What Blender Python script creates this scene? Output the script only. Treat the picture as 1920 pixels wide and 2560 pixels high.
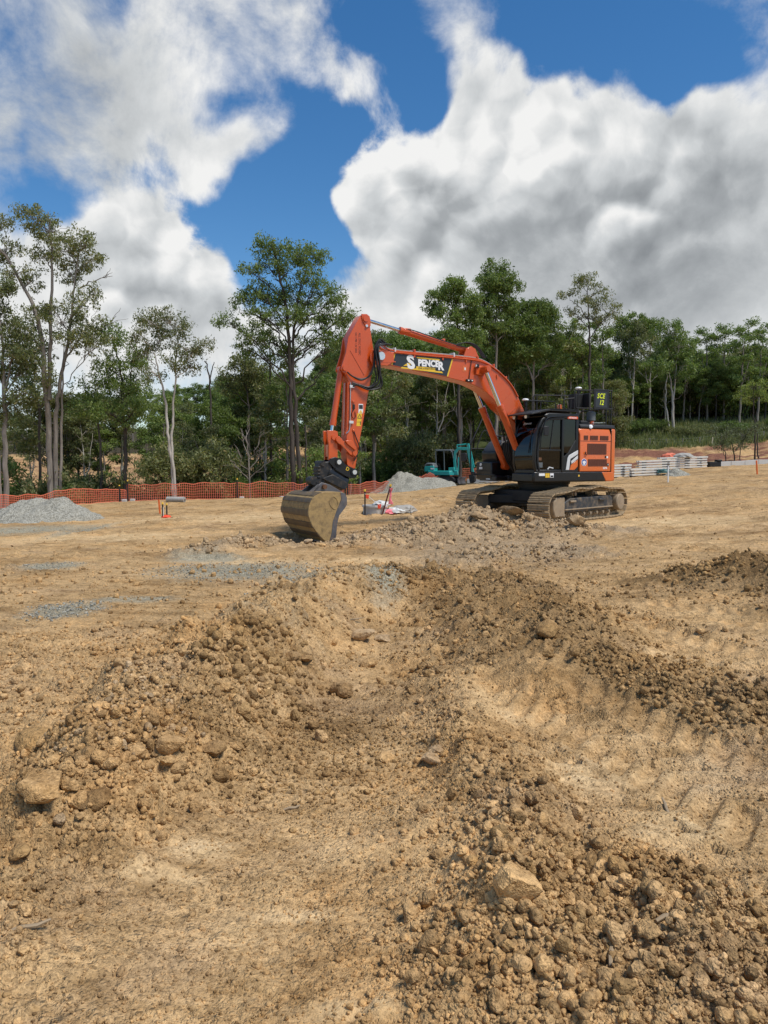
import bpy, bmesh, math, random
import numpy as np
from mathutils import Vector, Matrix, Euler

R = math.radians
sc = bpy.context.scene
for o in list(bpy.data.objects):
    bpy.data.objects.remove(o)
COL = sc.collection

# ---------------------------------------------------------------- camera
CAM_H = 1.55
FPX, CXP, CYP, HORIZON = 1850.0, 960.0, 1280.0, 1159.0     # focal length etc. in photo pixels
PITCH = math.atan((CYP - HORIZON) / FPX)
cam_d = bpy.data.cameras.new('camera')
cam_d.sensor_fit = 'VERTICAL'
cam_d.sensor_height = 36.0
cam_d.lens = 36.0 * FPX / 2560.0
cam_d.clip_start = 0.05
cam_d.clip_end = 3000
cam = bpy.data.objects.new('camera', cam_d)
cam.location = (0, 0, CAM_H)
cam.rotation_euler = (R(90) - PITCH, 0, 0)
COL.objects.link(cam)
sc.camera = cam

# ---------------------------------------------------------------- light and exposure
SUN_AZ, SUN_EL = 122.0, 60.0            # azimuth east of the view direction (+Y), elevation
SUN_STRENGTH, SUN_ANGLE = 4.0, 15.0
SKY_STRENGTH = 0.125
CLOUD_STRENGTH = 0.92
sc.view_settings.view_transform = 'Standard'
sc.view_settings.look = 'None'
sc.view_settings.exposure = 0.0
sc.view_settings.gamma = 1.0
sc.view_settings.use_curve_mapping = False
sd = bpy.data.lights.new('sun', 'SUN')
sd.energy = SUN_STRENGTH
sd.angle = R(SUN_ANGLE)
sd.color = (1.0, 0.955, 0.89)
sun = bpy.data.objects.new('sun', sd)
sdir = Vector((math.sin(R(SUN_AZ)) * math.cos(R(SUN_EL)), math.cos(R(SUN_AZ)) * math.cos(R(SUN_EL)), math.sin(R(SUN_EL))))
sun.rotation_euler = sdir.to_track_quat('Z', 'Y').to_euler()
sun.location = (20, 10, 60)
COL.objects.link(sun)


# ---------------------------------------------------------------- geometry of the view (used to read sizes off the photo)
_p = PITCH
FW = np.array([0, math.cos(_p), -math.sin(_p)])
UP = np.array([0, math.sin(_p), math.cos(_p)])
RT = np.array([1.0, 0, 0])


def ray(px, py):
    d = FW + RT * ((px - CXP) / FPX) + UP * ((CYP - py) / FPX)
    return d


def on_plane(px, py, z=0.0):
    d = ray(px, py)
    t = (z - CAM_H) / d[2]
    return float(d[0] * t), float(d[1] * t)


def at_depth(px, py, Y):
    d = ray(px, py)
    t = Y / d[1]
    return Vector((d[0] * t, Y, CAM_H + d[2] * t))


# ---------------------------------------------------------------- node helper
class NT:
    def __init__(s, tree):
        s.t = tree
        s.n = tree.nodes
        s.l = tree.links

    def node(s, typ, **kw):
        nd = s.n.new(typ)
        ins = kw.pop('ins', {})
        for k, v in kw.items():
            setattr(nd, k, v)
        for k, v in ins.items():
            s.put(nd.inputs[k], v)
        return nd

    def put(s, sock, v):
        if isinstance(v, bpy.types.NodeSocket):
            s.l.new(v, sock)
        else:
            sock.default_value = v

    def math(s, op, a, b=0.0, c=None, clamp=False):
        nd = s.n.new('ShaderNodeMath')
        nd.operation = op
        nd.use_clamp = clamp
        s.put(nd.inputs[0], a)
        s.put(nd.inputs[1], b)
        if c is not None:
            s.put(nd.inputs[2], c)
        return nd.outputs[0]

    def vmath(s, op, a, b=(0, 0, 0), out=0):
        nd = s.n.new('ShaderNodeVectorMath')
        nd.operation = op
        s.put(nd.inputs[0], a)
        s.put(nd.inputs[1], b)
        return nd.outputs[out]

    def scale(s, a, k):
        nd = s.n.new('ShaderNodeVectorMath')
        nd.operation = 'SCALE'
        s.put(nd.inputs[0], a)
        s.put(nd.inputs[3], k)
        return nd.outputs[0]

    def noise(s, vec, scale, detail=4, rough=0.55, dist=0.0, out='Fac'):
        nd = s.n.new('ShaderNodeTexNoise')
        s.put(nd.inputs['Vector'], vec)
        nd.inputs['Scale'].default_value = scale
        nd.inputs['Detail'].default_value = detail
        nd.inputs['Roughness'].default_value = rough
        nd.inputs['Distortion'].default_value = dist
        return nd.outputs[out]

    def maprange(s, v, a, b, c=0.0, d=1.0, interp='LINEAR'):
        nd = s.n.new('ShaderNodeMapRange')
        nd.interpolation_type = interp
        s.put(nd.inputs[0], v)
        s.put(nd.inputs[1], a)
        s.put(nd.inputs[2], b)
        s.put(nd.inputs[3], c)
        s.put(nd.inputs[4], d)
        return nd.outputs[0]

    def mix(s, f, a, b, mode='MIX'):
        nd = s.n.new('ShaderNodeMix')
        nd.data_type = 'RGBA'
        nd.blend_type = mode
        s.put(nd.inputs[0], f)
        s.put(nd.inputs[6], a)
        s.put(nd.inputs[7], b)
        return nd.outputs[2]

    def mixf(s, f, a, b):
        nd = s.n.new('ShaderNodeMix')
        s.put(nd.inputs[0], f)
        s.put(nd.inputs[2], a)
        s.put(nd.inputs[3], b)
        return nd.outputs[0]

    def ramp(s, v, stops):
        nd = s.n.new('ShaderNodeValToRGB')
        s.put(nd.inputs[0], v)
        el = nd.color_ramp.elements
        while len(el) < len(stops):
            el.new(0.5)
        for e, (p, c) in zip(el, stops):
            e.position = p
            e.color = c if len(c) == 4 else (*c, 1)
        return nd.outputs[0]


# ---------------------------------------------------------------- sky: clear blue sky with broken cumulus
world = bpy.data.worlds.new('World')
sc.world = world
world.use_nodes = True
W = NT(world.node_tree)
W.n.clear()
geo = W.node('ShaderNodeTexCoord')
dvec = W.vmath('NORMALIZE', geo.outputs['Generated'])
sky = W.node('ShaderNodeTexSky', sky_type='NISHITA', sun_disc=False)
sky.sun_elevation = R(SUN_EL)
sky.sun_rotation = R(SUN_AZ)
sky.air_density = 1.0
sky.dust_density = 0.0
sky.ozone_density = 3.0


def blob_dir(px, py):
    d = ray(px, py)
    return tuple(d / np.linalg.norm(d))


# cloud bodies and gaps: (photo x, photo y, radius, weight)
CLOUDS = [(1130, 520, 330, .95), (1470, 600, 380, 1.0), (1820, 600, 360, 1.0), (1650, 300, 190, .35), (1010, 440, 190, .6),
          (1860, 330, 150, .3),
          (130, 200, 380, .52), (500, 150, 330, .36), (850, 170, 150, .34), (270, 620, 200, .8), (400, 730, 260, .8), (30, 800, 260, .6),
          (590, 450, 130, .40), (1140, 90, 180, .16), (1200, 190, 110, .12), (380, 420, 180, .10), (820, 860, 300, .6), (1500, 900, 700, .5),
          (1900, 60, 120, .2)]
GAPS = [(1010, 260, 120, .7), (1090, 300, 80, .5), (940, 60, 110, .6), (1420, 110, 140, .75), (1580, 110, 150, .7), (1730, 130, 130, .6),
        (1390, 230, 90, .5), (1446, 417, 50, .5), (60, 450, 130, .8), (190, 465, 110, .6), (500, 540, 80, .5),
        (650, 570, 120, .8), (750, 490, 110, .8), (770, 590, 130, .9), (840, 670, 120, .9), (700, 660, 110, .7), (870, 380, 100, .65),
        (750, 310, 90, .5), (610, 260, 90, .35), (310, 455, 120, .55), (430, 420, 90, .35), (470, 570, 90, .55), (560, 330, 80, .35), (300, 20, 90, .35), (860, 20, 90, .5), (1060, 200, 90, .30), (1290, 50, 110, .35), (1270, 200, 80, .30), (1850, 180, 110, .40), (1640, 250, 60, .35), (330, 20, 60, .3)]


def cloud_field(vec, detail):
    """density of cloud in a direction: placed bodies and gaps, broken up by noise"""
    warp = W.noise(vec, 4.2, 4, 0.62, out='Color')
    wv = W.vmath('ADD', vec, W.scale(W.vmath('SUBTRACT', warp, (0.5, 0.5, 0.5)), 0.20))
    acc = None
    for lst, sg in ((CLOUDS, 1), (GAPS, -1)):
        for px, py, rr, w in lst:
            dist = W.vmath('DISTANCE', wv, blob_dir(px, py), out=1)
            m = W.maprange(dist, rr / FPX * 1.25, rr / FPX * 0.12, 0.0, sg * w * 1.12, 'SMOOTHSTEP')
            acc = m if acc is None else W.math('ADD', acc, m)
    big = W.noise(vec, 3.0, 3, 0.5)
    mid = W.noise(vec, 8.0, detail, 0.66, 0.25)
    n = W.math('ADD', W.math('MULTIPLY', W.math('SUBTRACT', big, 0.5), 1.1), W.math('MULTIPLY', W.math('SUBTRACT', mid, 0.5), 2.0))
    return W.math('ADD', W.math('ADD', acc, n), -0.19), mid, acc


SHARED_WARP = W.vmath('ADD', dvec, W.scale(W.vmath('SUBTRACT', W.noise(dvec, 3.5, 4, 0.55, out='Color'), (0.5, 0.5, 0.5)), 0.22))


def shade_of(lst):
    """where cloud is deep (its base is in its own shade)"""
    acc = None
    wv = SHARED_WARP
    for px, py, rr in lst:
        m = W.maprange(W.vmath('DISTANCE', wv, blob_dir(px, py), out=1), rr / FPX, 0.0, 0.0, 1.0, 'SMOOTHSTEP')
        acc = m if acc is None else W.math('MAXIMUM', acc, m)
    return acc


dens, mid, soft = cloud_field(dvec, 7)
crisp = W.math('MULTIPLY', shade_of([(1030, 500, 420), (1300, 400, 330), (1600, 500, 360), (380, 680, 330)]), 0.24)
cover = W.maprange(dens, W.math('ADD', -0.34, W.math('MULTIPLY', crisp, 1.6)), W.math('SUBTRACT', 0.66, W.math('MULTIPLY', crisp, 1.75)), 0.0, 1.0, 'SMOOTHSTEP')
# relief: compare the billows with those a little higher up (towards the sun)
off = W.vmath('ADD', dvec, (0.004, 0.0, 0.022))
mid2 = W.noise(off, 8.0, 7, 0.66, 0.25)
bil = W.noise(dvec, 5.0, 4, 0.5)
bil2 = W.noise(W.vmath('ADD', dvec, (-0.012, 0.0, 0.035)), 5.0, 4, 0.5)
relief = W.math('ADD', W.math('MULTIPLY', W.math('SUBTRACT', mid, mid2), 0.75), W.math('MULTIPLY', W.math('SUBTRACT', bil, bil2), 0.55))
thick = W.math('ADD', W.math('MULTIPLY', W.maprange(dens, 0.5, 1.8, 0.0, 1.0), 0.35), W.math('MULTIPLY', shade_of([(1750, 690, 430), (1400, 680, 270), (1130, 600, 170), (500, 770, 120), (150, 270, 300), (1800, 470, 190), (960, 720, 150)]), 0.85))
def billow(vec):
    a = W.node('ShaderNodeTexVoronoi', ins={'Vector': vec, 'Scale': 12.0, 'Detail': 1.0, 'Roughness': 0.5})
    return a.outputs['Distance']


wd = W.vmath('ADD', dvec, W.scale(W.vmath('SUBTRACT', W.noise(dvec, 9.0, 3, 0.6, out='Color'), (0.5, 0.5, 0.5)), 0.06))
puff = W.math('SUBTRACT', billow(W.vmath('ADD', wd, (-0.010, 0.0, 0.020))), billow(wd))
relief = W.math('ADD', relief, W.math('MULTIPLY', W.math('MULTIPLY', puff, crisp), 5.0))
lum = W.math('SUBTRACT', W.math('ADD', 0.90, relief), W.math('MULTIPLY', thick, 0.47), clamp=True)
ccol = W.ramp(lum, [(0.0, (0.27, 0.29, 0.31)), (0.35, (0.42, 0.445, 0.465)), (0.7, (0.68, 0.705, 0.72)), (1.0, (0.97, 0.97, 0.96))])
hsv = W.node('ShaderNodeHueSaturation', ins={'Saturation': 1.28, 'Value': 1.0, 'Color': sky.outputs[0]})
bg1 = W.node('ShaderNodeBackground', ins={'Color': hsv.outputs[0], 'Strength': SKY_STRENGTH})
bg2 = W.node('ShaderNodeBackground', ins={'Color': ccol, 'Strength': CLOUD_STRENGTH})
mx = W.node('ShaderNodeMixShader')
W.l.new(cover, mx.inputs[0])
W.l.new(bg1.outputs[0], mx.inputs[1])
W.l.new(bg2.outputs[0], mx.inputs[2])
wo = W.node('ShaderNodeOutputWorld')
W.l.new(mx.outputs[0], wo.inputs[0])
sc.cycles.use_denoising = True
try:
    sc.cycles.denoiser = 'OPENIMAGEDENOISE'
except Exception:
    pass
sc.cycles.max_bounces = 4
sc.cycles.diffuse_bounces = 2
sc.cycles.transparent_max_bounces = 12
world.cycles.sampling_method = 'MANUAL'
world.cycles.sample_map_resolution = 256

# ---------------------------------------------------------------- materials
MATS = {}


def new_mat(name):
    m = bpy.data.materials.new(name)
    m.use_nodes = True
    n = NT(m.node_tree)
    bs = n.n['Principled BSDF']
    MATS[name] = m
    return m, n, bs


def paint(name, col, rough=0.4, metal=0.0, dust=0.0, dustcol=(0.36, 0.25, 0.14), var=0.12, scale=3.0, coat=0.0, bump=0.0):
    """a plain coloured surface with slight tone changes, dirt patches and fine bumps"""
    m, n, bs = new_mat(name)
    tc = n.node('ShaderNodeTexCoord').outputs['Object']
    a = n.noise(tc, scale, 5, 0.6)
    c = n.mix(n.maprange(a, 0.3, 0.7), tuple(x * (1 - var) for x in col) + (1,), tuple(min(1, x * (1 + var)) for x in col) + (1,))
    rg = n.maprange(n.noise(tc, scale * 4, 4), 0.3, 0.7, max(0.03, rough - 0.08), min(1, rough + 0.1))
    if dust > 0:
        d1 = n.noise(tc, scale * 1.7, 8, 0.7)
        f = n.maprange(d1, 0.62 - 0.35 * dust, 0.75 - 0.2 * dust, 0.0, min(1.0, 0.35 + dust * 0.6)) if dust > 0.1 else n.maprange(d1, 0.35, 0.75, 0.0, dust * 3)
        c = n.mix(f, c, (*dustcol, 1))
        rg = n.mixf(f, rg, 0.9)
    n.put(bs.inputs['Base Color'], c)
    n.put(bs.inputs['Roughness'], rg)
    bs.inputs['Metallic'].default_value = metal
    if coat:
        bs.inputs['Coat Weight'].default_value = coat
        bs.inputs['Coat Roughness'].default_value = 0.08
    if bump:
        b = n.node('ShaderNodeBump', ins={'Strength': bump, 'Distance': 0.01, 'Height': n.noise(tc, scale * 12, 6, 0.7)})
        n.put(bs.inputs['Normal'], b.outputs[0])
    return m


paint('orange', (0.60, 0.084, 0.011), 0.3, var=0.03, coat=0.3, dust=0.05, dustcol=(0.45, 0.22, 0.10), scale=1.1)
paint('orange_panel', (0.66, 0.135, 0.02), 0.28, var=0.03, coat=0.35, dust=0.06, dustcol=(0.45, 0.24, 0.12), scale=1.1)
paint('black_paint', (0.006, 0.0065, 0.007), 0.36, var=0.2, coat=0.06, dust=0.02, dustcol=(0.06, 0.05, 0.04))
paint('black_matt', (0.009, 0.0095, 0.010), 0.6, var=0.2)
paint('rubber', (0.012, 0.012, 0.013), 0.5, var=0.2)
paint('chrome', (0.75, 0.74, 0.72), 0.12, 1.0, var=0.03)
paint('pipe_metal', (0.5, 0.49, 0.47), 0.3, 0.9, var=0.05)
paint('pin_steel', (0.72, 0.72, 0.7), 0.28, 0.6, var=0.05)
paint('track_steel', (0.20, 0.15, 0.095), 0.7, 0.2, var=0.35, dust=0.95, dustcol=(0.46, 0.34, 0.20), scale=6, bump=0.5)
paint('frame_steel', (0.03, 0.036, 0.042), 0.5, 0.1, var=0.3, dust=0.5, dustcol=(0.27, 0.20, 0.125), scale=2.5, bump=0.3)
paint('frame_dusty', (0.30, 0.23, 0.15), 0.7, 0.1, var=0.25, dust=0.6, dustcol=(0.34, 0.25, 0.16), scale=4, bump=0.4)
paint('under_dark', (0.012, 0.016, 0.019), 0.5, 0.1, var=0.3, dust=0.1, dustcol=(0.12, 0.09, 0.06), scale=2)
paint('bucket_muddy', (0.20, 0.135, 0.065), 0.8, 0.0, var=0.45, dust=0.9, dustcol=(0.43, 0.285, 0.115), scale=4.6, bump=1.0)
paint('bucket_wear', (0.12, 0.088, 0.055), 0.55, 0.35, var=0.35, dust=0.5, dustcol=(0.26, 0.18, 0.09), scale=4, bump=0.4)
paint('bucket_steel', (0.16, 0.155, 0.16), 0.42, 0.6, var=0.3, dust=0.35, dustcol=(0.30, 0.2, 0.13), scale=4, bump=0.2)
paint('rust_steel', (0.16, 0.075, 0.035), 0.7, 0.3, var=0.4, scale=9)
paint('hitch_dark', (0.02, 0.021, 0.022), 0.5, 0.2, var=0.3, dust=0.35, dustcol=(0.17, 0.12, 0.075), scale=5, bump=0.4)
paint('white', (0.78, 0.78, 0.76), 0.45, var=0.04)
paint('decal_white', (0.82, 0.82, 0.81), 0.4, var=0.02)
paint('decal_yellow', (0.80, 0.50, 0.03), 0.4, var=0.03)
paint('decal_dark', (0.028, 0.032, 0.036), 0.38, var=0.1)
paint('decal_blue', (0.02, 0.07, 0.32), 0.4, var=0.03)
paint('decal_orange', (0.70, 0.10, 0.03), 0.4, var=0.03)
paint('lime_letter', (0.75, 0.85, 0.02), 0.45, var=0.02)
paint('stencil_ink', (0.12, 0.03, 0.015), 0.6, var=0.1)
paint('silver', (0.62, 0.63, 0.63), 0.35, var=0.03)
paint('red_gloss', (0.30, 0.008, 0.012), 0.25, var=0.05, coat=0.4)
paint('beacon', (0.55, 0.10, 0.015), 0.15, var=0.05, coat=0.6)
paint('lamp_lens', (0.9, 0.9, 0.88), 0.1, var=0.02, coat=0.5)
paint('grille_dark', (0.16, 0.05, 0.025), 0.5, var=0.1)
paint('seat_cloth', (0.02, 0.02, 0.022), 0.8)
paint('teal', (0.02, 0.34, 0.31), 0.35, var=0.08, dust=0.15, dustcol=(0.2, 0.22, 0.17), coat=0.2)
paint('grey_plastic', (0.11, 0.125, 0.13), 0.55, var=0.1, dust=0.2, dustcol=(0.22, 0.2, 0.16))
paint('concrete', (0.48, 0.47, 0.44), 0.85, var=0.1, dust=0.25, dustcol=(0.42, 0.33, 0.22), scale=2, bump=0.3)
paint('sleeper', (0.84, 0.81, 0.73), 0.8, var=0.06, dust=0.1, dustcol=(0.5, 0.42, 0.3), scale=2, bump=0.2)
paint('timber', (0.62, 0.52, 0.36), 0.75, var=0.12, scale=3, bump=0.2)
paint('stick_wood', (0.34, 0.25, 0.15), 0.8, var=0.2, scale=20)
paint('timber_dark', (0.11, 0.085, 0.06), 0.8, var=0.2)
paint('net_orange', (0.68, 0.17, 0.09), 0.6, var=0.15, scale=0.5)
paint('stake_orange', (0.75, 0.14, 0.02), 0.55, var=0.08)
paint('picket_black', (0.02, 0.017, 0.015), 0.55, var=0.2)
paint('picket_rust', (0.10, 0.025, 0.02), 0.6, var=0.2)
paint('cap_yellow', (0.80, 0.50, 0.06), 0.45, var=0.05)
paint('flag_red', (0.85, 0.07, 0.02), 0.6, var=0.05)
paint('tape_pink', (0.85, 0.22, 0.26), 0.5, var=0.1, scale=12)
paint('bag_white', (0.62, 0.62, 0.58), 0.5, var=0.15, scale=8)
paint('geotextile', (0.36, 0.34, 0.30), 0.9, var=0.2, scale=9, bump=0.4)
paint('tarp_green', (0.03, 0.10, 0.09), 0.5, var=0.2)


def glass(name, tint, rough=0.02, mixv=0.5):
    m, n, bs = new_mat(name)
    n.n.remove(bs)
    tr = n.node('ShaderNodeBsdfTransparent', ins={'Color': (*tint, 1)})
    gl = n.node('ShaderNodeBsdfGlossy', ins={'Color': (0.9, 0.93, 0.95, 1), 'Roughness': rough})
    fr = n.node('ShaderNodeFresnel', ins={'IOR': 1.5})
    mxs = n.node('ShaderNodeMixShader')
    n.l.new(fr.outputs[0], mxs.inputs[0])
    n.l.new(tr.outputs[0], mxs.inputs[1])
    n.l.new(gl.outputs[0], mxs.inputs[2])
    n.l.new(mxs.outputs[0], n.n['Material Output'].inputs[0])
    return m


glass('tinted_glass', (0.045, 0.05, 0.052))
glass('clear_glass', (0.35, 0.37, 0.38))


def soil(name, use_attr, light=(0.545, 0.357, 0.170), midc=(0.375, 0.232, 0.100), dark=(0.195, 0.114, 0.047), bump=0.8, gran=1.0):
    """bare clay: tan, crusted, with moist brown, grey and gravelly areas where the surface is made of that"""
    m, n, bs = new_mat(name)
    pos = n.node('ShaderNodeNewGeometry').outputs['Position']
    n1 = n.noise(pos, 0.55, 4, 0.62)
    n2 = n.noise(n.vmath('MULTIPLY', pos, (1.0, 2.2, 1.0)), 2.3, 5, 0.68, 0.3)
    n3 = n.noise(pos, 38.0, 3, 0.7)
    n4 = n.noise(pos, 140.0, 1, 0.6)
    t = n.math('ADD', n.math('MULTIPLY', n1, 0.45), n.math('ADD', n.math('MULTIPLY', n2, 0.6), n.math('MULTIPLY', n3, 0.25)))
    c = n.ramp(n.math('SUBTRACT', t, 0.15, clamp=True), [(0.31, dark), (0.41, midc), (0.52, light), (0.66, tuple(min(1, x * 1.25) for x in light))])
    c = n.mix(n.maprange(n4, 0.55, 0.75, 0, 0.35), c, (light[0] * 1.25, light[1] * 1.25, light[2] * 1.4, 1))
    hue = n.noise(n.vmath('ADD', pos, (31.0, 7.0, 0.0)), 0.8, 4, 0.65)
    c = n.mix(n.maprange(hue, 0.52, 0.70, 0.0, 0.45), c, n.mix(1.0, c, (1.05, 0.86, 0.62, 1), 'MULTIPLY'))
    c = n.mix(n.maprange(hue, 0.48, 0.32, 0.0, 0.5), c, n.mix(1.0, c, (0.88, 0.93, 1.15, 1), 'MULTIPLY'))
    if use_attr:
        a1 = n.node('ShaderNodeAttribute', attribute_name='ground_kind')
        s1 = n.node('ShaderNodeSeparateColor')
        n.l.new(a1.outputs['Color'], s1.inputs[0])
        a2 = n.node('ShaderNodeAttribute', attribute_name='ground_cover')
        s2 = n.node('ShaderNodeSeparateColor')
        n.l.new(a2.outputs['Color'], s2.inputs[0])

        def part(sock, lo, hi, sc_=3.0, k=0.55):
            brk = n.noise(pos, sc_, 4, 0.7)
            v = n.math('ADD', sock, n.math('MULTIPLY', n.math('SUBTRACT', brk, 0.5), n.math('MULTIPLY', k * 2, n.maprange(sock, 0, 0.15))))
            return n.maprange(v, lo, hi)
        # moist clods / turned earth
        cd = n.ramp(n.math('ADD', n.math('MULTIPLY', n2, 0.5), n.math('MULTIPLY', n3, 0.5)), [(0.3, (0.145, 0.085, 0.035)), (0.55, (0.265, 0.165, 0.072)), (0.75, (0.38, 0.25, 0.115))])
        c = n.mix(part(s1.outputs[1], 0.25, 0.75, 1.5), c, cd)
        # grey broken shale
        cg = n.ramp(n.math('ADD', n.math('MULTIPLY', n2, 0.4), n.math('MULTIPLY', n3, 0.6)), [(0.3, (0.23, 0.156, 0.088)), (0.5, (0.42, 0.302, 0.178)), (0.7, (0.60, 0.46, 0.30))])
        c = n.mix(part(s1.outputs[2], 0.25, 0.75, 2.0), c, cg)
        # blue-grey crushed rock
        vor = n.node('ShaderNodeTexVoronoi', ins={'Vector': pos, 'Scale': 45.0})
        cr = n.ramp(n.math('ADD', n.math('MULTIPLY', vor.outputs['Distance'], 0.7), n.math('MULTIPLY', n3, 0.4)), [(0.15, (0.15, 0.130, 0.085)), (0.45, (0.31, 0.275, 0.19)), (0.8, (0.48, 0.435, 0.32))])
        c = n.mix(part(s1.outputs[0], 0.2, 0.85, 4.0), c, cr)
        # grass / red earth / leaf litter
        cgr = n.ramp(n3, [(0.3, (0.035, 0.05, 0.018)), (0.6, (0.085, 0.105, 0.035)), (0.8, (0.16, 0.15, 0.06))])
        c = n.mix(part(s2.outputs[0], 0.3, 0.7, 0.8), c, cgr)
        crd = n.ramp(n2, [(0.3, (0.15, 0.065, 0.042)), (0.6, (0.27, 0.125, 0.08)), (0.8, (0.40, 0.23, 0.16))])
        c = n.mix(part(s2.outputs[1], 0.3, 0.7, 0.7), c, crd)
        # scraped, compacted pale clay
        cp = n.ramp(n2, [(0.3, (0.42, 0.285, 0.14)), (0.55, (0.60, 0.43, 0.23)), (0.75, (0.72, 0.56, 0.34))])
        c = n.mix(part(a2.outputs['Alpha'], 0.25, 0.9, 2.2), c, cp)
        cl = n.ramp(n3, [(0.3, (0.03, 0.027, 0.015)), (0.6, (0.075, 0.06, 0.035)), (0.8, (0.15, 0.11, 0.065))])
        c = n.mix(part(s2.outputs[2], 0.3, 0.7, 0.6), c, cl)
    else:
        oi = n.node('ShaderNodeObjectInfo').outputs['Random']
        gi = n.node('ShaderNodeNewGeometry').outputs['Random Per Island']
        v = n.math('FRACT', n.math('ADD', oi, gi))
        c = n.mix(1.0, c, n.ramp(v, [(0.0, (0.62, 0.60, 0.58)), (0.5, (0.92, 0.9, 0.88)), (1.0, (1.12, 1.08, 1.02))]), 'MULTIPLY')
    # crumbs: small grains of lighter and darker earth lying in the surface
    jit = n.vmath('ADD', pos, n.scale(n.vmath('SUBTRACT', n.noise(pos, 60.0, 0, 0.5, out='Color'), (0.5, 0.5, 0.5)), 0.0035))
    va = n.node('ShaderNodeTexVoronoi', ins={'Vector': jit, 'Scale': 52.0})
    vb = n.node('ShaderNodeTexVoronoi', ins={'Vector': jit, 'Scale': 125.0})
    vc = n.node('ShaderNodeTexVoronoi', ins={'Vector': jit, 'Scale': 17.0})
    ra = n.node('ShaderNodeSeparateColor', ins={0: va.outputs['Color']})
    rb2 = n.node('ShaderNodeSeparateColor', ins={0: vb.outputs['Color']})
    rc = n.node('ShaderNodeSeparateColor', ins={0: vc.outputs['Color']})
    tone = n.math('ADD', n.math('MULTIPLY', ra.outputs[0], 0.5), n.math('ADD', n.math('MULTIPLY', rb2.outputs[0], 0.5), n.math('MULTIPLY', rc.outputs[1], 0.25)))
    c = n.mix(1.0, c, n.ramp(tone, [(0.1, (0.58, 0.55, 0.52)), (0.55, (0.98, 0.97, 0.96)), (1.0, (1.28, 1.26, 1.22))]), 'MULTIPLY')
    patch = n.maprange(n.noise(pos, 1.4, 3, 0.65), 0.38, 0.62, 0.35, 1.0)
    dome = n.math('ADD', n.math('MULTIPLY', n.math('MULTIPLY', n.math('SUBTRACT', 0.55, va.outputs['Distance'], clamp=True), n.maprange(ra.outputs[1], 0.45, 0.7)), 1.1),
                  n.math('ADD', n.math('MULTIPLY', n.math('MULTIPLY', n.math('SUBTRACT', 0.55, vb.outputs['Distance'], clamp=True), n.maprange(rb2.outputs[1], 0.3, 0.6)), 0.55),
                         n.math('MULTIPLY', n.math('MULTIPLY', n.math('SUBTRACT', 0.5, vc.outputs['Distance'], clamp=True), n.maprange(rc.outputs[2], 0.6, 0.8)), 2.2)))
    dome = n.math('MULTIPLY', dome, patch)
    n.put(bs.inputs['Base Color'], c)
    bs.inputs['Roughness'].default_value = 0.95
    bs.inputs['Specular IOR Level'].default_value = 0.15
    hgt = n.math('ADD', n.math('MULTIPLY', n.math('MULTIPLY', n.noise(pos, 22.0, 5, 0.62), n.maprange(patch, 0.35, 1.0, 0.45, 1.0)), 0.8), n.math('ADD', n.math('MULTIPLY', n.noise(pos, 90.0, 3, 0.7), 0.35 * gran), n.math('MULTIPLY', dome, 1.15 * gran)))
    if use_attr:
        hgt = n.math('MULTIPLY', hgt, n.maprange(a2.outputs['Alpha'], 0.0, 0.6, 1.0, 0.4))
    b = n.node('ShaderNodeBump', ins={'Strength': bump, 'Distance': 0.055, 'Height': hgt})
    n.put(bs.inputs['Normal'], b.outputs[0])
    return m


soil('ground_soil', True)
soil('clod_tan', False, bump=0.6)
soil('clod_brown', False, light=(0.40, 0.258, 0.115), midc=(0.30, 0.185, 0.08), dark=(0.19, 0.112, 0.047), bump=0.6)
soil('clod_grey', False, light=(0.52, 0.38, 0.225), midc=(0.385, 0.272, 0.155), dark=(0.23, 0.155, 0.086), bump=0.6)


def gravel_mat():
    m, n, bs = new_mat('crushed_rock')
    pos = n.node('ShaderNodeNewGeometry').outputs['Position']
    v = n.node('ShaderNodeTexVoronoi', ins={'Vector': pos, 'Scale': 26.0})
    v2 = n.node('ShaderNodeTexVoronoi', ins={'Vector': pos, 'Scale': 60.0})
    lum = n.math('ADD', n.math('MULTIPLY', n.node('ShaderNodeSeparateColor', ins={0: v.outputs['Color']}).outputs[0], 0.6), n.math('MULTIPLY', n.noise(pos, 9, 6, 0.7), 0.5))
    c = n.ramp(lum, [(0.15, (0.16, 0.150, 0.118)), (0.5, (0.30, 0.282, 0.226)), (0.9, (0.48, 0.455, 0.375))])
    c = n.mix(n.maprange(n.noise(pos, 1.3, 4), 0.5, 0.75, 0, 0.3), c, (0.33, 0.31, 0.25, 1))
    n.put(bs.inputs['Base Color'], c)
    bs.inputs['Roughness'].default_value = 0.9
    bs.inputs['Specular IOR Level'].default_value = 0.2
    h = n.math('ADD', v.outputs['Distance'], n.math('MULTIPLY', v2.outputs['Distance'], 0.5))
    b = n.node('ShaderNodeBump', ins={'Strength': 0.8, 'Distance': 0.03, 'Height': h})
    n.put(bs.inputs['Normal'], b.outputs[0])


gravel_mat()


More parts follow.
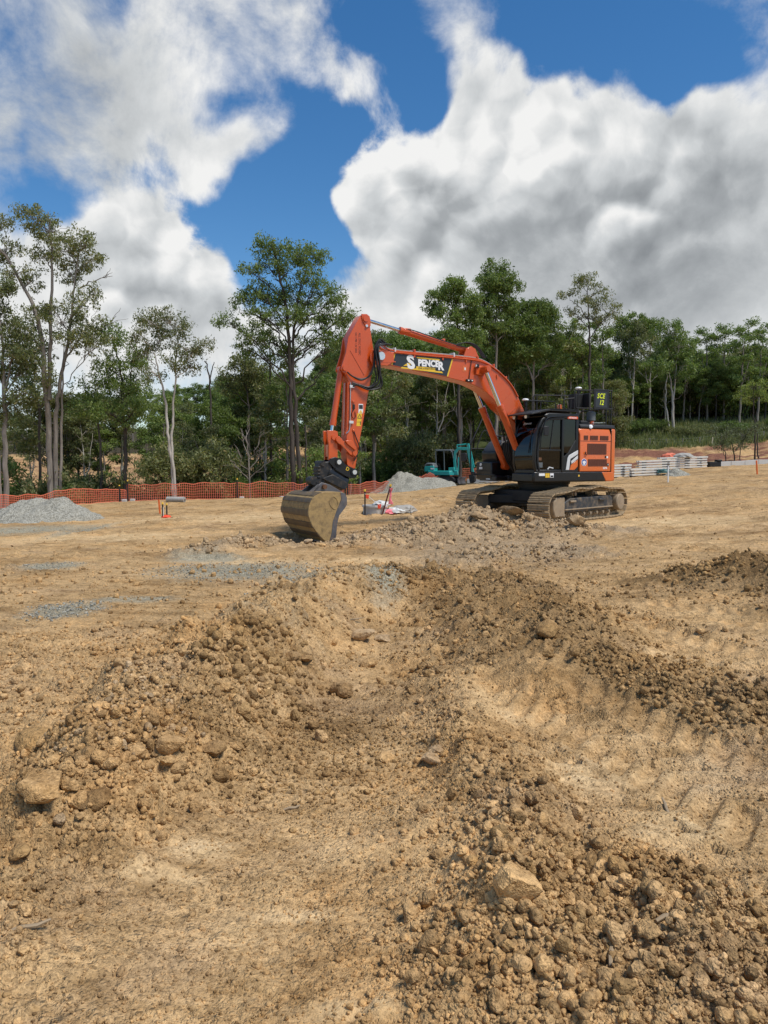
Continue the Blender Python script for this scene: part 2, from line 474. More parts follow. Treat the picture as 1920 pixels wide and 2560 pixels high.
def leaf_mat(name, stops, trans=0.25):
    m, n, bs = new_mat(name)
    isl = n.node('ShaderNodeNewGeometry').outputs['Random Per Island']
    oi = n.node('ShaderNodeObjectInfo').outputs['Random']
    c = n.ramp(isl, stops)
    c = n.mix(1.0, c, n.ramp(oi, [(0, (0.78, 0.80, 0.76)), (0.5, (1, 1, 1)), (1, (1.15, 1.08, 0.95))]), 'MULTIPLY')
    n.put(bs.inputs['Base Color'], c)
    bs.inputs['Roughness'].default_value = 0.5
    bs.inputs['Specular IOR Level'].default_value = 0.35
    tr = n.node('ShaderNodeBsdfTranslucent')
    n.put(tr.inputs[0], n.mix(1.0, c, (1.3, 1.35, 0.7, 1), 'MULTIPLY'))
    mxs = n.node('ShaderNodeMixShader', ins={0: trans})
    n.l.new(bs.outputs[0], mxs.inputs[1])
    n.l.new(tr.outputs[0], mxs.inputs[2])
    n.l.new(mxs.outputs[0], n.n['Material Output'].inputs[0])


leaf_mat('leaf_gum', [(0, (0.087, 0.135, 0.039)), (0.4, (0.155, 0.228, 0.057)), (0.8, (0.232, 0.307, 0.086)), (1, (0.338, 0.376, 0.161))], .38)
leaf_mat('leaf_olive', [(0, (0.099, 0.119, 0.050)), (0.5, (0.169, 0.198, 0.080)), (0.85, (0.249, 0.266, 0.116)), (1, (0.356, 0.296, 0.157))], .38)
leaf_mat('leaf_dark', [(0, (0.067, 0.106, 0.032)), (0.5, (0.123, 0.184, 0.048)), (1, (0.208, 0.269, 0.077))], .38)
leaf_mat('leaf_pale', [(0, (0.06, 0.08, 0.035)), (0.5, (0.115, 0.145, 0.065)), (1, (0.20, 0.225, 0.11))])


def bark(name, a, b, c3):
    m, n, bs = new_mat(name)
    tc = n.node('ShaderNodeTexCoord').outputs['Object']
    s = n.noise(n.vmath('MULTIPLY', tc, (3.0, 3.0, 0.35)), 2.2, 6, 0.7, 0.4)
    c = n.ramp(s, [(0.3, a), (0.5, b), (0.7, c3)])
    n.put(bs.inputs['Base Color'], c)
    bs.inputs['Roughness'].default_value = 0.85
    bb = n.node('ShaderNodeBump', ins={'Strength': 0.6, 'Distance': 0.03, 'Height': n.noise(n.vmath('MULTIPLY', tc, (6.0, 6.0, 0.8)), 4, 5, 0.7)})
    n.put(bs.inputs['Normal'], bb.outputs[0])


bark('bark_dark', (0.025, 0.02, 0.016), (0.055, 0.044, 0.035), (0.10, 0.08, 0.062))
bark('bark_grey', (0.10, 0.085, 0.07), (0.21, 0.18, 0.15), (0.34, 0.30, 0.25))
bark('bark_pale', (0.22, 0.19, 0.15), (0.42, 0.38, 0.32), (0.58, 0.54, 0.47))


# ---------------------------------------------------------------- mesh helpers
def link(o, parent=None):
    COL.objects.link(o)
    if parent is not None:
        o.parent = parent
    return o


def tag(o, label=None, cat=None, group=None, kind=None):
    if label:
        o['label'] = label
    if cat:
        o['category'] = cat
    if group:
        o['group'] = group
    if kind:
        o['kind'] = kind
    return o


def empty(name, loc, rz=0.0):
    o = bpy.data.objects.new(name, None)
    o.empty_display_size = 0.3
    o.location = loc
    o.rotation_euler = (0, 0, rz)
    COL.objects.link(o)
    return o


def np_mesh(name, verts, faces, mat, smooth=False):
    verts = np.asarray(verts, np.float32)
    faces = np.asarray(faces, np.int32)
    k = faces.shape[1]
    me = bpy.data.meshes.new(name)
    me.vertices.add(len(verts))
    me.vertices.foreach_set('co', verts.ravel())
    me.loops.add(faces.size)
    me.loops.foreach_set('vertex_index', faces.ravel())
    me.polygons.add(len(faces))
    me.polygons.foreach_set('loop_start', np.arange(0, faces.size, k, dtype=np.int32))
    me.polygons.foreach_set('use_smooth', np.full(len(faces), smooth, bool))
    me.update(calc_edges=True)
    if mat:
        me.materials.append(MATS[mat])
    return me


class MB:
    """collects shapes and links them as one mesh object"""

    def __init__(s):
        s.v, s.f = [], []

    def add(s, vs, fs):
        b = len(s.v)
        s.v += [tuple(v) for v in vs]
        s.f += [tuple(i + b for i in f) for f in fs]
        return s

    def box(s, lo, hi, M=None):
        (x0, y0, z0), (x1, y1, z1) = lo, hi
        vs = [Vector(p) for p in ((x0, y0, z0), (x1, y0, z0), (x1, y1, z0), (x0, y1, z0), (x0, y0, z1), (x1, y0, z1), (x1, y1, z1), (x0, y1, z1))]
        if M is not None:
            vs = [M @ v for v in vs]
        return s.add(vs, [(0, 3, 2, 1), (4, 5, 6, 7), (0, 1, 5, 4), (1, 2, 6, 5), (2, 3, 7, 6), (3, 0, 4, 7)])

    def beam(s, a, b, w, h, up=(0, 0, 1)):
        """box from a to b, w across, h along up"""
        a, b = Vector(a), Vector(b)
        d = (b - a).normalized()
        upv = Vector(up)
        sd_ = d.cross(upv)
        if sd_.length < 1e-4:
            sd_ = d.cross(Vector((1, 0, 0)))
        sd_.normalize()
        u = sd_.cross(d).normalized()
        vs = []
        for p in (a, b):
            for i, j in ((-1, -1), (1, -1), (1, 1), (-1, 1)):
                vs.append(p + sd_ * (i * w / 2) + u * (j * h / 2))
        return s.add(vs, [(0, 1, 2, 3), (7, 6, 5, 4), (0, 4, 5, 1), (1, 5, 6, 2), (2, 6, 7, 3), (3, 7, 4, 0)])

    def prism(s, prof, y0, y1, axis='y'):
        """extrude an (x,z) outline along y (or an (x,y) outline along z)"""
        n = len(prof)
        if axis == 'y':
            vs = [(x, y0, z) for x, z in prof] + [(x, y1, z) for x, z in prof]
        elif axis == 'x':
            vs = [(y0, a, b) for a, b in prof] + [(y1, a, b) for a, b in prof]
        else:
            vs = [(x, y, y0) for x, y in prof] + [(x, y, y1) for x, y in prof]
        fs = [tuple(range(n)), tuple(range(2 * n - 1, n - 1, -1))]
        for i in range(n):
            j = (i + 1) % n
            fs.append((i, i + n, j + n, j))
        return s.add(vs, fs)

    def strip(s, prof, y0, y1, t):
        """a bent plate: open (x,z) line extruded along y with thickness t"""
        P = [Vector((x, 0, z)) for x, z in prof]
        off = []
        for i, p in enumerate(P):
            a = P[max(i - 1, 0)]
            b = P[min(i + 1, len(P) - 1)]
            d = (b - a).normalized()
            off.append(p + Vector((-d.z, 0, d.x)) * t)
        out = [(p.x, p.z) for p in P] + [(p.x, p.z) for p in reversed(off)]
        n = len(P)
        vs = [(x, y0, z) for x, z in out] + [(x, y1, z) for x, z in out]
        m = len(out)
        fs = []
        for i in range(n - 1):
            fs.append((i, i + 1, m - 2 - i, m - 1 - i))
            fs.append((m + m - 1 - i, m + m - 2 - i, m + i + 1, m + i))
        for i in range(m):
            j = (i + 1) % m
            fs.append((i, i + m, j + m, j))
        return s.add(vs, fs)

    def cyl(s, a, b, r0, r1=None, n=16, caps=True):
        r1 = r0 if r1 is None else r1
        a, b = Vector(a), Vector(b)
        d = (b - a).normalized()
        q = d.to_track_quat('Z', 'Y')
        ux, uy = q @ Vector((1, 0, 0)), q @ Vector((0, 1, 0))
        vs = []
        for p, r in ((a, r0), (b, r1)):
            for i in range(n):
                t = 2 * math.pi * i / n
                vs.append(p + ux * (r * math.cos(t)) + uy * (r * math.sin(t)))
        fs = [(i, (i + 1) % n, n + (i + 1) % n, n + i) for i in range(n)]
        if caps:
            fs += [tuple(range(n - 1, -1, -1)), tuple(range(n, 2 * n))]
        return s.add(vs, fs)

    def tube(s, pts, r, n=8, closed=False):
        pts = [Vector(p) for p in pts]
        rs = r if isinstance(r, (list, tuple)) else [r] * len(pts)
        vs, fs = [], []
        prev = None
        for i, p in enumerate(pts):
            d = (pts[min(i + 1, len(pts) - 1)] - pts[max(i - 1, 0)])
            if d.length < 1e-6:
                d = Vector((0, 0, 1))
            d.normalize()
            if prev is None:
                ux = d.orthogonal().normalized()
            else:
                ux = (prev - d * prev.dot(d))
                ux = ux.normalized() if ux.length > 1e-5 else d.orthogonal().normalized()
            prev = ux
            uy = d.cross(ux)
            for k in range(n):
                t = 2 * math.pi * k / n
                vs.append(p + (ux * math.cos(t) + uy * math.sin(t)) * rs[i])
        for i in range(len(pts) - 1):
            for k in range(n):
                fs.append((i * n + k, i * n + (k + 1) % n, (i + 1) * n + (k + 1) % n, (i + 1) * n + k))
        fs += [tuple(range(n - 1, -1, -1)), tuple(range((len(pts) - 1) * n, len(pts) * n))]
        return s.add(vs, fs)

    def lathe(s, prof, c, n=20, axis=(0, 0, 1)):
        """(r, h) outline turned about an axis through c"""
        q = Vector(axis).to_track_quat('Z', 'Y')
        c = Vector(c)
        vs, fs = [], []
        for r, h in prof:
            for k in range(n):
                t = 2 * math.pi * k / n
                vs.append(c + q @ Vector((r * math.cos(t), r * math.sin(t), h)))
        for i in range(len(prof) - 1):
            for k in range(n):
                fs.append((i * n + k, i * n + (k + 1) % n, (i + 1) * n + (k + 1) % n, (i + 1) * n + k))
        fs += [tuple(range(n - 1, -1, -1)), tuple(range((len(prof) - 1) * n, len(prof) * n))]
        return s.add(vs, fs)

    def xf(s, M):
        s.v = [tuple(M @ Vector(v)) for v in s.v]
        return s

    def build(s, name, mat, parent=None, bev=0.0, seg=2, smooth=35, label=None):
        me = bpy.data.meshes.new(name)
        me.from_pydata(s.v, [], s.f)
        me.validate()
        bm = bmesh.new()
        bm.from_mesh(me)
        bmesh.ops.recalc_face_normals(bm, faces=bm.faces)
        bm.to_mesh(me)
        bm.free()
        me.materials.append(MATS[mat])
        if smooth:
            me.polygons.foreach_set('use_smooth', np.ones(len(me.polygons), bool))
            try:
                me.set_sharp_from_angle(angle=R(smooth))
            except Exception:
                pass
        o = bpy.data.objects.new(name, me)
        link(o, parent)
        if bev > 0:
            b = o.modifiers.new('bevel', 'BEVEL')
            b.width = bev
            b.segments = seg
            b.limit_method = 'ANGLE'
            b.angle_limit = R(40)
            b.harden_normals = False
        if label:
            o['label'] = label
        return o


def bez(pts, n=10):
    """smooth curve through points (Catmull-Rom)"""
    P = [Vector(p) for p in pts]
    P = [P[0] * 2 - P[1]] + P + [P[-1] * 2 - P[-2]]
    out = []
    for i in range(1, len(P) - 2):
        a, b, c, d = P[i - 1:i + 3]
        for k in range(n):
            t = k / n
            out.append(0.5 * ((2 * b) + (c - a) * t + (2 * a - 5 * b + 4 * c - d) * t * t + (3 * b - a - 3 * c + d) * t ** 3))
    out.append(P[-2])
    return out


def text_mesh(txt, size, depth=0.002, shear=0.0, bold=0.0, spacing=1.0, xs=1.0):
    cu = bpy.data.curves.new('lettering', 'FONT')
    cu.body = txt
    cu.size = size
    cu.extrude = depth
    cu.shear = shear
    cu.offset = bold
    cu.space_character = spacing
    cu.resolution_u = 3
    ob = bpy.data.objects.new('lettering', cu)
    COL.objects.link(ob)
    dg = bpy.context.evaluated_depsgraph_get()
    me = bpy.data.meshes.new_from_object(ob.evaluated_get(dg))
    bpy.data.objects.remove(ob)
    if xs != 1.0:
        for v in me.vertices:
            v.co.x *= xs
    return me


def place_text(name, txt, size, mat, parent, origin, xdir, ydir, **kw):
    me = text_mesh(txt, size, **kw)
    me.materials.clear()
    me.materials.append(MATS[mat])
    xd, yd = Vector(xdir).normalized(), Vector(ydir).normalized()
    zd = xd.cross(yd)
    M = Matrix((xd, yd, zd)).transposed().to_4x4()
    M.translation = Vector(origin)
    me.transform(M)
    o = bpy.data.objects.new(name, me)
    return link(o, parent)


# ---------------------------------------------------------------- noise in numpy
def _hash(ix, iy, seed):
    n = (ix.astype(np.int64) * 374761393 + iy.astype(np.int64) * 668265263 + seed * 974711) & 0xFFFFFFFF
    n = ((n ^ (n >> 13)) * 1274126177) & 0xFFFFFFFF
    n = ((n ^ (n >> 15)) * 2246822519) & 0xFFFFFFFF
    return (n ^ (n >> 16)) & 0xFFFF


def pn(x, y, seed=0):
    ix, iy = np.floor(x), np.floor(y)
    fx, fy = x - ix, y - iy
    u, v = fx * fx * fx * (fx * (fx * 6 - 15) + 10), fy * fy * fy * (fy * (fy * 6 - 15) + 10)

    def g(dx, dy):
        a = _hash(ix + dx, iy + dy, seed) * (2 * math.pi / 65536.0)
        return np.cos(a) * (fx - dx) + np.sin(a) * (fy - dy)
    a = g(0, 0) * (1 - u) + g(1, 0) * u
    b = g(0, 1) * (1 - u) + g(1, 1) * u
    return (a * (1 - v) + b * v) * 1.5


def fbm(x, y, octv, seed=0, gain=0.5):
    s, a, f = 0, 1.0, 1.0
    for i in range(octv):
        s = s + a * pn(x * f, y * f, seed + i * 17)
        a *= gain
        f *= 2.03
    return s


def sstep(a, b, x):
    t = np.clip((x - a) / (b - a), 0, 1)
    return t * t * (3 - 2 * t)

# ================================================================ terrain
CTRL = np.array([
    (0, 0, 0), (0, 2.5, -.03), (-1.5, 3, 0.0), (1.5, 3, .03), (0, 5, -.10), (-3, 6, -.03), (3, 6, .05), (-4, 10, -.17), (0, 10, -.20), (4, 9, .03), (7, 12, .12),
    (-3, 15, -.31), (0, 16, -.29), (3, 15, -.14), (4.8, 22.4, -.08), (6.7, 23.7, -.06), (3, 21, -.09), (3.2, 24.2, -.07), (9, 20, .16), (12, 26, .5), (-1.7, 19, -.27), (-6, 20, -.37),
    (-10, 24, -.47), (-8, 30, -.47), (-14, 42, -.62), (-6, 42, -.42), (0, 42, -.15), (-20, 35, -.75), (4, 48, .04), (6, 56, .02), (6, 65, .25), (0, 60, -.2), (11, 56, .3),
    (15.7, 42, 1.12), (22, 42, 1.45), (12, 38, .74), (20, 30, 1.0), (13, 46, .75),
    (-14, 49, -1.6), (-5, 50, -1.5), (-24, 50, -2.0), (-14, 62, -1.6), (-5, 64, -1.3), (2, 72, .3), (-16, 84, 1.7), (-5, 86, 2.0), (-34, 84, 1.0), (-16, 97, 4.2), (0, 98, 4.2), (-45, 98, 3.2),
    (17, 54, 1.2), (24, 54, 1.6), (20, 61, 1.9), (27, 61, 2.15), (36, 60, 2.5), (17, 66, 2.4), (26, 66, 2.75), (22, 74, 4.6), (32, 74, 5.1), (13, 78, 3.7), (32, 98, 8.2), (12, 98, 5.6),
    (0, 130, 7), (25, 128, 10.5), (60, 128, 13), (0, 160, 10), (-70, 160, 9), (45, 160, 15), (90, 160, 17), (-120, 0, -3), (120, 0, 5), (0, -80, 0), (0, 320, 11), (-220, 320, 8), (220, 320, 17), (-60, 40, -2.5), (60, 40, 3)], float)
_c = 3.0


def _phi(x, y):
    return np.sqrt((x[..., None] - CTRL[:, 0]) ** 2 + (y[..., None] - CTRL[:, 1]) ** 2 + _c * _c)


_A = np.block([[_phi(CTRL[:, 0], CTRL[:, 1]), np.ones((len(CTRL), 1))], [np.ones((1, len(CTRL))), np.zeros((1, 1))]])
_wt = np.linalg.solve(_A + np.eye(len(CTRL) + 1) * 1e-6, np.append(CTRL[:, 2], 0))


def base_z(x, y):
    out = np.empty(x.size)
    xf_, yf_ = x.ravel(), y.ravel()
    for i in range(0, x.size, 40000):
        out[i:i + 40000] = _phi(xf_[i:i + 40000], yf_[i:i + 40000]) @ _wt[:-1] + _wt[-1]
    return out.reshape(x.shape)


def wpts(lst):
    """(photo x, photo y, assumed level, height, half width) -> (x, y, height, half width)"""
    return np.array([(*on_plane(a, b, z), h, w) for a, b, z, h, w in lst])


RIDGES = {
    'left': wpts([(120, 2010, .08, .10, .4), (225, 1925, .12, .19, .45), (300, 1845, .16, .26, .5), (382, 1760, .18, .31, .58), (463, 1672, .2, .34, .65), (555, 1622, .2, .35, .72), (650, 1530, .16, .38, .72),
                  (760, 1478, .12, .38, .8), (860, 1446, .08, .36, .9), (950, 1430, .03, .30, .95), (1040, 1440, -.05, .10, .8)]),
    'mid': wpts([(1080, 1432, -.02, .10, 1.0), (1160, 1432, .06, .18, 1.2), (1250, 1462, .14, .23, 1.2), (1366, 1536, .20, .25, 1.0), (1458, 1622, .2, .20, .8), (1620, 1690, .14, .12, .7), (1805, 1740, .1, .07, .6), (2000, 1790, .1, .04, .5)]),
    'edge': wpts([(1076, 1574, 0, .03, .35), (1134, 1713, .02, .07, .3), (1215, 1828, .05, .10, .28), (1270, 1944, .06, .12, .28), (1290, 2037, .06, .12, .28), (1265, 2141, .06, .11, .28), (1210, 2315, .05, .08, .3), (1150, 2480, .03, .05, .3)]),
    'right': wpts([(1640, 1440, .05, .05, .5), (1740, 1432, .1, .14, .7), (1830, 1420, .2, .24, .8), (1925, 1400, .35, .38, 1.0), (2100, 1385, .5, .48, 1.2), (2300, 1420, .5, .4, 1.2)]),
    'rubble': np.array([(-.9, 17.6, .08, .9), (-.2, 17.3, .16, 1.2), (.7, 17.7, .30, 1.4), (1.5, 18.0, .46, 1.5), (2.2, 18.2, .54, 1.5), (3.0, 18.2, .46, 1.4), (3.6, 17.9, .30, 1.3), (4.3, 17.4, .2, 1.2), (5.1, 16.9, .10, 1.0)]),
    'pale': wpts([(1130, 1390, -.1, .10, .8), (1230, 1372, 0, .17, 1.0), (1340, 1362, .05, .17, 1.0), (1440, 1372, 0, .08, .8)]),
    'trench_lip': wpts([(470, 1385, -.3, .08, .5), (540, 1365, -.25, .16, .55), (640, 1352, -.25, .12, .5), (720, 1362, -.3, .04, .4)]),
    'far_spoil': wpts([(380, 1312, -.4, .10, .9), (470, 1300, -.4, .08, .8)]),
    'manhole': wpts([(890, 1290, -.2, .06, .8), (1010, 1270, -.1, .14, .9), (1090, 1255, -.1, .12, .8)]),
}


def ridge(P, x, y):
    best = np.full(x.shape, 1e9)
    hh = np.zeros(x.shape)
    for i in range(len(P) - 1):
        ax_, ay_, ah, aw = P[i]
        bx, by, bh, bw = P[i + 1]
        dx, dy = bx - ax_, by - ay_
        L2 = dx * dx + dy * dy
        t = np.clip(((x - ax_) * dx + (y - ay_) * dy) / L2, 0, 1)
        d = np.hypot(x - ax_ - t * dx, y - ay_ - t * dy)
        w = aw + (bw - aw) * t
        q = d / w
        m = q < best
        best = np.where(m, q, best)
        hh = np.where(m, ah + (bh - ah) * t, hh)
    q = np.clip(best, 0, 1)
    return hh * (1 - q) ** 1.15 * (1 + 0.9 * q), np.exp(-(best * 0.9) ** 2)


def ell(x, y, px, py, rx, ry, z=-.1):
    cx_, cy_ = on_plane(px, py, z)
    hx = rx * cy_ / FPX
    hy = abs(on_plane(px, py - ry, z)[1] - on_plane(px, py + ry, z)[1]) / 2
    return np.sqrt(((x - cx_) / hx) ** 2 + ((y - cy_) / hy) ** 2)


EXC_C, EXC_Z, EXC_TH, TRK_TH = (4.833, 22.415), -0.082, R(208.57), R(225.81)
BKT = (EXC_C[0] + math.cos(EXC_TH) * 7.45, EXC_C[1] + math.sin(EXC_TH) * 7.45)
_far = np.array([0.0])


def near_box(x, y, x0, x1, y0, y1, f):
    return sstep(x0 - f, x0 + f, x) * (1 - sstep(x1 - f, x1 + f, x)) * sstep(y0 - f, y0 + f, y) * (1 - sstep(y1 - f, y1 + f, y))


def mark_mask(x, y):
    """tyre and track prints: how strongly pressed, and the sunk lug pattern"""
    tm = np.zeros(x.shape)
    sink = np.zeros(x.shape)
    for (p, q, hw, pitch, dep) in MARKS:
        dx, dy = q[0] - p[0], q[1] - p[1]
        L = math.hypot(dx, dy)
        u = ((x - p[0]) * dx + (y - p[1]) * dy) / L
        v = (-(x - p[0]) * dy + (y - p[1]) * dx) / L + 0.03 * pn(x * .8, y * .8, 91)
        inn = (1 - sstep(hw * .88, hw, np.abs(v))) * sstep(0, .3, u) * (1 - sstep(L - .3, L, u))
        ph = (u + np.abs(v) * 0.75) / pitch
        bar = sstep(.22, .68, np.abs((ph % 1.0) * 2 - 1)) * (1 - 0.9 * (np.abs(v) < .03))
        m = inn * (0.45 + 0.55 * sstep(-.2, .2, fbm(x * 1.1, y * 1.1, 2, 33)))
        sink = np.where(m > tm, m * dep * (0.12 + 0.88 * bar), sink)
        tm = np.maximum(tm, m)
    return tm, sink


def terrain(x, y, full=True):
    """height and surface-kind masks at world points"""
    x = np.asarray(x, float)
    y = np.asarray(y, float)
    r = np.hypot(x, y)
    z = base_z(x, y)
    pad = 1 - sstep(44, 50, y)              # the bare building pad
    wx = x + 0.10 * fbm(x * 1.6, y * 1.6, 3, 5) * pad
    wy = y + 0.10 * fbm(x * 1.6 + 9, y * 1.6, 3, 6) * pad
    rough = np.zeros(x.shape)
    dark = np.zeros(x.shape)
    grey = np.zeros(x.shape)
    hs = {}
    for k, P in RIDGES.items():
        h, inf = ridge(P, wx, wy)
        z = z + h * (1 + 0.35 * fbm(x * 1.3, y * 1.3, 3, 11))
        hs[k] = inf
        rough = np.maximum(rough, inf * (0.5 if k in ('edge', 'far_spoil') else 1.0))
    # sunk path between the ridges
    h, inf = ridge(wpts([(700, 2250, -.05, .05, .8), (760, 2000, -.1, .08, .75), (870, 1760, -.1, .09, .75), (930, 1640, -.1, .10, .8), (1010, 1540, -.1, .08, .7), (1060, 1480, -.15, .05, .6)]), wx, wy)
    z -= h
    path = inf
    # heap of loose clods, lower right; lumpy ground lower left
    hp = np.exp(-np.clip(ell(x, y, 1560, 2330, 430, 330, .05), 0, 9) ** 4)
    z += 0.06 * hp
    rough = np.maximum(rough, 0.8 * hp)
    lp = np.exp(-np.clip(ell(x, y, 90, 2030, 260, 380, .05), 0, 9) ** 4)
    z += 0.04 * lp
    rough = np.maximum(rough, 0.7 * lp)
    lq = np.exp(-np.clip(ell(x, y, 180, 1640, 420, 130, .05), 0, 9) ** 4)
    rough = np.maximum(rough, 0.55 * lq)
    rough = np.maximum(rough, 0.5 * sstep(.12, .5, fbm(x * .33, y * .7, 3, 81)) * sstep(8, 12, r) * pad)
    rough = np.maximum(rough, 0.7 * np.exp(-np.clip(ell(x, y, 1400, 1540, 330, 120, .1), 0, 5) ** 2))
    # dug hole at the bucket
    hd = np.hypot(x - BKT[0] - .05, y - BKT[1] + .3)
    z -= 0.20 * np.exp(-(hd / 1.15) ** 4)
    hole = np.exp(-(hd / 1.3) ** 2)
    rough = np.maximum(rough, 0.7 * hole)
    # flat pads under the machines
    ex = np.exp(-(np.hypot(x - EXC_C[0], y - EXC_C[1]) / 2.6) ** 6)
    lvl = EXC_Z
    # ---- relief
    n1 = fbm(x * 0.5, y * 0.5, 3, 1)
    n2 = fbm(x * 2.1, y * 2.1, 4, 2)
    n3 = 1 - np.abs(pn(x * 7.3, y * 7.3, 3)) * 2
    n4 = fbm(x * 15, y * 15, 3, 4, .6)
    n5 = pn(x * 34, y * 34, 8)
    fine = 1 - sstep(25, 45, r)
    amp = 0.45 + 1.6 * rough
    mid_ = sstep(9, 16, r) * pad
    dz = n1 * 0.035 + n2 * 0.022 * amp * (1 + 1.0 * mid_) + (n3 * 0.014 * amp * (0.3 + rough) + n4 * 0.015 * amp + n5 * 0.007 * amp) * fine
    lump = np.clip(fbm(x * 3.7, y * 3.7, 2, 21) - 0.35, 0, 1)
    dz += lump * (0.05 + 0.10 * rough) * fine
    tm, sink = mark_mask(x, y)
    flat = np.maximum(np.exp(-np.clip(ell(x, y, 640, 2230, 420, 330, 0), 0, 5) ** 4), np.exp(-np.clip(ell(x, y, 1650, 1900, 330, 160, .05), 0, 5) ** 4))
    dz *= pad * (1 - ex) * (1 - 0.7 * tm) * (1 - 0.55 * flat)
    dz += (1 - pad) * (n1 * 0.18 + n2 * 0.07)
    z = z * (1 - ex) + lvl * ex + dz
    z = z - sink
    if not full:
        return z
    # ---- surface kinds
    grav = np.zeros(x.shape)
    for e in ((600, 1425, 235, 30, -.25), (520, 1395, 120, 15, -.3), (760, 1450, 110, 26, -.2), (165, 1522, 95, 30, -.1), (330, 1500, 130, 12, -.15), (125, 1418, 90, 14, -.3), (720, 1490, 120, 30, -.1), (960, 1445, 60, 40, .0),
              (60, 1318, 210, 14, -.4), (215, 1322, 25, 22, -.4), (1010, 1216, 140, 6, 0)):
        grav = np.maximum(grav, 0.86 * np.exp(-np.clip(ell(x, y, *e), 0, 5) ** 3))
    grav = np.maximum(grav, 0.28 * hs['left'] * sstep(4, 7, y))
    dark = np.maximum(dark, 0.85 * hs['right'])
    dark = np.maximum(dark, 0.62 * hs['mid'])
    dark = np.maximum(dark, 0.5 * np.exp(-np.clip(ell(x, y, 1340, 1540, 300, 120, .1), 0, 5) ** 2))
    dark = np.maximum(dark, 0.42 * sstep(.15, .6, fbm(x * .4, y * 1.0, 4, 71)) * pad * sstep(5, 9, r))
    dark = np.maximum(dark, 0.30 * sstep(-.1, .5, fbm(x * 1.2, y * 1.2, 4, 73)) * (1 - sstep(5, 9, r)))
    dark = np.maximum(dark, 0.40 * np.exp(-np.clip(ell(x, y, 740, 1830, 360, 130), 0, 5) ** 2))
    dark = np.maximum(dark, 0.34 * hp)
    dark = np.maximum(dark, 0.40 * np.exp(-np.clip(ell(x, y, 640, 1680, 130, 90), 0, 5) ** 2))
    dark = np.maximum(dark, 0.30 * lp)
    dark = np.maximum(dark, 0.22 * path * (1 - sstep(4.5, 6, y)))
    dark = np.maximum(dark, 0.5 * hs['far_spoil'])
    grey = np.maximum(np.maximum(hs['rubble'] * 0.85, hole * 0.9), hs['trench_lip'] * 0.8)
    grey = np.maximum(grey, hs['pale'] * 0.9)
    grey = np.maximum(grey, 0.35 * np.exp(-np.clip(ell(x, y, 380, 1790, 140, 70, .1), 0, 5) ** 2))
    grey = np.maximum(grey, 0.4 * hs['manhole'])
    grey = np.maximum(grey, 0.7 * np.exp(-np.clip(ell(x, y, 1190, 1335, 300, 50, 0), 0, 5) ** 3))
    # beyond the pad
    litter = (1 - pad) * (1 - sstep(2, 12, x + 0.3 * (y - 60))) * np.clip(0.95 - 0.9 * near_box(x, y, -60, -1, 68, 94, 3), 0, 1)
    red = 0.75 * near_box(x, y, 11, 70, 52, 67, 2.0) * sstep(-.4, .3, fbm(x * .12, y * .4, 3, 44) + .25)
    red = np.maximum(red, 0.42 * near_box(x, y, -60, -1, 68, 94, 3))
    grass = near_box(x, y, 9, 120, 66.5, 92, 1.2) * 0.95
    litter = np.maximum(litter, 0.95 * near_box(x, y, 0, 200, 91, 600, 4))
    grass = np.maximum(grass, 0.5 * near_box(x, y, 1, 10, 60, 120, 3))
    litter = np.maximum(litter, sstep(93, 99, y) * 0.6 * (1 - sstep(0, 10, x)))
    kind = np.stack([grav, dark, grey, np.ones(x.shape)], -1)
    pale = np.zeros(x.shape)
    for e in ((900, 2505, 330, 38, 0), (420, 2160, 170, 30, 0), (520, 2080, 120, 40, 0), (800, 2240, 200, 30, 0), (1500, 1900, 220, 60, .05), (1720, 2050, 200, 60, .05), (1650, 1660, 260, 50, .05), (1250, 1740, 120, 50, 0), (600, 1290, 420, 16, -.3), (700, 1400, 260, 12, -.25), (900, 1400, 200, 14, -.25), (1650, 1300, 260, 22, .1), (250, 1340, 300, 14, -.35)):
        pale = np.maximum(pale, 0.75 * np.exp(-np.clip(ell(x, y, *e), 0, 5) ** 2.5))
    pale = np.maximum(pale, 0.4 * tm)
    pale = np.maximum(pale, 0.26 * flat)
    pale *= (1 - rough * .7)
    cover = np.stack([grass, red, litter, pale], -1)
    return z, kind, cover, rough


def mk(p, q, z=0.02):
    return on_plane(*p, z), on_plane(*q, z)


MARKS = [(*mk((1180, 1690), (1960, 2200)), .33, .21, .042), (*mk((1230, 1640), (1990, 2010)), .30, .21, .036), (*mk((1180, 1730), (1420, 1900)), .22, .15, .02),
         (*mk((1520, 1540), (2040, 1720)), .30, .21, .045), (*mk((1480, 1480), (2100, 1590)), .30, .21, .045), (*mk((1600, 1500), (2100, 1650)), .28, .2, .04),
         (*mk((200, 1360, ), (900, 1390), -.3), .30, .2, .02), (*mk((100, 1350), (700, 1330), -.3), .3, .2, .02), (*mk((1500, 1330), (1960, 1390), 0), .3, .2, .02)]


def hz(x, y):
    return float(terrain(np.array([float(x)]), np.array([float(y)]), False)[0])


def hit(px, py, y0=1.5, y1=220):
    """where the line of sight through a photo pixel meets the ground"""
    Y = np.geomspace(y0, y1, 1500)
    d = ray(px, py)
    X = d[0] / d[1] * Y
    Z = CAM_H + d[2] / d[1] * Y
    g = terrain(X, Y, False)
    i = np.argmax(g >= Z)
    return Vector((X[i], Y[i], g[i]))


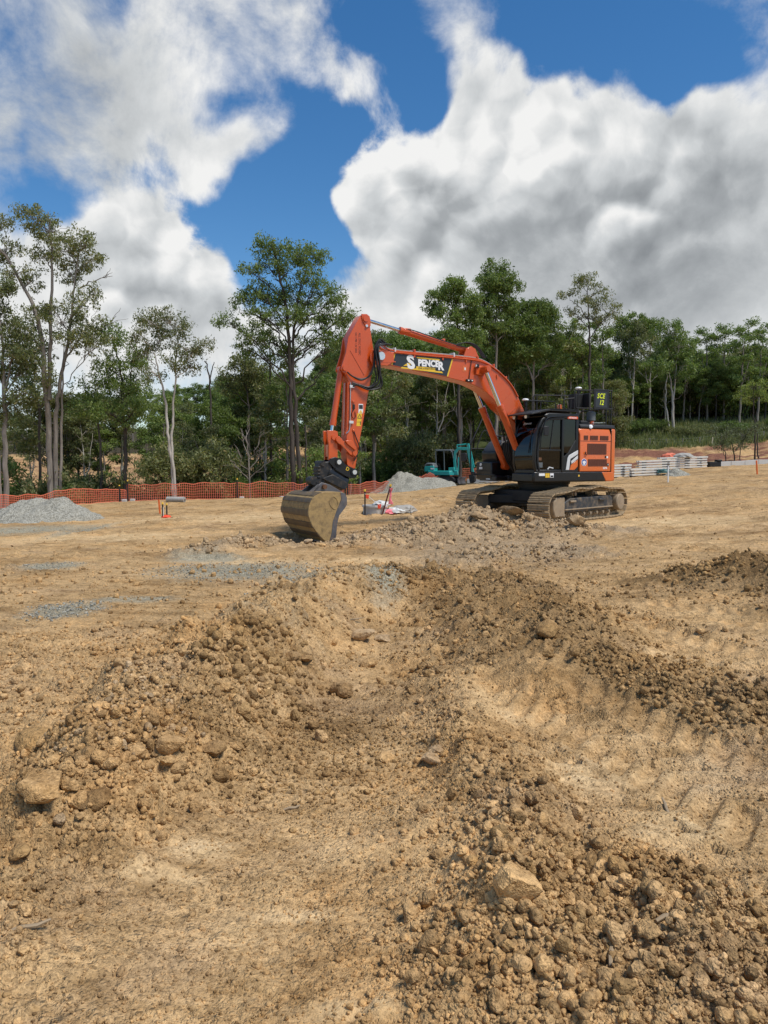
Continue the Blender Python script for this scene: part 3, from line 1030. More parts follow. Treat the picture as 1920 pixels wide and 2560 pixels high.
# polar sheet centred where the photographer stands: fine in front, coarse elsewhere
fine_a = np.linspace(-33, 33, 470)
mid_a = np.concatenate([np.linspace(-60, -33.6, 50), np.linspace(33.6, 60, 50)])
far_a = np.linspace(66, 294, 39)
ang = np.sort(np.concatenate([fine_a, mid_a, far_a]))
rr_ = [0.05, 0.4, 0.8, 1.2]
while rr_[-1] < 62:
    rr_.append(rr_[-1] + 0.0046 * rr_[-1] ** 1.13)
while rr_[-1] < 900:
    rr_.append(rr_[-1] * 1.035)
rr_ = np.array(rr_)
TH, RR = np.meshgrid(R(1) * ang, rr_)
GX, GY = RR * np.sin(TH), RR * np.cos(TH)
GZ, KIND, COVER, ROUGH = terrain(GX, GY)
nr, na = RR.shape
idx = np.arange(nr * na).reshape(nr, na)
i00, i01 = idx[:-1], np.roll(idx, -1, 1)[:-1]
i10, i11 = idx[1:], np.roll(idx, -1, 1)[1:]
quads = np.stack([i00, i10, i11, i01], -1).reshape(-1, 4)
cap_v = np.stack([GX, GY, GZ], -1).reshape(-1, 3)
gme = np_mesh('ground', cap_v, quads, 'ground_soil', True)
for nm, arr in (('ground_kind', KIND), ('ground_cover', COVER)):
    at_ = gme.attributes.new(nm, 'FLOAT_COLOR', 'POINT')
    at_.data.foreach_set('color', arr.reshape(-1).astype(np.float32))
ground = link(bpy.data.objects.new('ground', gme))
tag(ground, 'bare tan clay pad with ridges, wheel marks and gravel smears', 'ground', kind='structure')

# ================================================================ rocks, clods and crumbs of clay
rng = np.random.default_rng(7)


def ico(sub):
    bm = bmesh.new()
    bmesh.ops.create_icosphere(bm, subdivisions=sub, radius=1.0)
    v = np.array([x.co[:] for x in bm.verts])
    f = np.array([[q.index for q in x.verts] for x in bm.faces])
    bm.free()
    return v, f


def rock_shape(sub, seed, angular):
    g = np.random.default_rng(seed)
    v, f = ico(sub)
    # soft lumps
    ph = g.uniform(0, 6.28, (5, 3))
    d = np.zeros(len(v))
    for i in range(5):
        k = g.normal(0, 1.0 + i * 0.55, 3)
        d += np.sin(v @ k + ph[i, 0]) * (0.13 / (1 + 0.35 * i))
    v = v * (1 + d)[:, None]
    # chopped faces
    for i in range(int(4 + 9 * angular)):
        nrm = g.normal(0, 1, 3)
        nrm /= np.linalg.norm(nrm)
        lim = g.uniform(0.58, 0.92) if angular > .5 else g.uniform(0.74, 1.0)
        over = np.clip(v @ nrm - lim, 0, None)
        v = v - over[:, None] * nrm * 0.92
    v *= g.uniform([0.85, 0.72, 0.55], [1.2, 1.0, 0.85])
    if sub >= 3:
        for k_, a_ in ((5, .035), (11, .022)):
            for i in range(3):
                kk = g.normal(0, k_, 3)
                v = v * (1 + np.sin(v @ kk + g.uniform(0, 6)) * a_)[:, None]
        v = v * (1 + g.normal(0, 0.012, len(v)))[:, None]
    return v, f


def to_terrain(pts):
    return terrain(pts[:, 0], pts[:, 1], False)


def along(P, n, wid, g):
    i = g.integers(0, len(P) - 1, n)
    t = g.random(n)
    a, b = P[i], P[i + 1]
    c = a + (b - a) * t[:, None]
    d = (b - a)[:, :2]
    d /= np.linalg.norm(d, axis=1)[:, None]
    off = g.normal(0, 1, n) * c[:, 3] * wid
    return c[:, :2] + np.stack([-d[:, 1], d[:, 0]], 1) * off[:, None] + g.normal(0, .03, (n, 2))


def in_ell(n, px, py, rx, ry, z, g):
    cx_, cy_ = on_plane(px, py, z)
    hx = rx * cy_ / FPX
    hy = abs(on_plane(px, py - ry, z)[1] - on_plane(px, py + ry, z)[1]) / 2
    a = g.uniform(0, 6.283, n)
    r = np.sqrt(g.random(n)) * g.uniform(.75, 1.15, n)
    return np.stack([cx_ + np.cos(a) * r * hx, cy_ + np.sin(a) * r * hy], 1)


def sizes(n, lo, hi, p, g):
    """power-law radii: many small, few large"""
    u = g.random(n)
    return (lo ** (-p) + u * (hi ** (-p) - lo ** (-p))) ** (-1 / p)


def on_cloud(n, px, py, sx, sy):
    cx_, cy_ = on_plane(px, py, 0)
    hy = abs(on_plane(px, py - sy, 0)[1] - on_plane(px, py + sy, 0)[1]) / 2
    return cx_ + rng.normal(0, 1, n) * sx * cy_ / FPX, cy_ + rng.normal(0, 1, n) * hy


ZONES = []      # (name, material, points, radii)
ZONES.append(('heap', 'clod_tan', in_ell(4200, 1560, 2330, 430, 320, .08, rng), sizes(4200, .0042, .036, 1.95, rng)))
ZONES.append(('heap', 'clod_brown', in_ell(2900, 1580, 2320, 440, 300, .08, rng), sizes(2900, .0042, .036, 1.9, rng)))
ZONES.append(('heap', 'clod_tan', in_ell(500, 1140, 2380, 160, 170, .08, rng), sizes(500, .005, .018, 2.0, rng)))
ZONES.append(('leftlow', 'clod_tan', in_ell(2600, 60, 2050, 290, 420, .05, rng), sizes(2600, .005, .036, 1.9, rng)))
ZONES.append(('leftridge', 'clod_tan', along(RIDGES['left'], 4800, .6, rng), sizes(4800, .008, .05, 2.1, rng)))
ZONES.append(('leftridge', 'clod_brown', in_ell(330, 660, 1700, 150, 80, .0, rng), sizes(330, .02, .06, 1.6, rng)))
ZONES.append(('leftridge', 'clod_grey', in_ell(260, 330, 1830, 190, 90, .1, rng), sizes(260, .009, .035, 1.8, rng)))
ZONES.append(('leftflat', 'clod_tan', in_ell(2200, 190, 1650, 420, 130, .0, rng), sizes(2200, .008, .045, 2.1, rng)))
ZONES.append(('midridge', 'clod_brown', along(RIDGES['mid'], 5200, .6, rng), sizes(5200, .009, .05, 2.3, rng)))
ZONES.append(('midridge', 'clod_brown', np.stack(on_cloud(1500, 1400, 1540, 230, 75), 1), sizes(1500, .01, .045, 2.3, rng)))
ZONES.append(('edge', 'clod_tan', along(RIDGES['edge'], 2200, .75, rng), sizes(2200, .006, .045, 1.8, rng)))
ZONES.append(('rightberm', 'clod_brown', along(RIDGES['right'], 900, .6, rng), sizes(900, .015, .06, 2.2, rng)))
ZONES.append(('rubble', 'clod_grey', along(RIDGES['rubble'], 2300, .6, rng), sizes(2300, .018, .13, 2.3, rng)))
ZONES.append(('rubble', 'clod_grey', along(RIDGES['pale'], 700, .6, rng), sizes(700, .015, .06, 2.2, rng)))
ZONES.append(('trench', 'clod_grey', along(RIDGES['trench_lip'], 500, .6, rng), sizes(500, .02, .09, 2.0, rng)))
ZONES.append(('trench', 'clod_grey', np.stack([BKT[0] + rng.normal(.3, .9, 260), BKT[1] - .5 + rng.normal(0, .7, 260)], 1), sizes(260, .02, .09, 2.0, rng)))
ZONES.append(('trench', 'clod_grey', np.stack([rng.uniform(-1.1, 1.2, 500), rng.uniform(16.6, 19.6, 500)], 1), sizes(500, .02, .09, 2.0, rng)))
_pc = RIDGES['mid']
ZONES.append(('path', 'clod_brown', np.stack(on_cloud(2800, 760, 1830, 240, 80), 1), sizes(2800, .006, .022, 2.3, rng)))
for e_ in ((900, 600, 1425, 235, 30, -.25), (260, 760, 1450, 110, 26, -.2), (420, 165, 1522, 95, 30, -.1), (250, 720, 1490, 120, 30, -.1), (160, 60, 1316, 210, 14, -.4), (110, 215, 1322, 28, 24, -.4), (160, 125, 1418, 90, 14, -.3)):
    ZONES.append(('gravel', 'crushed_rock', in_ell(*e_, rng), sizes(e_[0], .008, .026, 2.2, rng)))
# loose crumbs everywhere on the near ground, thinning with distance
na_ = 10500
r_ = 1.75 * (14 / 1.75) ** rng.random(na_)
a_ = rng.uniform(R(-36), R(36), na_)
ZONES.append(('crumbs', 'clod_tan', np.stack([r_ * np.sin(a_), r_ * np.cos(a_)], 1), sizes(na_, .0030, .018, 2.2, rng) * (0.75 + r_ * 0.28)))
nc_ = 9000
r_ = 1.75 * (5.0 / 1.75) ** rng.random(nc_)
a_ = rng.uniform(R(-36), R(36), nc_)
ZONES.append(('crumbs', 'clod_tan', np.stack([r_ * np.sin(a_), r_ * np.cos(a_)], 1), sizes(nc_, .0022, .009, 2.0, rng) * (0.75 + r_ * 0.2)))
nb_ = 2600
r_ = rng.uniform(12, 40, nb_)
a_ = rng.uniform(R(-33), R(33), nb_)
ZONES.append(('crumbs', 'clod_tan', np.stack([r_ * np.sin(a_), r_ * np.cos(a_)], 1), sizes(nb_, .012, .055, 2.6, rng)))

VAR3 = [rock_shape(3, 100 + i, 0.35 if i % 2 else 0.95) for i in range(12)]
VAR2 = [rock_shape(2, 200 + i, 0.4 if i % 2 else 0.95) for i in range(8)]
VAR1 = [rock_shape(1, 300 + i, 0.3) for i in range(8)]
VAR0 = []
for i in range(6):
    g0 = np.random.default_rng(400 + i)
    v0 = np.array([(1, 0, 0), (-1, 0, 0), (0, 1, 0), (0, -1, 0), (0, 0, 1), (0, 0, -1)], float) * g0.uniform(.7, 1.15, (6, 1)) + g0.normal(0, .12, (6, 3))
    VAR0.append((v0, np.array([(0, 2, 4), (2, 1, 4), (1, 3, 4), (3, 0, 4), (2, 0, 5), (1, 2, 5), (3, 1, 5), (0, 3, 5)])))
ROCKME = {}


def rock_me(i, mat):
    if (i, mat) not in ROCKME:
        v, f = VAR3[i]
        ROCKME[(i, mat)] = np_mesh('rock', v, f, mat, True)
        try:
            ROCKME[(i, mat)].set_sharp_from_angle(angle=R(38))
        except Exception:
            pass
    return ROCKME[(i, mat)]


def add_rock(p, rad, mat, var, rot, label, group=None, scl=(1, 1, 1), sink=0.3, name='clod'):
    o = bpy.data.objects.new(name, rock_me(var, mat))
    o.location = (p[0], p[1], p[2] + rad * scl[2] * (0.62 - sink))
    o.rotation_euler = rot
    o.scale = (rad * scl[0], rad * scl[1], rad * scl[2])
    link(o)
    return tag(o, label, 'clod' if name == 'clod' else 'rock', group)


# the big ones that stand out: photo x of centre, y of foot, width, height/width, material, variant, label
BIG = [
    (848, 1746, 76, .80, 'clod_tan', 0, 'round tan clod lying alone on the sunken path right of the left ridge', 'rock'),
    (1292, 2262, 125, 1.15, 'clod_tan', 6, 'large flat pinkish slab standing tilted at the edge of the lower right clod heap', 'rock'),
    (85, 2024, 128, .62, 'clod_tan', 6, 'largest blocky tan clod near the left edge of the picture', 'rock'),
    (232, 2024, 86, .85, 'clod_tan', 9, 'rough tan clod just right of the largest blocky clod at the left edge', 'rock'),
    (75, 1880, 122, .55, 'clod_brown', 3, 'wide brown clod lying at the left edge beyond the largest blocky clod', 'rock'),
    (418, 1906, 74, 1.0, 'clod_tan', 6, 'tall angular tan clod at the foot of the left ridge near end', 'rock'),
    (532, 1894, 76, .68, 'clod_tan', 9, 'squared tan block on the path side of the left ridge near end', 'rock'),
    (335, 1892, 66, .72, 'clod_tan', 0, 'tan clod wedged left of the tall angular clod', 'rock'),
    (418, 1940, 46, .7, 'clod_tan', 3, 'small pale wedge of clay in front of the tall angular clod', 'clod'),
    (1378, 1600, 80, .66, 'clod_brown', 1, 'dark brown boulder with shaded underside on the middle ridge crest', 'rock'),
    (1440, 1652, 38, .95, 'clod_brown', 4, 'round brown clod just below the dark boulder on the middle ridge', 'clod'),
    (1372, 1648, 30, .9, 'clod_brown', 7, 'small brown clod under the overhang of the dark boulder', 'clod'),
    (1092, 1886, 40, .8, 'clod_grey', 9, 'upper dark grey shale lump at the right side of the path', 'rock'),
    (1082, 1918, 58, .55, 'clod_grey', 6, 'lower dark grey shale lump at the right side of the path', 'rock'),
    (966, 1908, 50, .55, 'clod_tan', 3, 'flat pale tan clod in the middle of the path', 'clod'),
    (1156, 2156, 44, 1.0, 'clod_tan', 2, 'upright tan clod left of the pinkish slab', 'clod'),
    (1186, 2168, 38, .9, 'clod_brown', 5, 'brown clod touching the upright clod left of the pinkish slab', 'clod'),
    (1180, 2206, 34, .8, 'clod_tan', 8, 'smooth tan pebble clod below the upright clod left of the pinkish slab', 'clod'),
    (730, 1652, 44, .95, 'clod_tan', 9, 'pale angular clod high on the right slope of the left ridge', 'clod'),
    (766, 1670, 34, .7, 'clod_tan', 6, 'pale wedge clod below the angular one on the left ridge slope', 'clod'),
    (905, 1604, 62, .6, 'clod_grey', 6, 'grey layered shale slab on the slope of the left ridge', 'rock'),
    (958, 1604, 40, .6, 'clod_grey', 9, 'smaller grey shale slab right of the layered slab', 'rock'),
    (922, 1668, 46, .6, 'clod_tan', 1, 'tan clod at the foot of the grey shale slabs', 'clod'),
    (1495, 2186, 72, .62, 'clod_brown', 3, 'cracked brown clod at the top of the lower right heap', 'clod'),
    (1552, 2232, 62, .62, 'clod_tan', 6, 'flat tan clod right below the cracked brown clod', 'clod'),
    (1628, 2236, 56, 1.0, 'clod_brown', 9, 'upright brown block in the upper part of the lower right heap', 'clod'),
    (1428, 2272, 58, .68, 'clod_tan', 2, 'oval tan clod in the middle of the lower right heap', 'clod'),
    (1415, 2388, 52, 1.25, 'clod_brown', 0, 'long upright brown clod in the lower right heap', 'clod'),
    (1422, 2444, 44, 1.0, 'clod_tan', 5, 'round tan clod below the long upright one in the lower right heap', 'clod'),
    (1826, 2386, 62, .8, 'clod_tan', 11, 'tan clod near the right edge in the lower right heap', 'clod'),
    (1626, 2362, 70, .55, 'clod_brown', 6, 'broad brown clod right of centre in the lower right heap', 'clod'),
    (1308, 2440, 60, .72, 'clod_tan', 3, 'tan clod low at the left side of the lower right heap', 'clod'),
    (1250, 2418, 40, .9, 'clod_tan', 9, 'pale angular clod at the left border of the lower right heap', 'clod'),
    (146, 2078, 46, .75, 'clod_grey', 4, 'purple grey pebble below the largest blocky clod', 'rock'),
    (195, 2066, 34, .75, 'clod_tan', 8, 'pale pebble right of the purple grey one', 'clod'),
    (42, 2164, 58, .6, 'clod_brown', 5, 'oval brown clod at the left edge below the purple grey pebble', 'clod'),
    (1200, 1300, 52, .55, 'clod_grey', 3, 'broad grey brown lump leaning against the far track of the orange excavator', 'rock'),
    (1280, 1300, 64, .5, 'clod_grey', 6, 'big grey brown slab lying between the two tracks', 'rock'),
    (1444, 1318, 46, .9, 'clod_grey', 9, 'pointed grey slab leaning on the near track of the orange excavator', 'rock'),
    (768, 1362, 34, .5, 'clod_grey', 4, 'pinkish grey stone under the lip of the digging bucket', 'rock'),
    (800, 1362, 34, .3, 'clod_tan', 6, 'pale flat stone under the lip of the digging bucket', 'rock'),
]
BIG_XY = []
for i, (px, py, w, asp, mat, var, lab, nm) in enumerate(BIG):
    p = hit(px, py)
    rad = w * p.y / FPX / 2.05
    g_ = random.Random(i)
    add_rock((p.x, p.y + rad * 0.6, hz(p.x, p.y + rad * .6)), rad, mat, var, (g_.uniform(-.25, .25), g_.uniform(-.25, .25), g_.uniform(0, 6.28)), lab,
             None, (1.0, 0.95, max(.6, asp * 1.2)), 0.12 if asp > .6 else .2, nm)
    BIG_XY.append((p.x, p.y + rad * .6, rad))
BIG_XY = np.array(BIG_XY)

# project every loose clod; the largest in view become objects of their own
zid = np.concatenate([np.full(len(z[2]), i) for i, z in enumerate(ZONES)])
pts = np.concatenate([z[2] for z in ZONES])
rad = np.concatenate([z[3] for z in ZONES])
ok = (pts[:, 1] > 1.2)
dex = np.hypot(pts[:, 0] - EXC_C[0], pts[:, 1] - EXC_C[1])
ok &= dex > 2.35
fl_ = np.exp(-np.clip(ell(pts[:, 0], pts[:, 1], 600, 2230, 380, 300, 0), 0, 5) ** 4)
ok &= ~((fl_ > .4) & (rad > .009) & (rng.random(len(rad)) < .8))
ok &= (mark_mask(pts[:, 0], pts[:, 1])[0] < .35) | (rad < .009)
zid, pts, rad = zid[ok], pts[ok], rad[ok]
pz = to_terrain(pts)
dep = pts[:, 1]
spx = rad / dep
u_ = np.abs(pts[:, 0] / dep * FPX)
v_ = (CAM_H - pz) / dep * FPX
inview = (u_ < 950) & (v_ < 1390) & (v_ > 0)
order = np.argsort(-np.where(inview, spx, 0))
N_SOLO = 300 - len(BIG)
solo = np.zeros(len(pts), bool)
solo[order[:N_SOLO]] = True
ZLAB = {'heap': ('small tan clod in the loose heap at the lower right', 'clods in the lower right heap'),
        'leftlow': ('small tan clod among the loose lumps at the lower left', 'clods at the lower left'),
        'leftridge': ('loose clod on the slopes of the left dirt ridge', 'clods on the left ridge'),
        'leftflat': ('loose tan clod on the flat ground left of the left ridge', 'clods left of the left ridge'),
        'midridge': ('brown clod on the middle dirt ridge', 'clods on the middle ridge'),
        'edge': ('small clod along the low bank at the right side of the path', 'clods along the path bank'),
        'rightberm': ('brown clod on the dark berm at the right edge', 'clods on the right berm'),
        'rubble': ('grey shale lump in the rubble before the orange excavator', 'rubble before the excavator'),
        'trench': ('grey lump around the hole at the digging bucket', 'lumps around the bucket hole'),
        'gravel': ('grey crushed stone', 'crushed stones'),
        'path': ('small brown crumb lying on the sunken path', 'crumbs on the path'),
        'crumbs': ('loose tan clod scattered on the open ground', 'clods on the open ground')}
# say which clod is meant: its neighbour among the big ones, the side it lies on and how near it is
ORD = ['nearest', 'second nearest', 'third nearest'] + [w + ' nearest' for w in 'fourth fifth sixth seventh eighth ninth tenth eleventh twelfth thirteenth fourteenth fifteenth sixteenth seventeenth eighteenth nineteenth twentieth'.split()]
big_px = np.array([(b[0], b[1] - b[2] * b[3] * .5) for b in BIG], float)
sx_, sy_ = pts[:, 0] / dep * FPX + CXP, v_ + HORIZON
cells = {}
for j in np.nonzero(solo)[0]:
    dd = big_px - np.array([sx_[j], sy_[j]])
    d2 = np.hypot(dd[:, 0], dd[:, 1])
    b = int(np.argmin(d2))
    dx, dy = -dd[b]
    side = ('right' if dx > 0 else 'left') if abs(dx) > abs(dy) else ('before' if dy > 0 else 'behind')
    cells.setdefault((b, side), []).append((d2[b], j))
SHORT = ['alone clod on the path', 'tilted pinkish slab', 'largest blocky clod', 'rough clod by the largest block', 'wide brown clod', 'tall angular clod', 'squared tan block', 'clod left of the tall angular one', 'small pale wedge', 'dark ridge boulder',
         'round clod below the ridge boulder', 'clod under the ridge boulder', 'upper grey shale lump', 'lower grey shale lump', 'flat pale clod mid path', 'upright clod by the pinkish slab', 'brown clod by the upright one', 'smooth pebble by the pinkish slab', 'pale angular clod on the left ridge', 'pale wedge on the left ridge',
         'layered shale slab', 'smaller shale slab', 'clod at the foot of the shale slabs', 'cracked brown clod', 'flat clod below the cracked one', 'upright brown block in the heap', 'oval tan clod in the heap', 'long upright brown clod', 'round clod below the long one', 'heap clod near the right edge', 'broad brown clod in the heap',
         'heap clod low at the left', 'pale angular clod at the heap border', 'purple grey pebble', 'pale pebble at the left', 'oval brown clod at the left edge', 'lump at the far track', 'slab between the tracks', 'pointed slab at the near track', 'pinkish stone under the bucket', 'pale stone under the bucket']
SOLO_LAB = {}
for (b, side), lst in cells.items():
    lst.sort()
    for k, (_, j) in enumerate(lst):
        tone = {'clod_tan': 'tan', 'clod_brown': 'brown', 'clod_grey': 'grey', 'crushed_rock': 'grey'}[ZONES[zid[j]][1]]
        rel = {'right': 'right of', 'left': 'left of', 'before': 'in front of', 'behind': 'behind'}[side]
        SOLO_LAB[j] = '%s small %s clod %s the %s' % (ORD[min(k, 19)], tone, rel, SHORT[b])
for j in np.nonzero(solo)[0]:
    zn, zm = ZONES[zid[j]][0], ZONES[zid[j]][1]
    grp = ZLAB[zn][1]
    lab = SOLO_LAB[j]
    add_rock((pts[j, 0], pts[j, 1], pz[j]), rad[j], zm, int(rng.integers(0, 12)), tuple(rng.uniform(-3.1, 3.1, 3)), lab, grp, tuple(rng.uniform(.85, 1.15, 3)), 0.22)


def rand_rot(n, g):
    q = g.normal(0, 1, (n, 4))
    q /= np.linalg.norm(q, axis=1)[:, None]
    w, x, y, z = q.T
    return np.stack([np.stack([1 - 2 * (y * y + z * z), 2 * (x * y - z * w), 2 * (x * z + y * w)], -1),
                     np.stack([2 * (x * y + z * w), 1 - 2 * (x * x + z * z), 2 * (y * z - x * w)], -1),
                     np.stack([2 * (x * z - y * w), 2 * (y * z + x * w), 1 - 2 * (x * x + y * y)], -1)], -2)


def scatter(name, sel, mat, label):
    V, F, base = [], [], 0
    for lod, cond in ((VAR2, spx * FPX > 7.5), (VAR1, (spx * FPX <= 7.5) & (spx * FPX > 2.8)), (VAR0, spx * FPX <= 2.8)):
        s = np.nonzero(sel & cond)[0]
        var = rng.integers(0, len(lod), len(s))
        for k in range(len(lod)):
            q = s[var == k]
            if not len(q):
                continue
            v, f = lod[k]
            rot = rand_rot(len(q), rng)
            P = np.einsum('nij,vj->nvi', rot, v) * rad[q][:, None, None]
            P += np.stack([pts[q, 0], pts[q, 1], pz[q] + rad[q] * 0.30], -1)[:, None, :]
            V.append(P.reshape(-1, 3))
            F.append((f[None] + (np.arange(len(q)) * len(v))[:, None, None]).reshape(-1, 3) + base)
            base += len(q) * len(v)
    if not V:
        return
    me = np_mesh(name, np.concatenate(V), np.concatenate(F), mat, True)
    tag(link(bpy.data.objects.new(name, me)), label, 'clods', kind='stuff')


rest = ~solo & (v_ > 0) & (u_ < 1300)
zmat = np.array([{'clod_tan': 0, 'clod_brown': 1, 'clod_grey': 2, 'crushed_rock': 3}[z[1]] for z in ZONES])[zid]
scatter('tan_clods', rest & (zmat == 0), 'clod_tan', 'countless small tan clay crumbs strewn over the ground')
scatter('brown_clods', rest & (zmat == 1), 'clod_brown', 'countless small brown crumbs on the ridges and path')
scatter('grey_clods', rest & (zmat == 2), 'clod_grey', 'countless small grey shale bits in rubble and trench')
scatter('crushed_stones', rest & (zmat == 3), 'crushed_rock', 'blue grey crushed stones spread thinly over the clay')

# ================================================================ the orange excavator
EX = empty('excavator', (EXC_C[0], EXC_C[1], EXC_Z), EXC_TH)
tag(EX, 'large orange tracked excavator with black cab and its bucket resting on the ground', 'excavator')
TR = Matrix.Rotation(TRK_TH - EXC_TH, 4, 'Z')


def track_path(n=400):
    """closed line of the chain seen from the side, x forward, z up, slightly sagging on top"""
    out = []
    ri, rs = 0.375, 0.39
    xi, zi, xs_, zs = 1.86, 0.43, -1.86, 0.47
    for k in range(40):                                   # idler, front
        a = R(-92) + R(178) * k / 39
        out.append((xi + ri * math.cos(a), zi + ri * math.sin(a)))
    tops = [(1.2, .845), (.62, .925), (.05, .90), (-.55, .955), (-1.1, .89), (-1.55, .875)]
    for p in bez([(out[-1][0], 0, out[-1][1])] + [(x, 0, z) for x, z in tops] + [(xs_, 0, zs + rs)], 8)[1:]:
        out.append((p.x, p.z))
    for k in range(1, 40):
        a = R(90) + R(180) * k / 39
        out.append((xs_ + rs * math.cos(a), zs + rs * math.sin(a)))
    for k in range(1, 30):
        t = k / 30
        x = xs_ + (xi - xs_) * t
        out.append((x, 0.055 + 0.02 * (1 - min(1, 5 * t)) if t < .2 else 0.055))
    P = np.array(out)
    P = np.vstack([P, P[:1]])
    s = np.concatenate([[0], np.cumsum(np.hypot(*np.diff(P, axis=0).T))])
    return P, s


TP, TS = track_path()
NSHOE = 48
shoe_prof = [(-.088, .0), (-.088, .018), (-.075, .018), (-.066, .045), (-.052, .045), (-.046, .018), (-.012, .018), (-.006, .040), (.008, .040), (.014, .018), (.050, .018), (.057, .040), (.070, .040), (.078, .018), (.096, .018), (.096, .0)]
sm = MB().prism(shoe_prof, -.34, .34)
for sy in (-.085, .085):
    sm.box((-.08, sy - .022, -.09), (.08, sy + .022, .0))
shoe0 = sm.build('track_shoe', 'track_steel', None, smooth=0)
shoe_me = shoe0.data
bpy.data.objects.remove(shoe0)
for side in (1, -1):
    yc = side * 1.246
    lay = TR @ Matrix.Translation((0, yc, 0))
    chain = MB()
    pts_in = []
    for k in range(96):
        s = TS[-1] * k / 96
        x, z = np.interp(s, TS, TP[:, 0]), np.interp(s, TS, TP[:, 1])
        x2, z2 = np.interp((s + .01) % TS[-1], TS, TP[:, 0]), np.interp((s + .01) % TS[-1], TS, TP[:, 1])
        d = Vector((x2 - x, 0, z2 - z)).normalized()
        inn = Vector((-d.z, 0, d.x))
        pts_in.append(Vector((x, 0, z)) + inn * 0.055)
    for sy in (-.085, .085):
        for k in range(96):
            a, b = pts_in[k], pts_in[(k + 1) % 96]
            chain.beam((a.x, sy, a.z), (b.x, sy, b.z), .04, .07, (0, 0, 1) if abs((b - a).normalized().z) < .7 else (1, 0, 0))
    trk = chain.xf(lay).build('track', 'track_steel', EX, smooth=0)
    for k in range(NSHOE):
        s = TS[-1] * k / NSHOE
        x, z = np.interp(s, TS, TP[:, 0]), np.interp(s, TS, TP[:, 1])
        e = .06
        x1, z1 = np.interp((s - e) % TS[-1], TS, TP[:, 0]), np.interp((s - e) % TS[-1], TS, TP[:, 1])
        x2, z2 = np.interp((s + e) % TS[-1], TS, TP[:, 0]), np.interp((s + e) % TS[-1], TS, TP[:, 1])
        d = Vector((x2 - x1, 0, z2 - z1)).normalized()
        out_ = Vector((d.z, 0, -d.x))
        M = Matrix((d, Vector((0, 1, 0)) if d.cross(Vector((0, 1, 0))).dot(out_) > 0 else Vector((0, -1, 0)), out_)).transposed().to_4x4()
        M.translation = Vector((x, 0, z))
        sh = bpy.data.objects.new('track_shoe', shoe_me)
        link(sh, trk)
        sh.matrix_local = lay @ M
    # frame between the runs
    yo = side * .05
    fr = MB().prism([(1.35, .30), (1.35, .52), (1.0, .66), (-1.35, .68), (-1.5, .60), (-1.5, .34), (-1.2, .27), (1.2, .27)], yo - .19, yo + .19)
    frame = fr.xf(lay).build('track_frame', 'frame_steel', EX, bev=.02)
    MB().box((-1.45, yo + side * .19, .335), (1.3, yo + side * .23, .37)).xf(lay).build('frame_rail', 'frame_dusty', frame, bev=.006)
    MB().box((.75, yo + side * .195, .55), (1.05, yo + side * .25, .60)).xf(lay).build('frame_step', 'frame_dusty', frame, bev=.01)
    MB().box((-.95, yo + side * .195, .55), (-.6, yo + side * .26, .61)).xf(lay).build('frame_step', 'frame_steel', frame, bev=.012)
    for xx in (.35, -.45):
        MB().box((xx - .13, yo - .05, .67), (xx + .13, yo + .12, .676)).xf(lay).build('frame_opening', 'black_matt', frame)
    gd = MB().prism([(1.30, .16), (1.30, .70), (1.72, .70), (1.86, .60), (1.90, .40), (1.80, .16)], yo - .21, yo + .21)
    gd.xf(lay).build('idler_guard', 'frame_dusty', EX, bev=.03)
    MB().lathe([(.0, -.14), (.30, -.14), (.335, -.07), (.335, .07), (.30, .14), (0, .14)], (1.86, 0, .43), 28, (0, 1, 0)).xf(lay).build('idler', 'track_steel', EX)
    spk = MB().lathe([(.0, -.06), (.30, -.06), (.30, .06), (0, .06)], (-1.86, 0, .47), 28, (0, 1, 0))
    for k in range(21):
        a = 2 * math.pi * k / 21
        Mx = Matrix.Translation((-1.86, 0, .47)) @ Matrix.Rotation(a, 4, 'Y')
        spk.box((.28, -.03, -.028), (.345, .03, .028), Mx)
    spk.xf(lay).build('sprocket', 'track_steel', EX)
    MB().lathe([(.24, 0), (.25, .02), (.25, .27), (.225, .30), (.0, .31)], (-1.86, side * .03, .47), 28, (0, side, 0)).xf(lay).build('final_drive', 'frame_dusty', EX)
    for k in range(8):
        xx = 1.30 - k * (2.6 / 7)
        ro = MB().lathe([(0, -.16), (.07, -.16), (.07, -.12), (.10, -.11), (.10, -.05), (.075, -.04), (.075, .04), (.10, .05), (.10, .11), (.07, .12), (.07, .16), (.045, .165), (.045, .22), (0, .22)], (xx, yo * .5, .205), 14, (0, side, 0))
        ro.box((xx - .06, -.03 + side * .14 - .02, .2), (xx + .06, side * .14 + .03, .32))
        ro.xf(lay).build('track_roller', 'frame_dusty', EX)
    for xx in (.62, -.55):
        MB().lathe([(0, -.12), (.075, -.12), (.075, .12), (.05, .13), (.05, .20), (0, .2)], (xx, 0, .775), 14, (0, side, 0)).box((xx - .05, -.05, .6), (xx + .05, .05, .75)).xf(lay).build('carrier_roller', 'frame_dusty', EX)
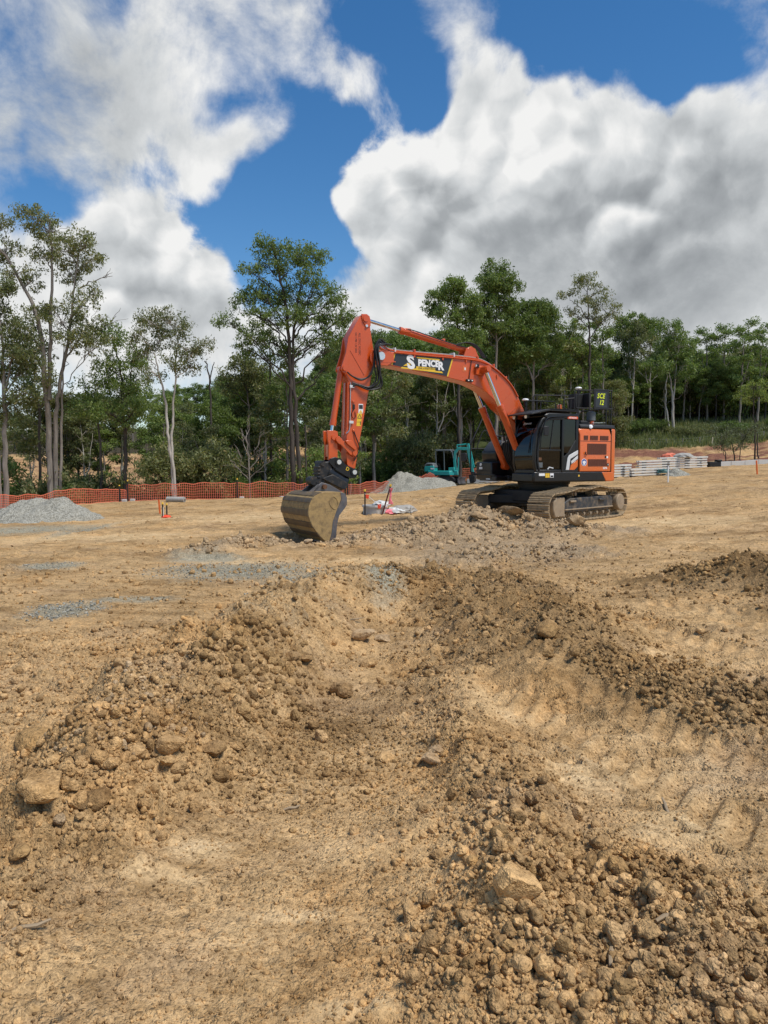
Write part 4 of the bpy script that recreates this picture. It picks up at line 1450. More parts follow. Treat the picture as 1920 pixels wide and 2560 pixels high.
# car body between the tracks
cb = MB().prism([(-.75, -.8), (-.95, -1.1), (-.95, 1.1), (-.75, .8), (.75, .8), (1.0, 1.1), (1.0, -1.1), (.75, -.8)][::-1], .52, .86, 'z')
cb.xf(TR).build('car_body', 'under_dark', EX, bev=.03)
lg = MB()
for sx in (1, -1):
    lg.prism([(sx * .55, -.75), (sx * .98, -1.15), (sx * 1.25, -1.15), (sx * .95, -.3), (sx * .95, .3), (sx * 1.25, 1.15), (sx * .98, 1.15), (sx * .55, .75)], .45, .72, 'z')
lg.xf(TR).build('cross_member', 'under_dark', EX, bev=.03)
MB().lathe([(0, .84), (.72, .84), (.74, .90), (.74, 1.02), (.78, 1.03), (.78, 1.12), (0, 1.12)], (0, 0, 0), 48).build('slew_ring', 'under_dark', EX)

# ---- upper deck
deck = MB().prism([(1.48, .40), (1.48, 1.30), (-1.42, 1.33), (-1.5, 1.0), (-1.75, 0), (-1.5, -1.0), (-1.42, -1.38), (1.25, -1.40), (1.48, -1.25), (1.48, -.42), (1.05, -.38), (1.05, .36)], 1.11, 1.27, 'z')
deck.build('deck', 'black_paint', EX, bev=.025)
sk = MB().prism([(1.50, 1.27), (1.50, 1.345), (-1.05, 1.345), (-1.28, 1.345), (-1.28, 1.27)], 1.12, 1.40, 'z').build('side_skirt', 'black_paint', EX, bev=.03)
MB().prism([(-1.03, 1.385), (-1.49, 1.385), (-1.49, 1.115), (-1.20, 1.115)], 1.05, 1.352).build('rear_corner_panel', 'orange_panel', EX, bev=.02)
for (x0, x1, z0_, z1_, mt) in ((1.33, 1.12, 1.29, 1.36, 'decal_white'), (1.10, .95, 1.24, 1.36, 'decal_yellow'), (.93, .80, 1.24, 1.36, 'decal_white'), (-.12, -.17, 1.26, 1.31, 'cap_yellow')):
    MB().box((x1, 1.3455, z0_), (x0, 1.3485, z1_)).build('warning_sticker', mt, sk)
place_text('sticker_mark', '!', .09, 'decal_dark', sk, (1.035, 1.3495, 1.265), (-1, 0, 0), (0, 0, 1), depth=.0006)
MB().prism([(1.085, 1.255), (.965, 1.255), (1.025, 1.345)], 1.3489, 1.3492).build('sticker_triangle', 'cap_yellow', sk)
MB().box((.915, 1.349, 1.25), (.815, 1.3496, 1.30)).build('sticker_print', 'decal_dark', sk)

# ---- engine house side, hood and counterweight
hp_ = [(-.17, 1.41), (-.17, 2.56), (-.26, 2.64), (-1.38, 2.64), (-1.385, 1.41)]
house = MB().prism([(1.00, 1.405), (1.345, 1.405), (1.345, 2.46), (1.27, 2.64), (1.0, 2.66)], -.17, -1.385, 'x').build('engine_side_panel', 'orange_panel', EX, bev=.02)
MB().box((-1.38, 1.3435, 2.275), (-.175, 1.348, 2.287)).build('panel_seam', 'black_matt', house)


def grille(x0, x1, z0_, z1_, n, vert=0):
    g = MB().box((x1, 1.338, z0_), (x0, 1.349, z1_)).build('grille', 'black_matt', house)
    lv = MB()
    for k in range(n):
        zz = z0_ + (z1_ - z0_) * (k + .5) / n
        lv.beam((x1, 1.352, zz), (x0, 1.352, zz), .012, (z1_ - z0_) / n * .62)
    for k in range(vert):
        xx = x0 + (x1 - x0) * (k + .5) / vert
        lv.box((xx - .006, 1.345, z0_), (xx + .006, 1.358, z1_))
    lv.build('louvre', 'grille_dark', g, smooth=0)


grille(-.31, -.47, 2.32, 2.44, 5)
grille(-.55, -.86, 2.32, 2.44, 6, 4)
grille(-.94, -1.27, 2.32, 2.44, 6, 4)
grille(-.45, -1.20, 1.90, 2.21, 13, 10)
grille(-.49, -1.22, 1.56, 1.76, 8, 10)
MB().cyl((-.335, 1.343, 1.67), (-.335, 1.349, 1.67), .105, n=28).build('ear_protection_sign', 'decal_white', house)
MB().cyl((-.335, 1.346, 1.67), (-.335, 1.351, 1.67), .092, n=28).build('sign_disc', 'decal_blue', house)
sgn = MB().cyl((-.335, 1.349, 1.675), (-.335, 1.353, 1.675), .042, n=18)
for s_ in (-.047, .047):
    sgn.box((-.335 + s_ - .014, 1.349, 1.645), (-.335 + s_ + .014, 1.3535, 1.70))
sgn.box((-.375, 1.349, 1.60), (-.295, 1.353, 1.635))
sgn.build('sign_pictogram', 'decal_white', house)
MB().cyl((-1.27, 1.343, 1.60), (-1.27, 1.356, 1.60), .045, n=16).build('panel_lock', 'black_matt', house)
MB().cyl((-1.27, 1.35, 1.60), (-1.27, 1.36, 1.60), .022, n=12).build('lock_core', 'pin_steel', house)
MB().box((-1.20, 1.343, 1.79), (-1.14, 1.350, 1.86)).build('latch', 'black_matt', house)
MB().box((-1.27, 1.343, 1.79), (-1.21, 1.349, 1.85)).build('latch_sticker', 'decal_white', house)
MB().tube(bez([(-.40, 1.35, 1.93), (-.36, 1.38, 1.97), (-.37, 1.38, 1.90), (-.42, 1.36, 1.88)], 5), .014, 6).build('hose_clip', 'black_matt', house)
place_text('model_lettering', 'ESTB', .075, 'decal_white', house, (-1.08, 1.3465, 1.475), (-1, 0, 0), (0, 0, 1), depth=.001, bold=.003)
# counterweight with rounded back
cwo = [(-1.41, 1.34), (-1.60, 1.30), (-1.655, 1.18)]
for k in range(9):
    a = R(56) - R(112) * k / 8
    cwo.append((-1.66 - .42 * (math.cos(a) - math.cos(R(56))) / (1 - math.cos(R(56))), 1.10 * math.sin(a) / math.sin(R(56))))
cwo += [(-1.655, -1.20), (-1.60, -1.33), (-1.41, -1.36)]
cw = MB().prism(cwo, 1.115, 2.655, 'z').build('counterweight', 'orange_panel', EX, bev=.05, seg=3)
MB().prism([(-1.405, 1.33), (-1.42, 1.33), (-1.42, -1.33), (-1.405, -1.33)], 1.2, 2.66, 'z').build('dark_gap_strip', 'black_matt', cw)  # black strip put in for the darkness of the gap before the counterweight
MB().prism([(a * 1.004, b * 1.004) for a, b in cwo], 1.385, 1.40, 'z').build('counterweight_rib', 'orange_panel', cw)
# engine deck behind and right
MB().box((-1.38, -1.36, 1.27), (-.15, .98, 2.60)).build('engine_house', 'black_paint', EX, bev=.04)
MB().prism([(.98, 2.58), (1.30, 2.655), (1.27, 2.76), (.9, 2.80), (-1.2, 2.80), (-1.33, 2.6)], -.22, -1.6, 'x').build('hood', 'black_matt', EX, bev=.03)
# right-hand boxes in front: tank and tool box
rb = MB().prism([(1.48, 1.14), (1.50, 1.30), (1.50, 1.68), (1.02, 1.70), (.95, 1.70), (.95, 1.14)], -1.40, -.62).build('tool_box', 'black_paint', EX, bev=.035)
MB().box((.96, -1.405, 1.40), (1.507, -.615, 1.425)).build('tool_box_lid_seam', 'black_matt', rb)
MB().prism([(.95, 1.20), (1.30, 1.70), (1.33, 1.98), (1.05, 2.30), (.85, 2.36), (-.10, 2.36), (-.10, 1.20)], -1.38, -.66).build('fuel_tank', 'black_paint', EX, bev=.05, seg=3)
MB().cyl((1.50, -1.15, 1.60), (1.515, -1.15, 1.60), .045, n=18).build('work_lamp', 'lamp_lens', rb)
MB().box((1.50, -1.23, 1.46), (1.506, -1.07, 1.53)).build('plate', 'decal_white', rb)
MB().box((.98, -.70, 1.62), (1.01, -.52, 1.68)).build('plate', 'decal_white', rb)
for (yy, w_) in ((-.80, .10), (.62, .10)):
    MB().box((1.481, yy - w_, 1.15), (1.486, yy + w_, 1.22)).build('front_sticker', 'silver', rb)
MB().prism([(1.505, -1.42), (1.53, -1.3), (1.53, -.45), (1.49, -.42), (1.49, -1.42)], 1.27, 1.31, 'z').build('bumper_strip', 'black_paint', EX, bev=.01)
# front edge panels under the cab
MB().box((1.05, .38, 1.12), (1.52, 1.30, 1.36)).build('cab_base', 'black_paint', EX, bev=.03)

# ---- cab
CABP = [(1.44, 1.40), (1.50, 1.62), (1.51, 1.95), (1.44, 2.35), (1.28, 2.72), (1.10, 2.93), (.95, 2.995), (-.08, 3.0), (-.10, 1.40)]
cab = empty('cab', (0, 0, 0))
cab.parent = EX
yl, yr = 1.33, .36
# pillars and rails as bent box tubes
PILF = [(1.42, 1.40), (1.485, 1.64), (1.49, 1.95), (1.455, 2.35), (1.36, 2.69), (1.22, 2.89), (1.04, 2.97)]
for y0_, y1_, nm in ((yl - .11, yl, 'front_pillar'), (yr, yr + .08, 'front_pillar')):
    MB().strip(PILF, y0_, y1_, .09).build(nm, 'black_paint', cab, bev=.018)
MB().strip([(1.35, 1.42), (1.41, 1.66), (1.415, 1.95), (1.375, 2.33), (1.28, 2.65), (1.15, 2.83), (.98, 2.90), (.50, 2.92)], yl + .002, yl + .035, .055).build('door_frame', 'black_matt', cab, bev=.012)
MB().box((.44, yl - .06, 1.40), (.52, yl + .03, 2.94)).build('door_pillar', 'black_paint', cab, bev=.015)
MB().box((-.12, yl - .08, 1.40), (-.02, yl + .005, 2.97)).build('rear_pillar', 'black_paint', cab, bev=.015)
MB().box((-.12, yr, 1.40), (-.02, yr + .08, 2.97)).build('rear_pillar', 'black_paint', cab, bev=.015)
MB().prism([(1.08, 2.90), (1.18, 2.95), (1.12, 3.01), (1.0, 3.05), (-.10, 3.05), (-.14, 2.98), (-.10, 2.88)], yr - .01, yl + .02).build('roof', 'black_paint', cab, bev=.03)
MB().tube(bez([(1.31, yl + .045, 2.0), (1.30, yl + .05, 2.35), (1.20, yl + .05, 2.70), (1.05, yl + .05, 2.91), (.5, yl + .05, 2.965), (.3, yl + .05, 2.965)], 8), .016, 6).build('gutter_rail', 'black_paint', cab)
MB().box((-.1, yr, 1.36), (1.42, yl + .01, 1.46)).build('cab_floor', 'black_paint', cab, bev=.015)
ws = [(1.475, 1.86), (1.468, 1.95), (1.43, 2.35), (1.335, 2.68), (1.20, 2.87)]
MB().strip(ws, yr + .08, yl - .11, .012).build('windshield', 'tinted_glass', cab)
MB().strip([(1.41, 1.46), (1.465, 1.64), (1.472, 1.84)], yr + .08, yl - .11, .012).build('lower_windshield', 'tinted_glass', cab)
MB().beam((1.475, yr + .06, 1.85), (1.475, yl - .09, 1.85), .03, .035).build('windshield_bar', 'black_paint', cab, bev=.006)
MB().beam((1.50, yl - .25, 1.93), (1.385, yl - .22, 2.62), .018, .018).build('wiper_arm', 'black_matt', cab)
MB().prism([(1.40, 1.48), (1.40, 1.99), (.52, 2.0), (.52, 1.48)], yl - .035, yl - .02).build('door_lower_pane', 'tinted_glass', cab)
MB().prism([(1.395, 2.03), (1.345, 2.35), (1.25, 2.64), (1.13, 2.81), (.97, 2.88), (.52, 2.89), (.52, 2.03)], yl - .035, yl - .02).build('door_window', 'tinted_glass', cab)
MB().box((.52, yl - .04, 1.985), (1.41, yl + .004, 2.03)).build('door_mid_rail', 'black_paint', cab, bev=.006)
MB().beam((.92, yl - .015, 2.03), (.80, yl - .015, 2.88), .018, .022).build('window_divider', 'black_matt', cab)
MB().prism([(.44, 1.95), (.44, 2.89), (-.03, 2.89), (-.03, 2.30), (.25, 1.93)], yl - .035, yl - .02).build('rear_side_window', 'tinted_glass', cab)
lp_ = MB().prism([(.46, 1.46), (.42, 1.82), (.25, 1.94), (-.03, 2.32), (-.03, 1.46)], yl - .05, yl - .005).build('rear_lower_panel', 'black_paint', cab, bev=.012)
MB().prism([(.35, 1.45), (.28, 1.80), (.23, 1.87), (-.105, 2.02), (-.105, 1.90), (.18, 1.76), (.22, 1.45)], yl - .004, yl + .012).build('swoosh_panel', 'silver', lp_, bev=.008)
MB().prism([(.15, 1.70), (.135, 1.62), (-.105, 1.77), (-.105, 1.87)], yl - .004, yl + .010).build('swoosh_panel', 'silver', lp_, bev=.006)
MB().prism([(.205, 1.45), (.15, 1.60), (-.105, 1.75), (-.105, 1.55), (.02, 1.45)], yl - .004, yl + .009).build('accent_panel', 'orange_panel', lp_, bev=.008)
MB().box((yr * 0 + .0, yr + .01, 1.46), (1.40, yr + .02, 2.9)).build('right_window', 'tinted_glass', cab)
MB().box((-.09, yr + .08, 1.5), (-.08, yl - .08, 2.9)).build('rear_window', 'tinted_glass', cab)
pl_ = MB().box((-.06, yl + .02, 2.895), (.33, yl + .032, 2.965)).build('maker_plate', 'decal_orange', cab, bev=.004)
place_text('maker_lettering', 'HITACHI', .058, 'decal_white', pl_, (.285, yl + .0325, 2.91), (-1, 0, 0), (0, 0, 1), depth=.001, bold=.0015, xs=1.25)
place_text('windshield_lettering', 'Spencer', .11, 'decal_white', cab, (1.325, .62, 2.735), (0, 1, 0), (-.5, 0, .86), depth=.001, shear=.3)
seat = MB().box((.25, .60, 1.75), (.75, 1.10, 1.90)).box((.18, .62, 1.85), (.32, 1.08, 2.55)).box((.18, .72, 2.55), (.28, .98, 2.75)).build('seat', 'seat_cloth', cab, bev=.05)
MB().box((.3, .62, 1.46), (.7, 1.08, 1.76)).build('seat_base', 'black_matt', cab, bev=.02)
MB().box((.45, 1.10, 1.80), (1.0, 1.22, 1.98)).box((.45, .46, 1.80), (1.0, .58, 1.98)).build('console', 'black_matt', cab, bev=.03)
MB().box((1.18, yl - .02, 1.52), (1.37, yl - .012, 1.66)).build('door_kick_pocket', 'grey_plastic', cab, bev=.01)
MB().box((1.22, yl - .019, 1.72), (1.34, yl - .010, 1.80)).build('door_label', 'rust_steel', cab)
MB().tube([(1.0, yl - .01, 1.47), (.95, yl + .0, 1.53), (.80, yl - .01, 1.50)], .018, 6).build('door_handle', 'silver', cab)
# sun visor guard on the roof with two lamps
vis = MB().prism([(1.64, 3.01), (1.10, 3.135), (1.0, 3.155), (-.08, 3.155), (-.08, 3.10), (.98, 3.10), (1.10, 3.08), (1.64, 2.975)], yr - .06, yl + .04).build('roof_guard', 'black_matt', cab, bev=.008)
sl = MB()
for k in range(9):
    yy = yr + k * .12
    sl.box((-.05, yy, 3.155), (.98, yy + .06, 3.168))
sl.build('guard_slat', 'black_paint', vis, smooth=0)
for yy in (.46, .98):
    lm = MB().box((1.44, yy - .07, 2.90), (1.52, yy + .07, 3.0)).build('work_lamp', 'black_matt', cab, bev=.01)
    MB().lathe([(0, 0), (.055, 0), (.055, .02), (0, .03)], (1.515, yy, 2.95), 14, (1, 0, -.15)).build('lamp_lens', 'lamp_lens', lm)
mir = MB().prism([(1.30, 2.40), (1.30, 2.64), (1.26, 2.67), (1.14, 2.67), (1.11, 2.64), (1.13, 2.40)], 1.46, 1.50)
mir = mir.build('mirror', 'black_matt', cab, bev=.02)
MB().tube([(1.30, yl + .0, 2.62), (1.30, 1.42, 2.64), (1.22, 1.47, 2.60)], .014, 6).build('mirror_arm', 'black_matt', mir)

# ---- rails, antennas, beacons and the number board on top
def rail(pts, r=.02, nm='guard_rail', n=7):
    return MB().tube(bez(pts, 6) if len(pts) > 2 else pts, r, n).build(nm, 'black_matt', EX)


def polyrail(pts, r=.018, nm='guard_rail'):
    return MB().tube(pts, r, 7).build(nm, 'black_matt', EX)


# along the cab roof
polyrail([(1.02, .40, 3.15), (1.02, .40, 3.42), (.98, .40, 3.46), (-.02, .40, 3.46), (-.06, .40, 3.42), (-.06, .40, 3.15)])
polyrail([(.50, .40, 3.15), (.50, .40, 3.46)])
polyrail([(.38, 1.25, 3.15), (.38, 1.25, 3.42), (.33, 1.25, 3.46), (-.02, 1.25, 3.50)])
polyrail([(.12, 1.25, 3.15), (.12, 1.25, 3.47)])
# cage round the rear platform
for yy in (1.25, -.55):
    polyrail([(-.02, yy, 3.18), (-.02, yy, 3.68), (-.06, yy, 3.73), (-1.50, yy, 3.78)])
    polyrail([(-.10, yy, 3.22), (-1.52, yy, 3.24)])
    for xx in (-.16, -1.26, -1.46):
        polyrail([(xx, yy, 2.78), (xx, yy, 3.76)])
polyrail([(-1.46, 1.25, 3.77), (-1.46, -.55, 3.77)])
polyrail([(-1.46, 1.25, 3.25), (-1.46, -.55, 3.25)])
polyrail([(-1.38, 1.25, 2.8), (-1.38, 1.25, 3.68), (-1.32, 1.25, 3.73), (-1.0, 1.25, 3.74)], .014)
nb = MB().box((-1.33, 1.262, 3.21), (-.74, 1.285, 3.80)).build('number_board', 'black_matt', EX, bev=.008)
MB().box((-1.25, 1.285, 3.27), (-.80, 1.288, 3.72)).build('board_plate', 'decal_dark', nb)
place_text('fleet_lettering', 'SCE', .20, 'lime_letter', nb, (-.855, 1.2885, 3.535), (-1, 0, 0), (0, 0, 1), depth=.001, shear=.22, bold=.004, xs=.85, spacing=1.08)
place_text('fleet_lettering', '12', .20, 'lime_letter', nb, (-.935, 1.2885, 3.345), (-1, 0, 0), (0, 0, 1), depth=.001, shear=.22, bold=.004, xs=.9)
MB().box((-.62, 1.0, 3.26), (-.58, 1.25, 3.66)).box((-.75, .70, 3.24), (-.30, 1.0, 3.66)).build('control_box', 'black_matt', EX, bev=.01)


def antenna(x, y, z0_, z1_):
    a = MB().cyl((x, y, z0_), (x, y, z1_), .022, n=8).lathe([(.03, 0), (.05, .06), (.05, .12), (.03, .14)], (x, y, z1_ - .16), 10).build('antenna_mast', 'black_matt', EX)
    MB().lathe([(.02, 0), (.085, .01), (.10, .035), (.085, .06), (.04, .075), (0, .078)], (x, y, z1_), 18).build('antenna_dome', 'white', a)


antenna(1.10, .44, 2.98, 3.43)
antenna(-.45, .95, 2.80, 3.79)
bc = MB().cyl((-.02, .62, 3.15), (-.02, .62, 3.24), .03, n=10).build('beacon_stem', 'black_matt', EX)
MB().lathe([(.075, 0), (.08, .02), (.07, .15), (.03, .165), (0, .165)], (-.02, .62, 3.20), 16).build('beacon', 'beacon', bc)
polyrail([(-.12, .52, 3.15), (-.12, .52, 3.40), (.06, .72, 3.40), (.06, .72, 3.15)], .012, 'beacon_guard')
MB().lathe([(.0, 0), (.07, 0), (.075, .06), (.06, .12), (.0, .13)], (-.82, 1.12, 2.74), 16).build('beacon', 'beacon', EX)
MB().lathe([(.09, 0), (.13, .04), (.13, .24), (.12, .28), (.06, .30), (0, .30)], (-.86, 1.05, 2.86), 20).build('air_pre_cleaner', 'grey_plastic', EX)
MB().cyl((-.86, 1.05, 2.7), (-.86, 1.05, 2.88), .05, n=12).build('air_pipe', 'black_matt', EX)
MB().lathe([(0, 0), (.05, 0), (.06, .015), (0, .03)], (-.62, 1.29, 2.70), 14, (.45, .8, .25)).build('house_lamp', 'lamp_lens', EX)
MB().beam((-.78, 1.18, 2.82), (-1.28, 1.18, 2.835), .05, .02).build('grab_bar', 'pipe_metal', EX)
MB().box((-1.35, -.2, 2.78), (-.9, .6, 2.92)).build('exhaust_box', 'black_matt', EX, bev=.03)
MB().tube([(-1.1, .2, 2.8), (-1.1, .2, 3.12), (-1.22, .2, 3.22)], .05, 12).build('exhaust_pipe', 'frame_steel', EX)
# handrails, mirror and extinguisher on the right-hand side
polyrail([(1.54, -1.30, 1.30), (1.66, -1.40, 1.32), (1.70, -1.40, 1.40), (1.71, -1.40, 2.18), (1.68, -1.40, 2.28), (1.28, -1.40, 3.00), (1.20, -1.40, 3.06), (1.13, -1.40, 3.04), (1.10, -1.40, 2.98), (1.10, -1.40, 2.55), (1.05, -1.40, 2.50), (.2, -1.40, 2.48)], .022, 'handrail')
polyrail([(1.71, -1.40, 2.09), (.88, -1.39, 2.09)], .02, 'handrail')
polyrail([(1.46, -1.39, 2.09), (1.45, -1.39, 2.22), (1.28, -1.39, 2.60), (1.20, -1.39, 2.66), (1.10, -1.39, 2.66)], .018, 'handrail')
polyrail([(.85, -.70, 2.36), (.85, -.70, 2.98), (.78, -.70, 3.05), (.3, -.70, 3.05), (.22, -.70, 2.98), (.22, -.70, 2.36)], .018, 'handrail')
m2 = MB().prism([(-1.70, 1.70), (-1.46, 1.68), (-1.42, 1.74), (-1.45, 1.94), (-1.50, 1.96), (-1.70, 1.95), (-1.73, 1.9)], 1.80, 1.86, 'x').build('mirror', 'black_matt', EX, bev=.02)
MB().tube([(1.83, -1.58, 1.72), (1.80, -1.52, 1.62), (1.71, -1.40, 1.62)], .014, 6).build('mirror_arm', 'black_matt', m2)
fe = MB().lathe([(0, 0), (.07, .0), (.075, .02), (.075, .40), (.05, .47), (.025, .49), (.025, .53), (0, .53)], (.72, -.30, 2.42), 18).build('fire_extinguisher', 'red_gloss', EX)
MB().box((.69, -.33, 2.93), (.77, -.27, 3.0)).tube([(.74, -.30, 2.96), (.80, -.24, 2.95), (.80, -.22, 2.7)], .012, 6).build('extinguisher_valve', 'black_matt', fe)
MB().box((.640, -.38, 2.66), (.80, -.22, 2.69)).build('extinguisher_strap', 'black_matt', fe)

# ---- boom
BW = .24
top = [(5.98, 4.53), (5.49, 4.55), (3.45, 4.55), (3.03, 4.55), (2.52, 4.52), (2.25, 4.43), (1.95, 4.29), (1.70, 4.11), (1.49, 3.92), (1.23, 3.60), (.97, 3.16), (.55, 2.45), (.22, 1.98), (.0, 1.90)]
low = [(-.05, 1.72), (.05, 1.58), (.35, 1.60), (.75, 1.95), (1.05, 2.42), (1.31, 2.80), (1.56, 3.02), (1.85, 3.22), (2.14, 3.50), (2.35, 3.65), (2.55, 3.75), (2.95, 3.88), (3.68, 3.99), (5.42, 4.19), (5.80, 4.20), (5.98, 4.25)]
boom = MB().prism(top + low, -BW, BW).build('boom', 'orange', EX, bev=.012)
# tip fork plates, bosses and pins
MB().prism([(5.98, 4.57), (5.55, 4.58), (5.35, 4.50), (5.35, 4.30), (5.55, 4.18), (5.98, 4.18), (6.05, 4.30), (6.05, 4.46)], BW, BW + .03).build('tip_plate', 'orange', boom, bev=.008)
MB().cyl((5.74, BW, 4.42), (5.74, BW + .07, 4.42), .105, n=24).build('pin_cap', 'pin_steel', boom)
MB().cyl((5.90, BW, 4.42), (5.90, BW + .06, 4.42), .085, n=24).build('pin_boss', 'orange', boom)
MB().beam((5.30, BW + .02, 4.30), (5.95, BW + .02, 4.24), .03, .025).build('weld_rib', 'orange', boom)
MB().cyl((2.52, BW, 4.25), (2.52, BW + .33, 4.25), .10, n=20).build('cylinder_boss', 'orange', boom)
MB().prism([(2.75, 4.12), (2.72, 4.33), (2.50, 4.36), (2.40, 4.22), (2.50, 4.08)], BW, BW + .07).build('boss_plate', 'orange', boom, bev=.01)
MB().cyl((2.52, BW + .33, 4.25), (2.52, BW + .36, 4.25), .08, n=20).build('pin_cap', 'orange', boom)
MB().cyl((2.52, -BW, 4.25), (2.52, -BW - .33, 4.25), .10, n=20).build('cylinder_boss', 'orange', boom)
MB().beam((1.30, BW + .003, 3.25), (1.66, BW + .003, 2.93), .014, .02).build('weld_rib', 'orange', boom)
MB().beam((1.36, BW + .002, 3.76), (1.95, BW + .002, 3.27), .006, .012).build('weld_rib', 'orange', boom)
lw = MB().box((2.66, BW + .02, 4.30), (2.74, BW + .10, 4.40)).build('boom_lamp', 'black_matt', boom, bev=.01)
MB().cyl((2.74, BW + .06, 4.35), (2.76, BW + .06, 4.35), .035, n=12).build('lamp_lens', 'lamp_lens', lw)
MB().box((3.02, BW, 4.18), (3.16, BW + .004, 4.33)).build('reflector', 'orange_panel', boom)
MB().box((3.06, BW + .004, 4.22), (3.10, BW + .008, 4.29)).build('reflector_mark', 'decal_white', boom)
cm = MB().box((2.83, BW, 3.90), (3.06, BW + .07, 3.97)).build('camera_unit', 'black_matt', boom, bev=.015)
MB().box((2.86, BW + .071, 3.92), (2.90, BW + .075, 3.95)).box((2.98, BW + .071, 3.92), (3.02, BW + .075, 3.95)).build('camera_mark', 'decal_white', cm)
MB().tube(bez([(2.95, BW + .02, 3.97), (2.93, BW + .03, 4.15), (2.90, BW + .03, 4.35), (2.86, BW + .02, 4.54)], 5), .011, 6).build('cable', 'rubber', boom)
# company board on the boom
dk = MB().prism([(5.29, 4.515), (3.52, 4.50), (3.68, 4.015), (5.38, 4.215)], BW + .001, BW + .006).build('company_board', 'decal_dark', boom)
MB().prism([(5.325, 4.517), (5.295, 4.516), (5.385, 4.215), (5.415, 4.218)], BW + .001, BW + .007).build('board_edge', 'decal_yellow', dk)
MB().prism([(3.515, 4.50), (3.475, 4.50), (3.64, 4.01), (3.68, 4.015)], BW + .001, BW + .007).build('board_edge', 'decal_yellow', dk)
sl_ = -.028     # text runs towards -x and stays level with the boom
TX, TY = (-1, 0, .012), (.012, 0, 1)


def dtext(txt, size, x, z, mat, **kw):
    return place_text('lettering', txt, size, mat, dk, (x, BW + .009, z), TX, TY, depth=.0015, **kw)


dtext('S', .47, 4.92, 4.165, 'decal_white', shear=-.12, bold=.022, xs=1.05)
dtext('PENCE', .235, 4.60, 4.245, 'decal_white', bold=.012, xs=.93)
dtext('R', .30, 3.97, 4.18, 'decal_white', bold=.014, xs=.98)
dtext('CIVIL & EARTHWORKS', .062, 4.60, 4.158, 'decal_dark', bold=.001, xs=1.02)
MB().prism([(4.66, 4.475), (3.93, 4.465), (3.90, 4.425), (4.62, 4.44)], BW + .006, BW + .008).build('yellow_stripe', 'decal_yellow', dk)
MB().prism([(5.10, 4.185), (5.14, 4.145), (3.80, 4.09), (3.85, 4.135), (4.05, 4.14), (4.05, 4.215), (4.66, 4.225), (4.66, 4.165)], BW + .006, BW + .008).build('yellow_stripe', 'decal_yellow', dk)
MB().prism([(4.92, 4.30), (4.84, 4.29), (4.84, 4.215), (5.06, 4.215)], BW + .006, BW + .008).build('yellow_stripe', 'decal_yellow', dk)
# pipes along the boom top, clamps
BP = [(5.62, 4.70), (5.35, 4.60), (4.4, 4.585), (3.3, 4.58), (2.6, 4.55), (2.2, 4.43), (1.85, 4.23), (1.5, 3.95), (1.25, 3.62), (1.1, 3.36)]
for k, (yy, dzz, mt) in enumerate(((.16, .035, 'pipe_metal'), (.10, .05, 'pipe_metal'), (.04, .035, 'pipe_metal'), (.20, -.0, 'orange'), (-.05, .04, 'pipe_metal'), (-.12, .04, 'orange'))):
    MB().tube(bez([(x, yy, z + dzz) for x, z in BP], 7), .017, 7).build('hydraulic_pipe', mt, boom)
MB().tube(bez([(x - .02, BW + .025, z - .055) for x, z in BP[1:-1]], 7), .02, 7).build('hydraulic_pipe', 'orange', boom)
for (x, z) in ((5.28, 4.6), (4.68, 4.6), (3.42, 4.6), (2.62, 4.56), (2.06, 4.38), (1.62, 4.06)):
    MB().box((x - .022, -.16, z - .04), (x + .022, .22, z + .075)).build('pipe_clamp', 'silver' if x in (5.28, 3.42) else 'orange', boom, bev=.006)
for (x, z) in ((4.72, 4.45), (3.82, 4.44), (3.05, 4.43), (1.98, 4.06)):
    MB().box((x - .022, BW, z), (x + .022, BW + .03, z + .09)).build('clamp_block', 'orange', boom, bev=.005)

# ---- hydraulic cylinders
def cylinder(nm, base, tip, frac, rb_, rr_c, parent=None, mat='orange'):
    b, t = Vector(base), Vector(tip)
    m = b.lerp(t, frac)
    d = (t - b).normalized()
    c = MB().cyl(b, m, rb_, n=20).cyl(m - d * .12, m + d * .015, rb_ * 1.14, n=20)
    ax_ = Vector((0, 1, 0))
    c.cyl(b - ax_ * rb_ * .95, b + ax_ * rb_ * .95, rb_ * 1.05, n=16)
    cb_ = c.build(nm, mat, parent or EX, bev=0)
    MB().cyl(m, t - d * .05, rr_c, n=16).build('piston_rod', 'chrome', cb_)
    MB().cyl(t - ax_ * rb_ * .9, t + ax_ * rb_ * .9, rb_ * .95, n=16).build('rod_eye', mat, cb_)
    return cb_


for yy in (.42, -.42):
    c_ = cylinder('boom_cylinder', (1.13, yy, 1.55), (2.52, yy, 4.25), .635, .098, .058)
    MB().tube(bez([(1.97, yy * 1.0 + .10, 3.10), (1.75, yy + .13, 2.75), (1.45, yy + .13, 2.15), (1.25, yy + .10, 1.8)], 6), .017, 6).build('cylinder_pipe', 'orange', c_)
ac = cylinder('arm_cylinder', (2.80, 0, 4.78), (6.14, 0, 5.38), .665, .082, .048)
MB().tube(bez([(4.9, .07, 5.22), (4.6, .1, 5.18), (3.9, .1, 5.03), (3.2, .1, 4.90), (2.9, .1, 4.86)], 5), .016, 6).build('cylinder_pipe', 'rubber', ac)
MB().box((4.72, -.05, 5.12), (4.98, .09, 5.24)).box((3.62, -.05, 4.98), (3.70, .08, 5.06)).build('cylinder_port', 'orange', ac, bev=.02)
MB().prism([(3.1, 4.54), (2.98, 4.84), (2.82, 4.90), (2.68, 4.84), (2.50, 4.50)], -.17, -.12).prism([(3.1, 4.54), (2.98, 4.84), (2.82, 4.90), (2.68, 4.84), (2.50, 4.50)], .12, .17).build('cylinder_bracket', 'orange', boom, bev=.008)
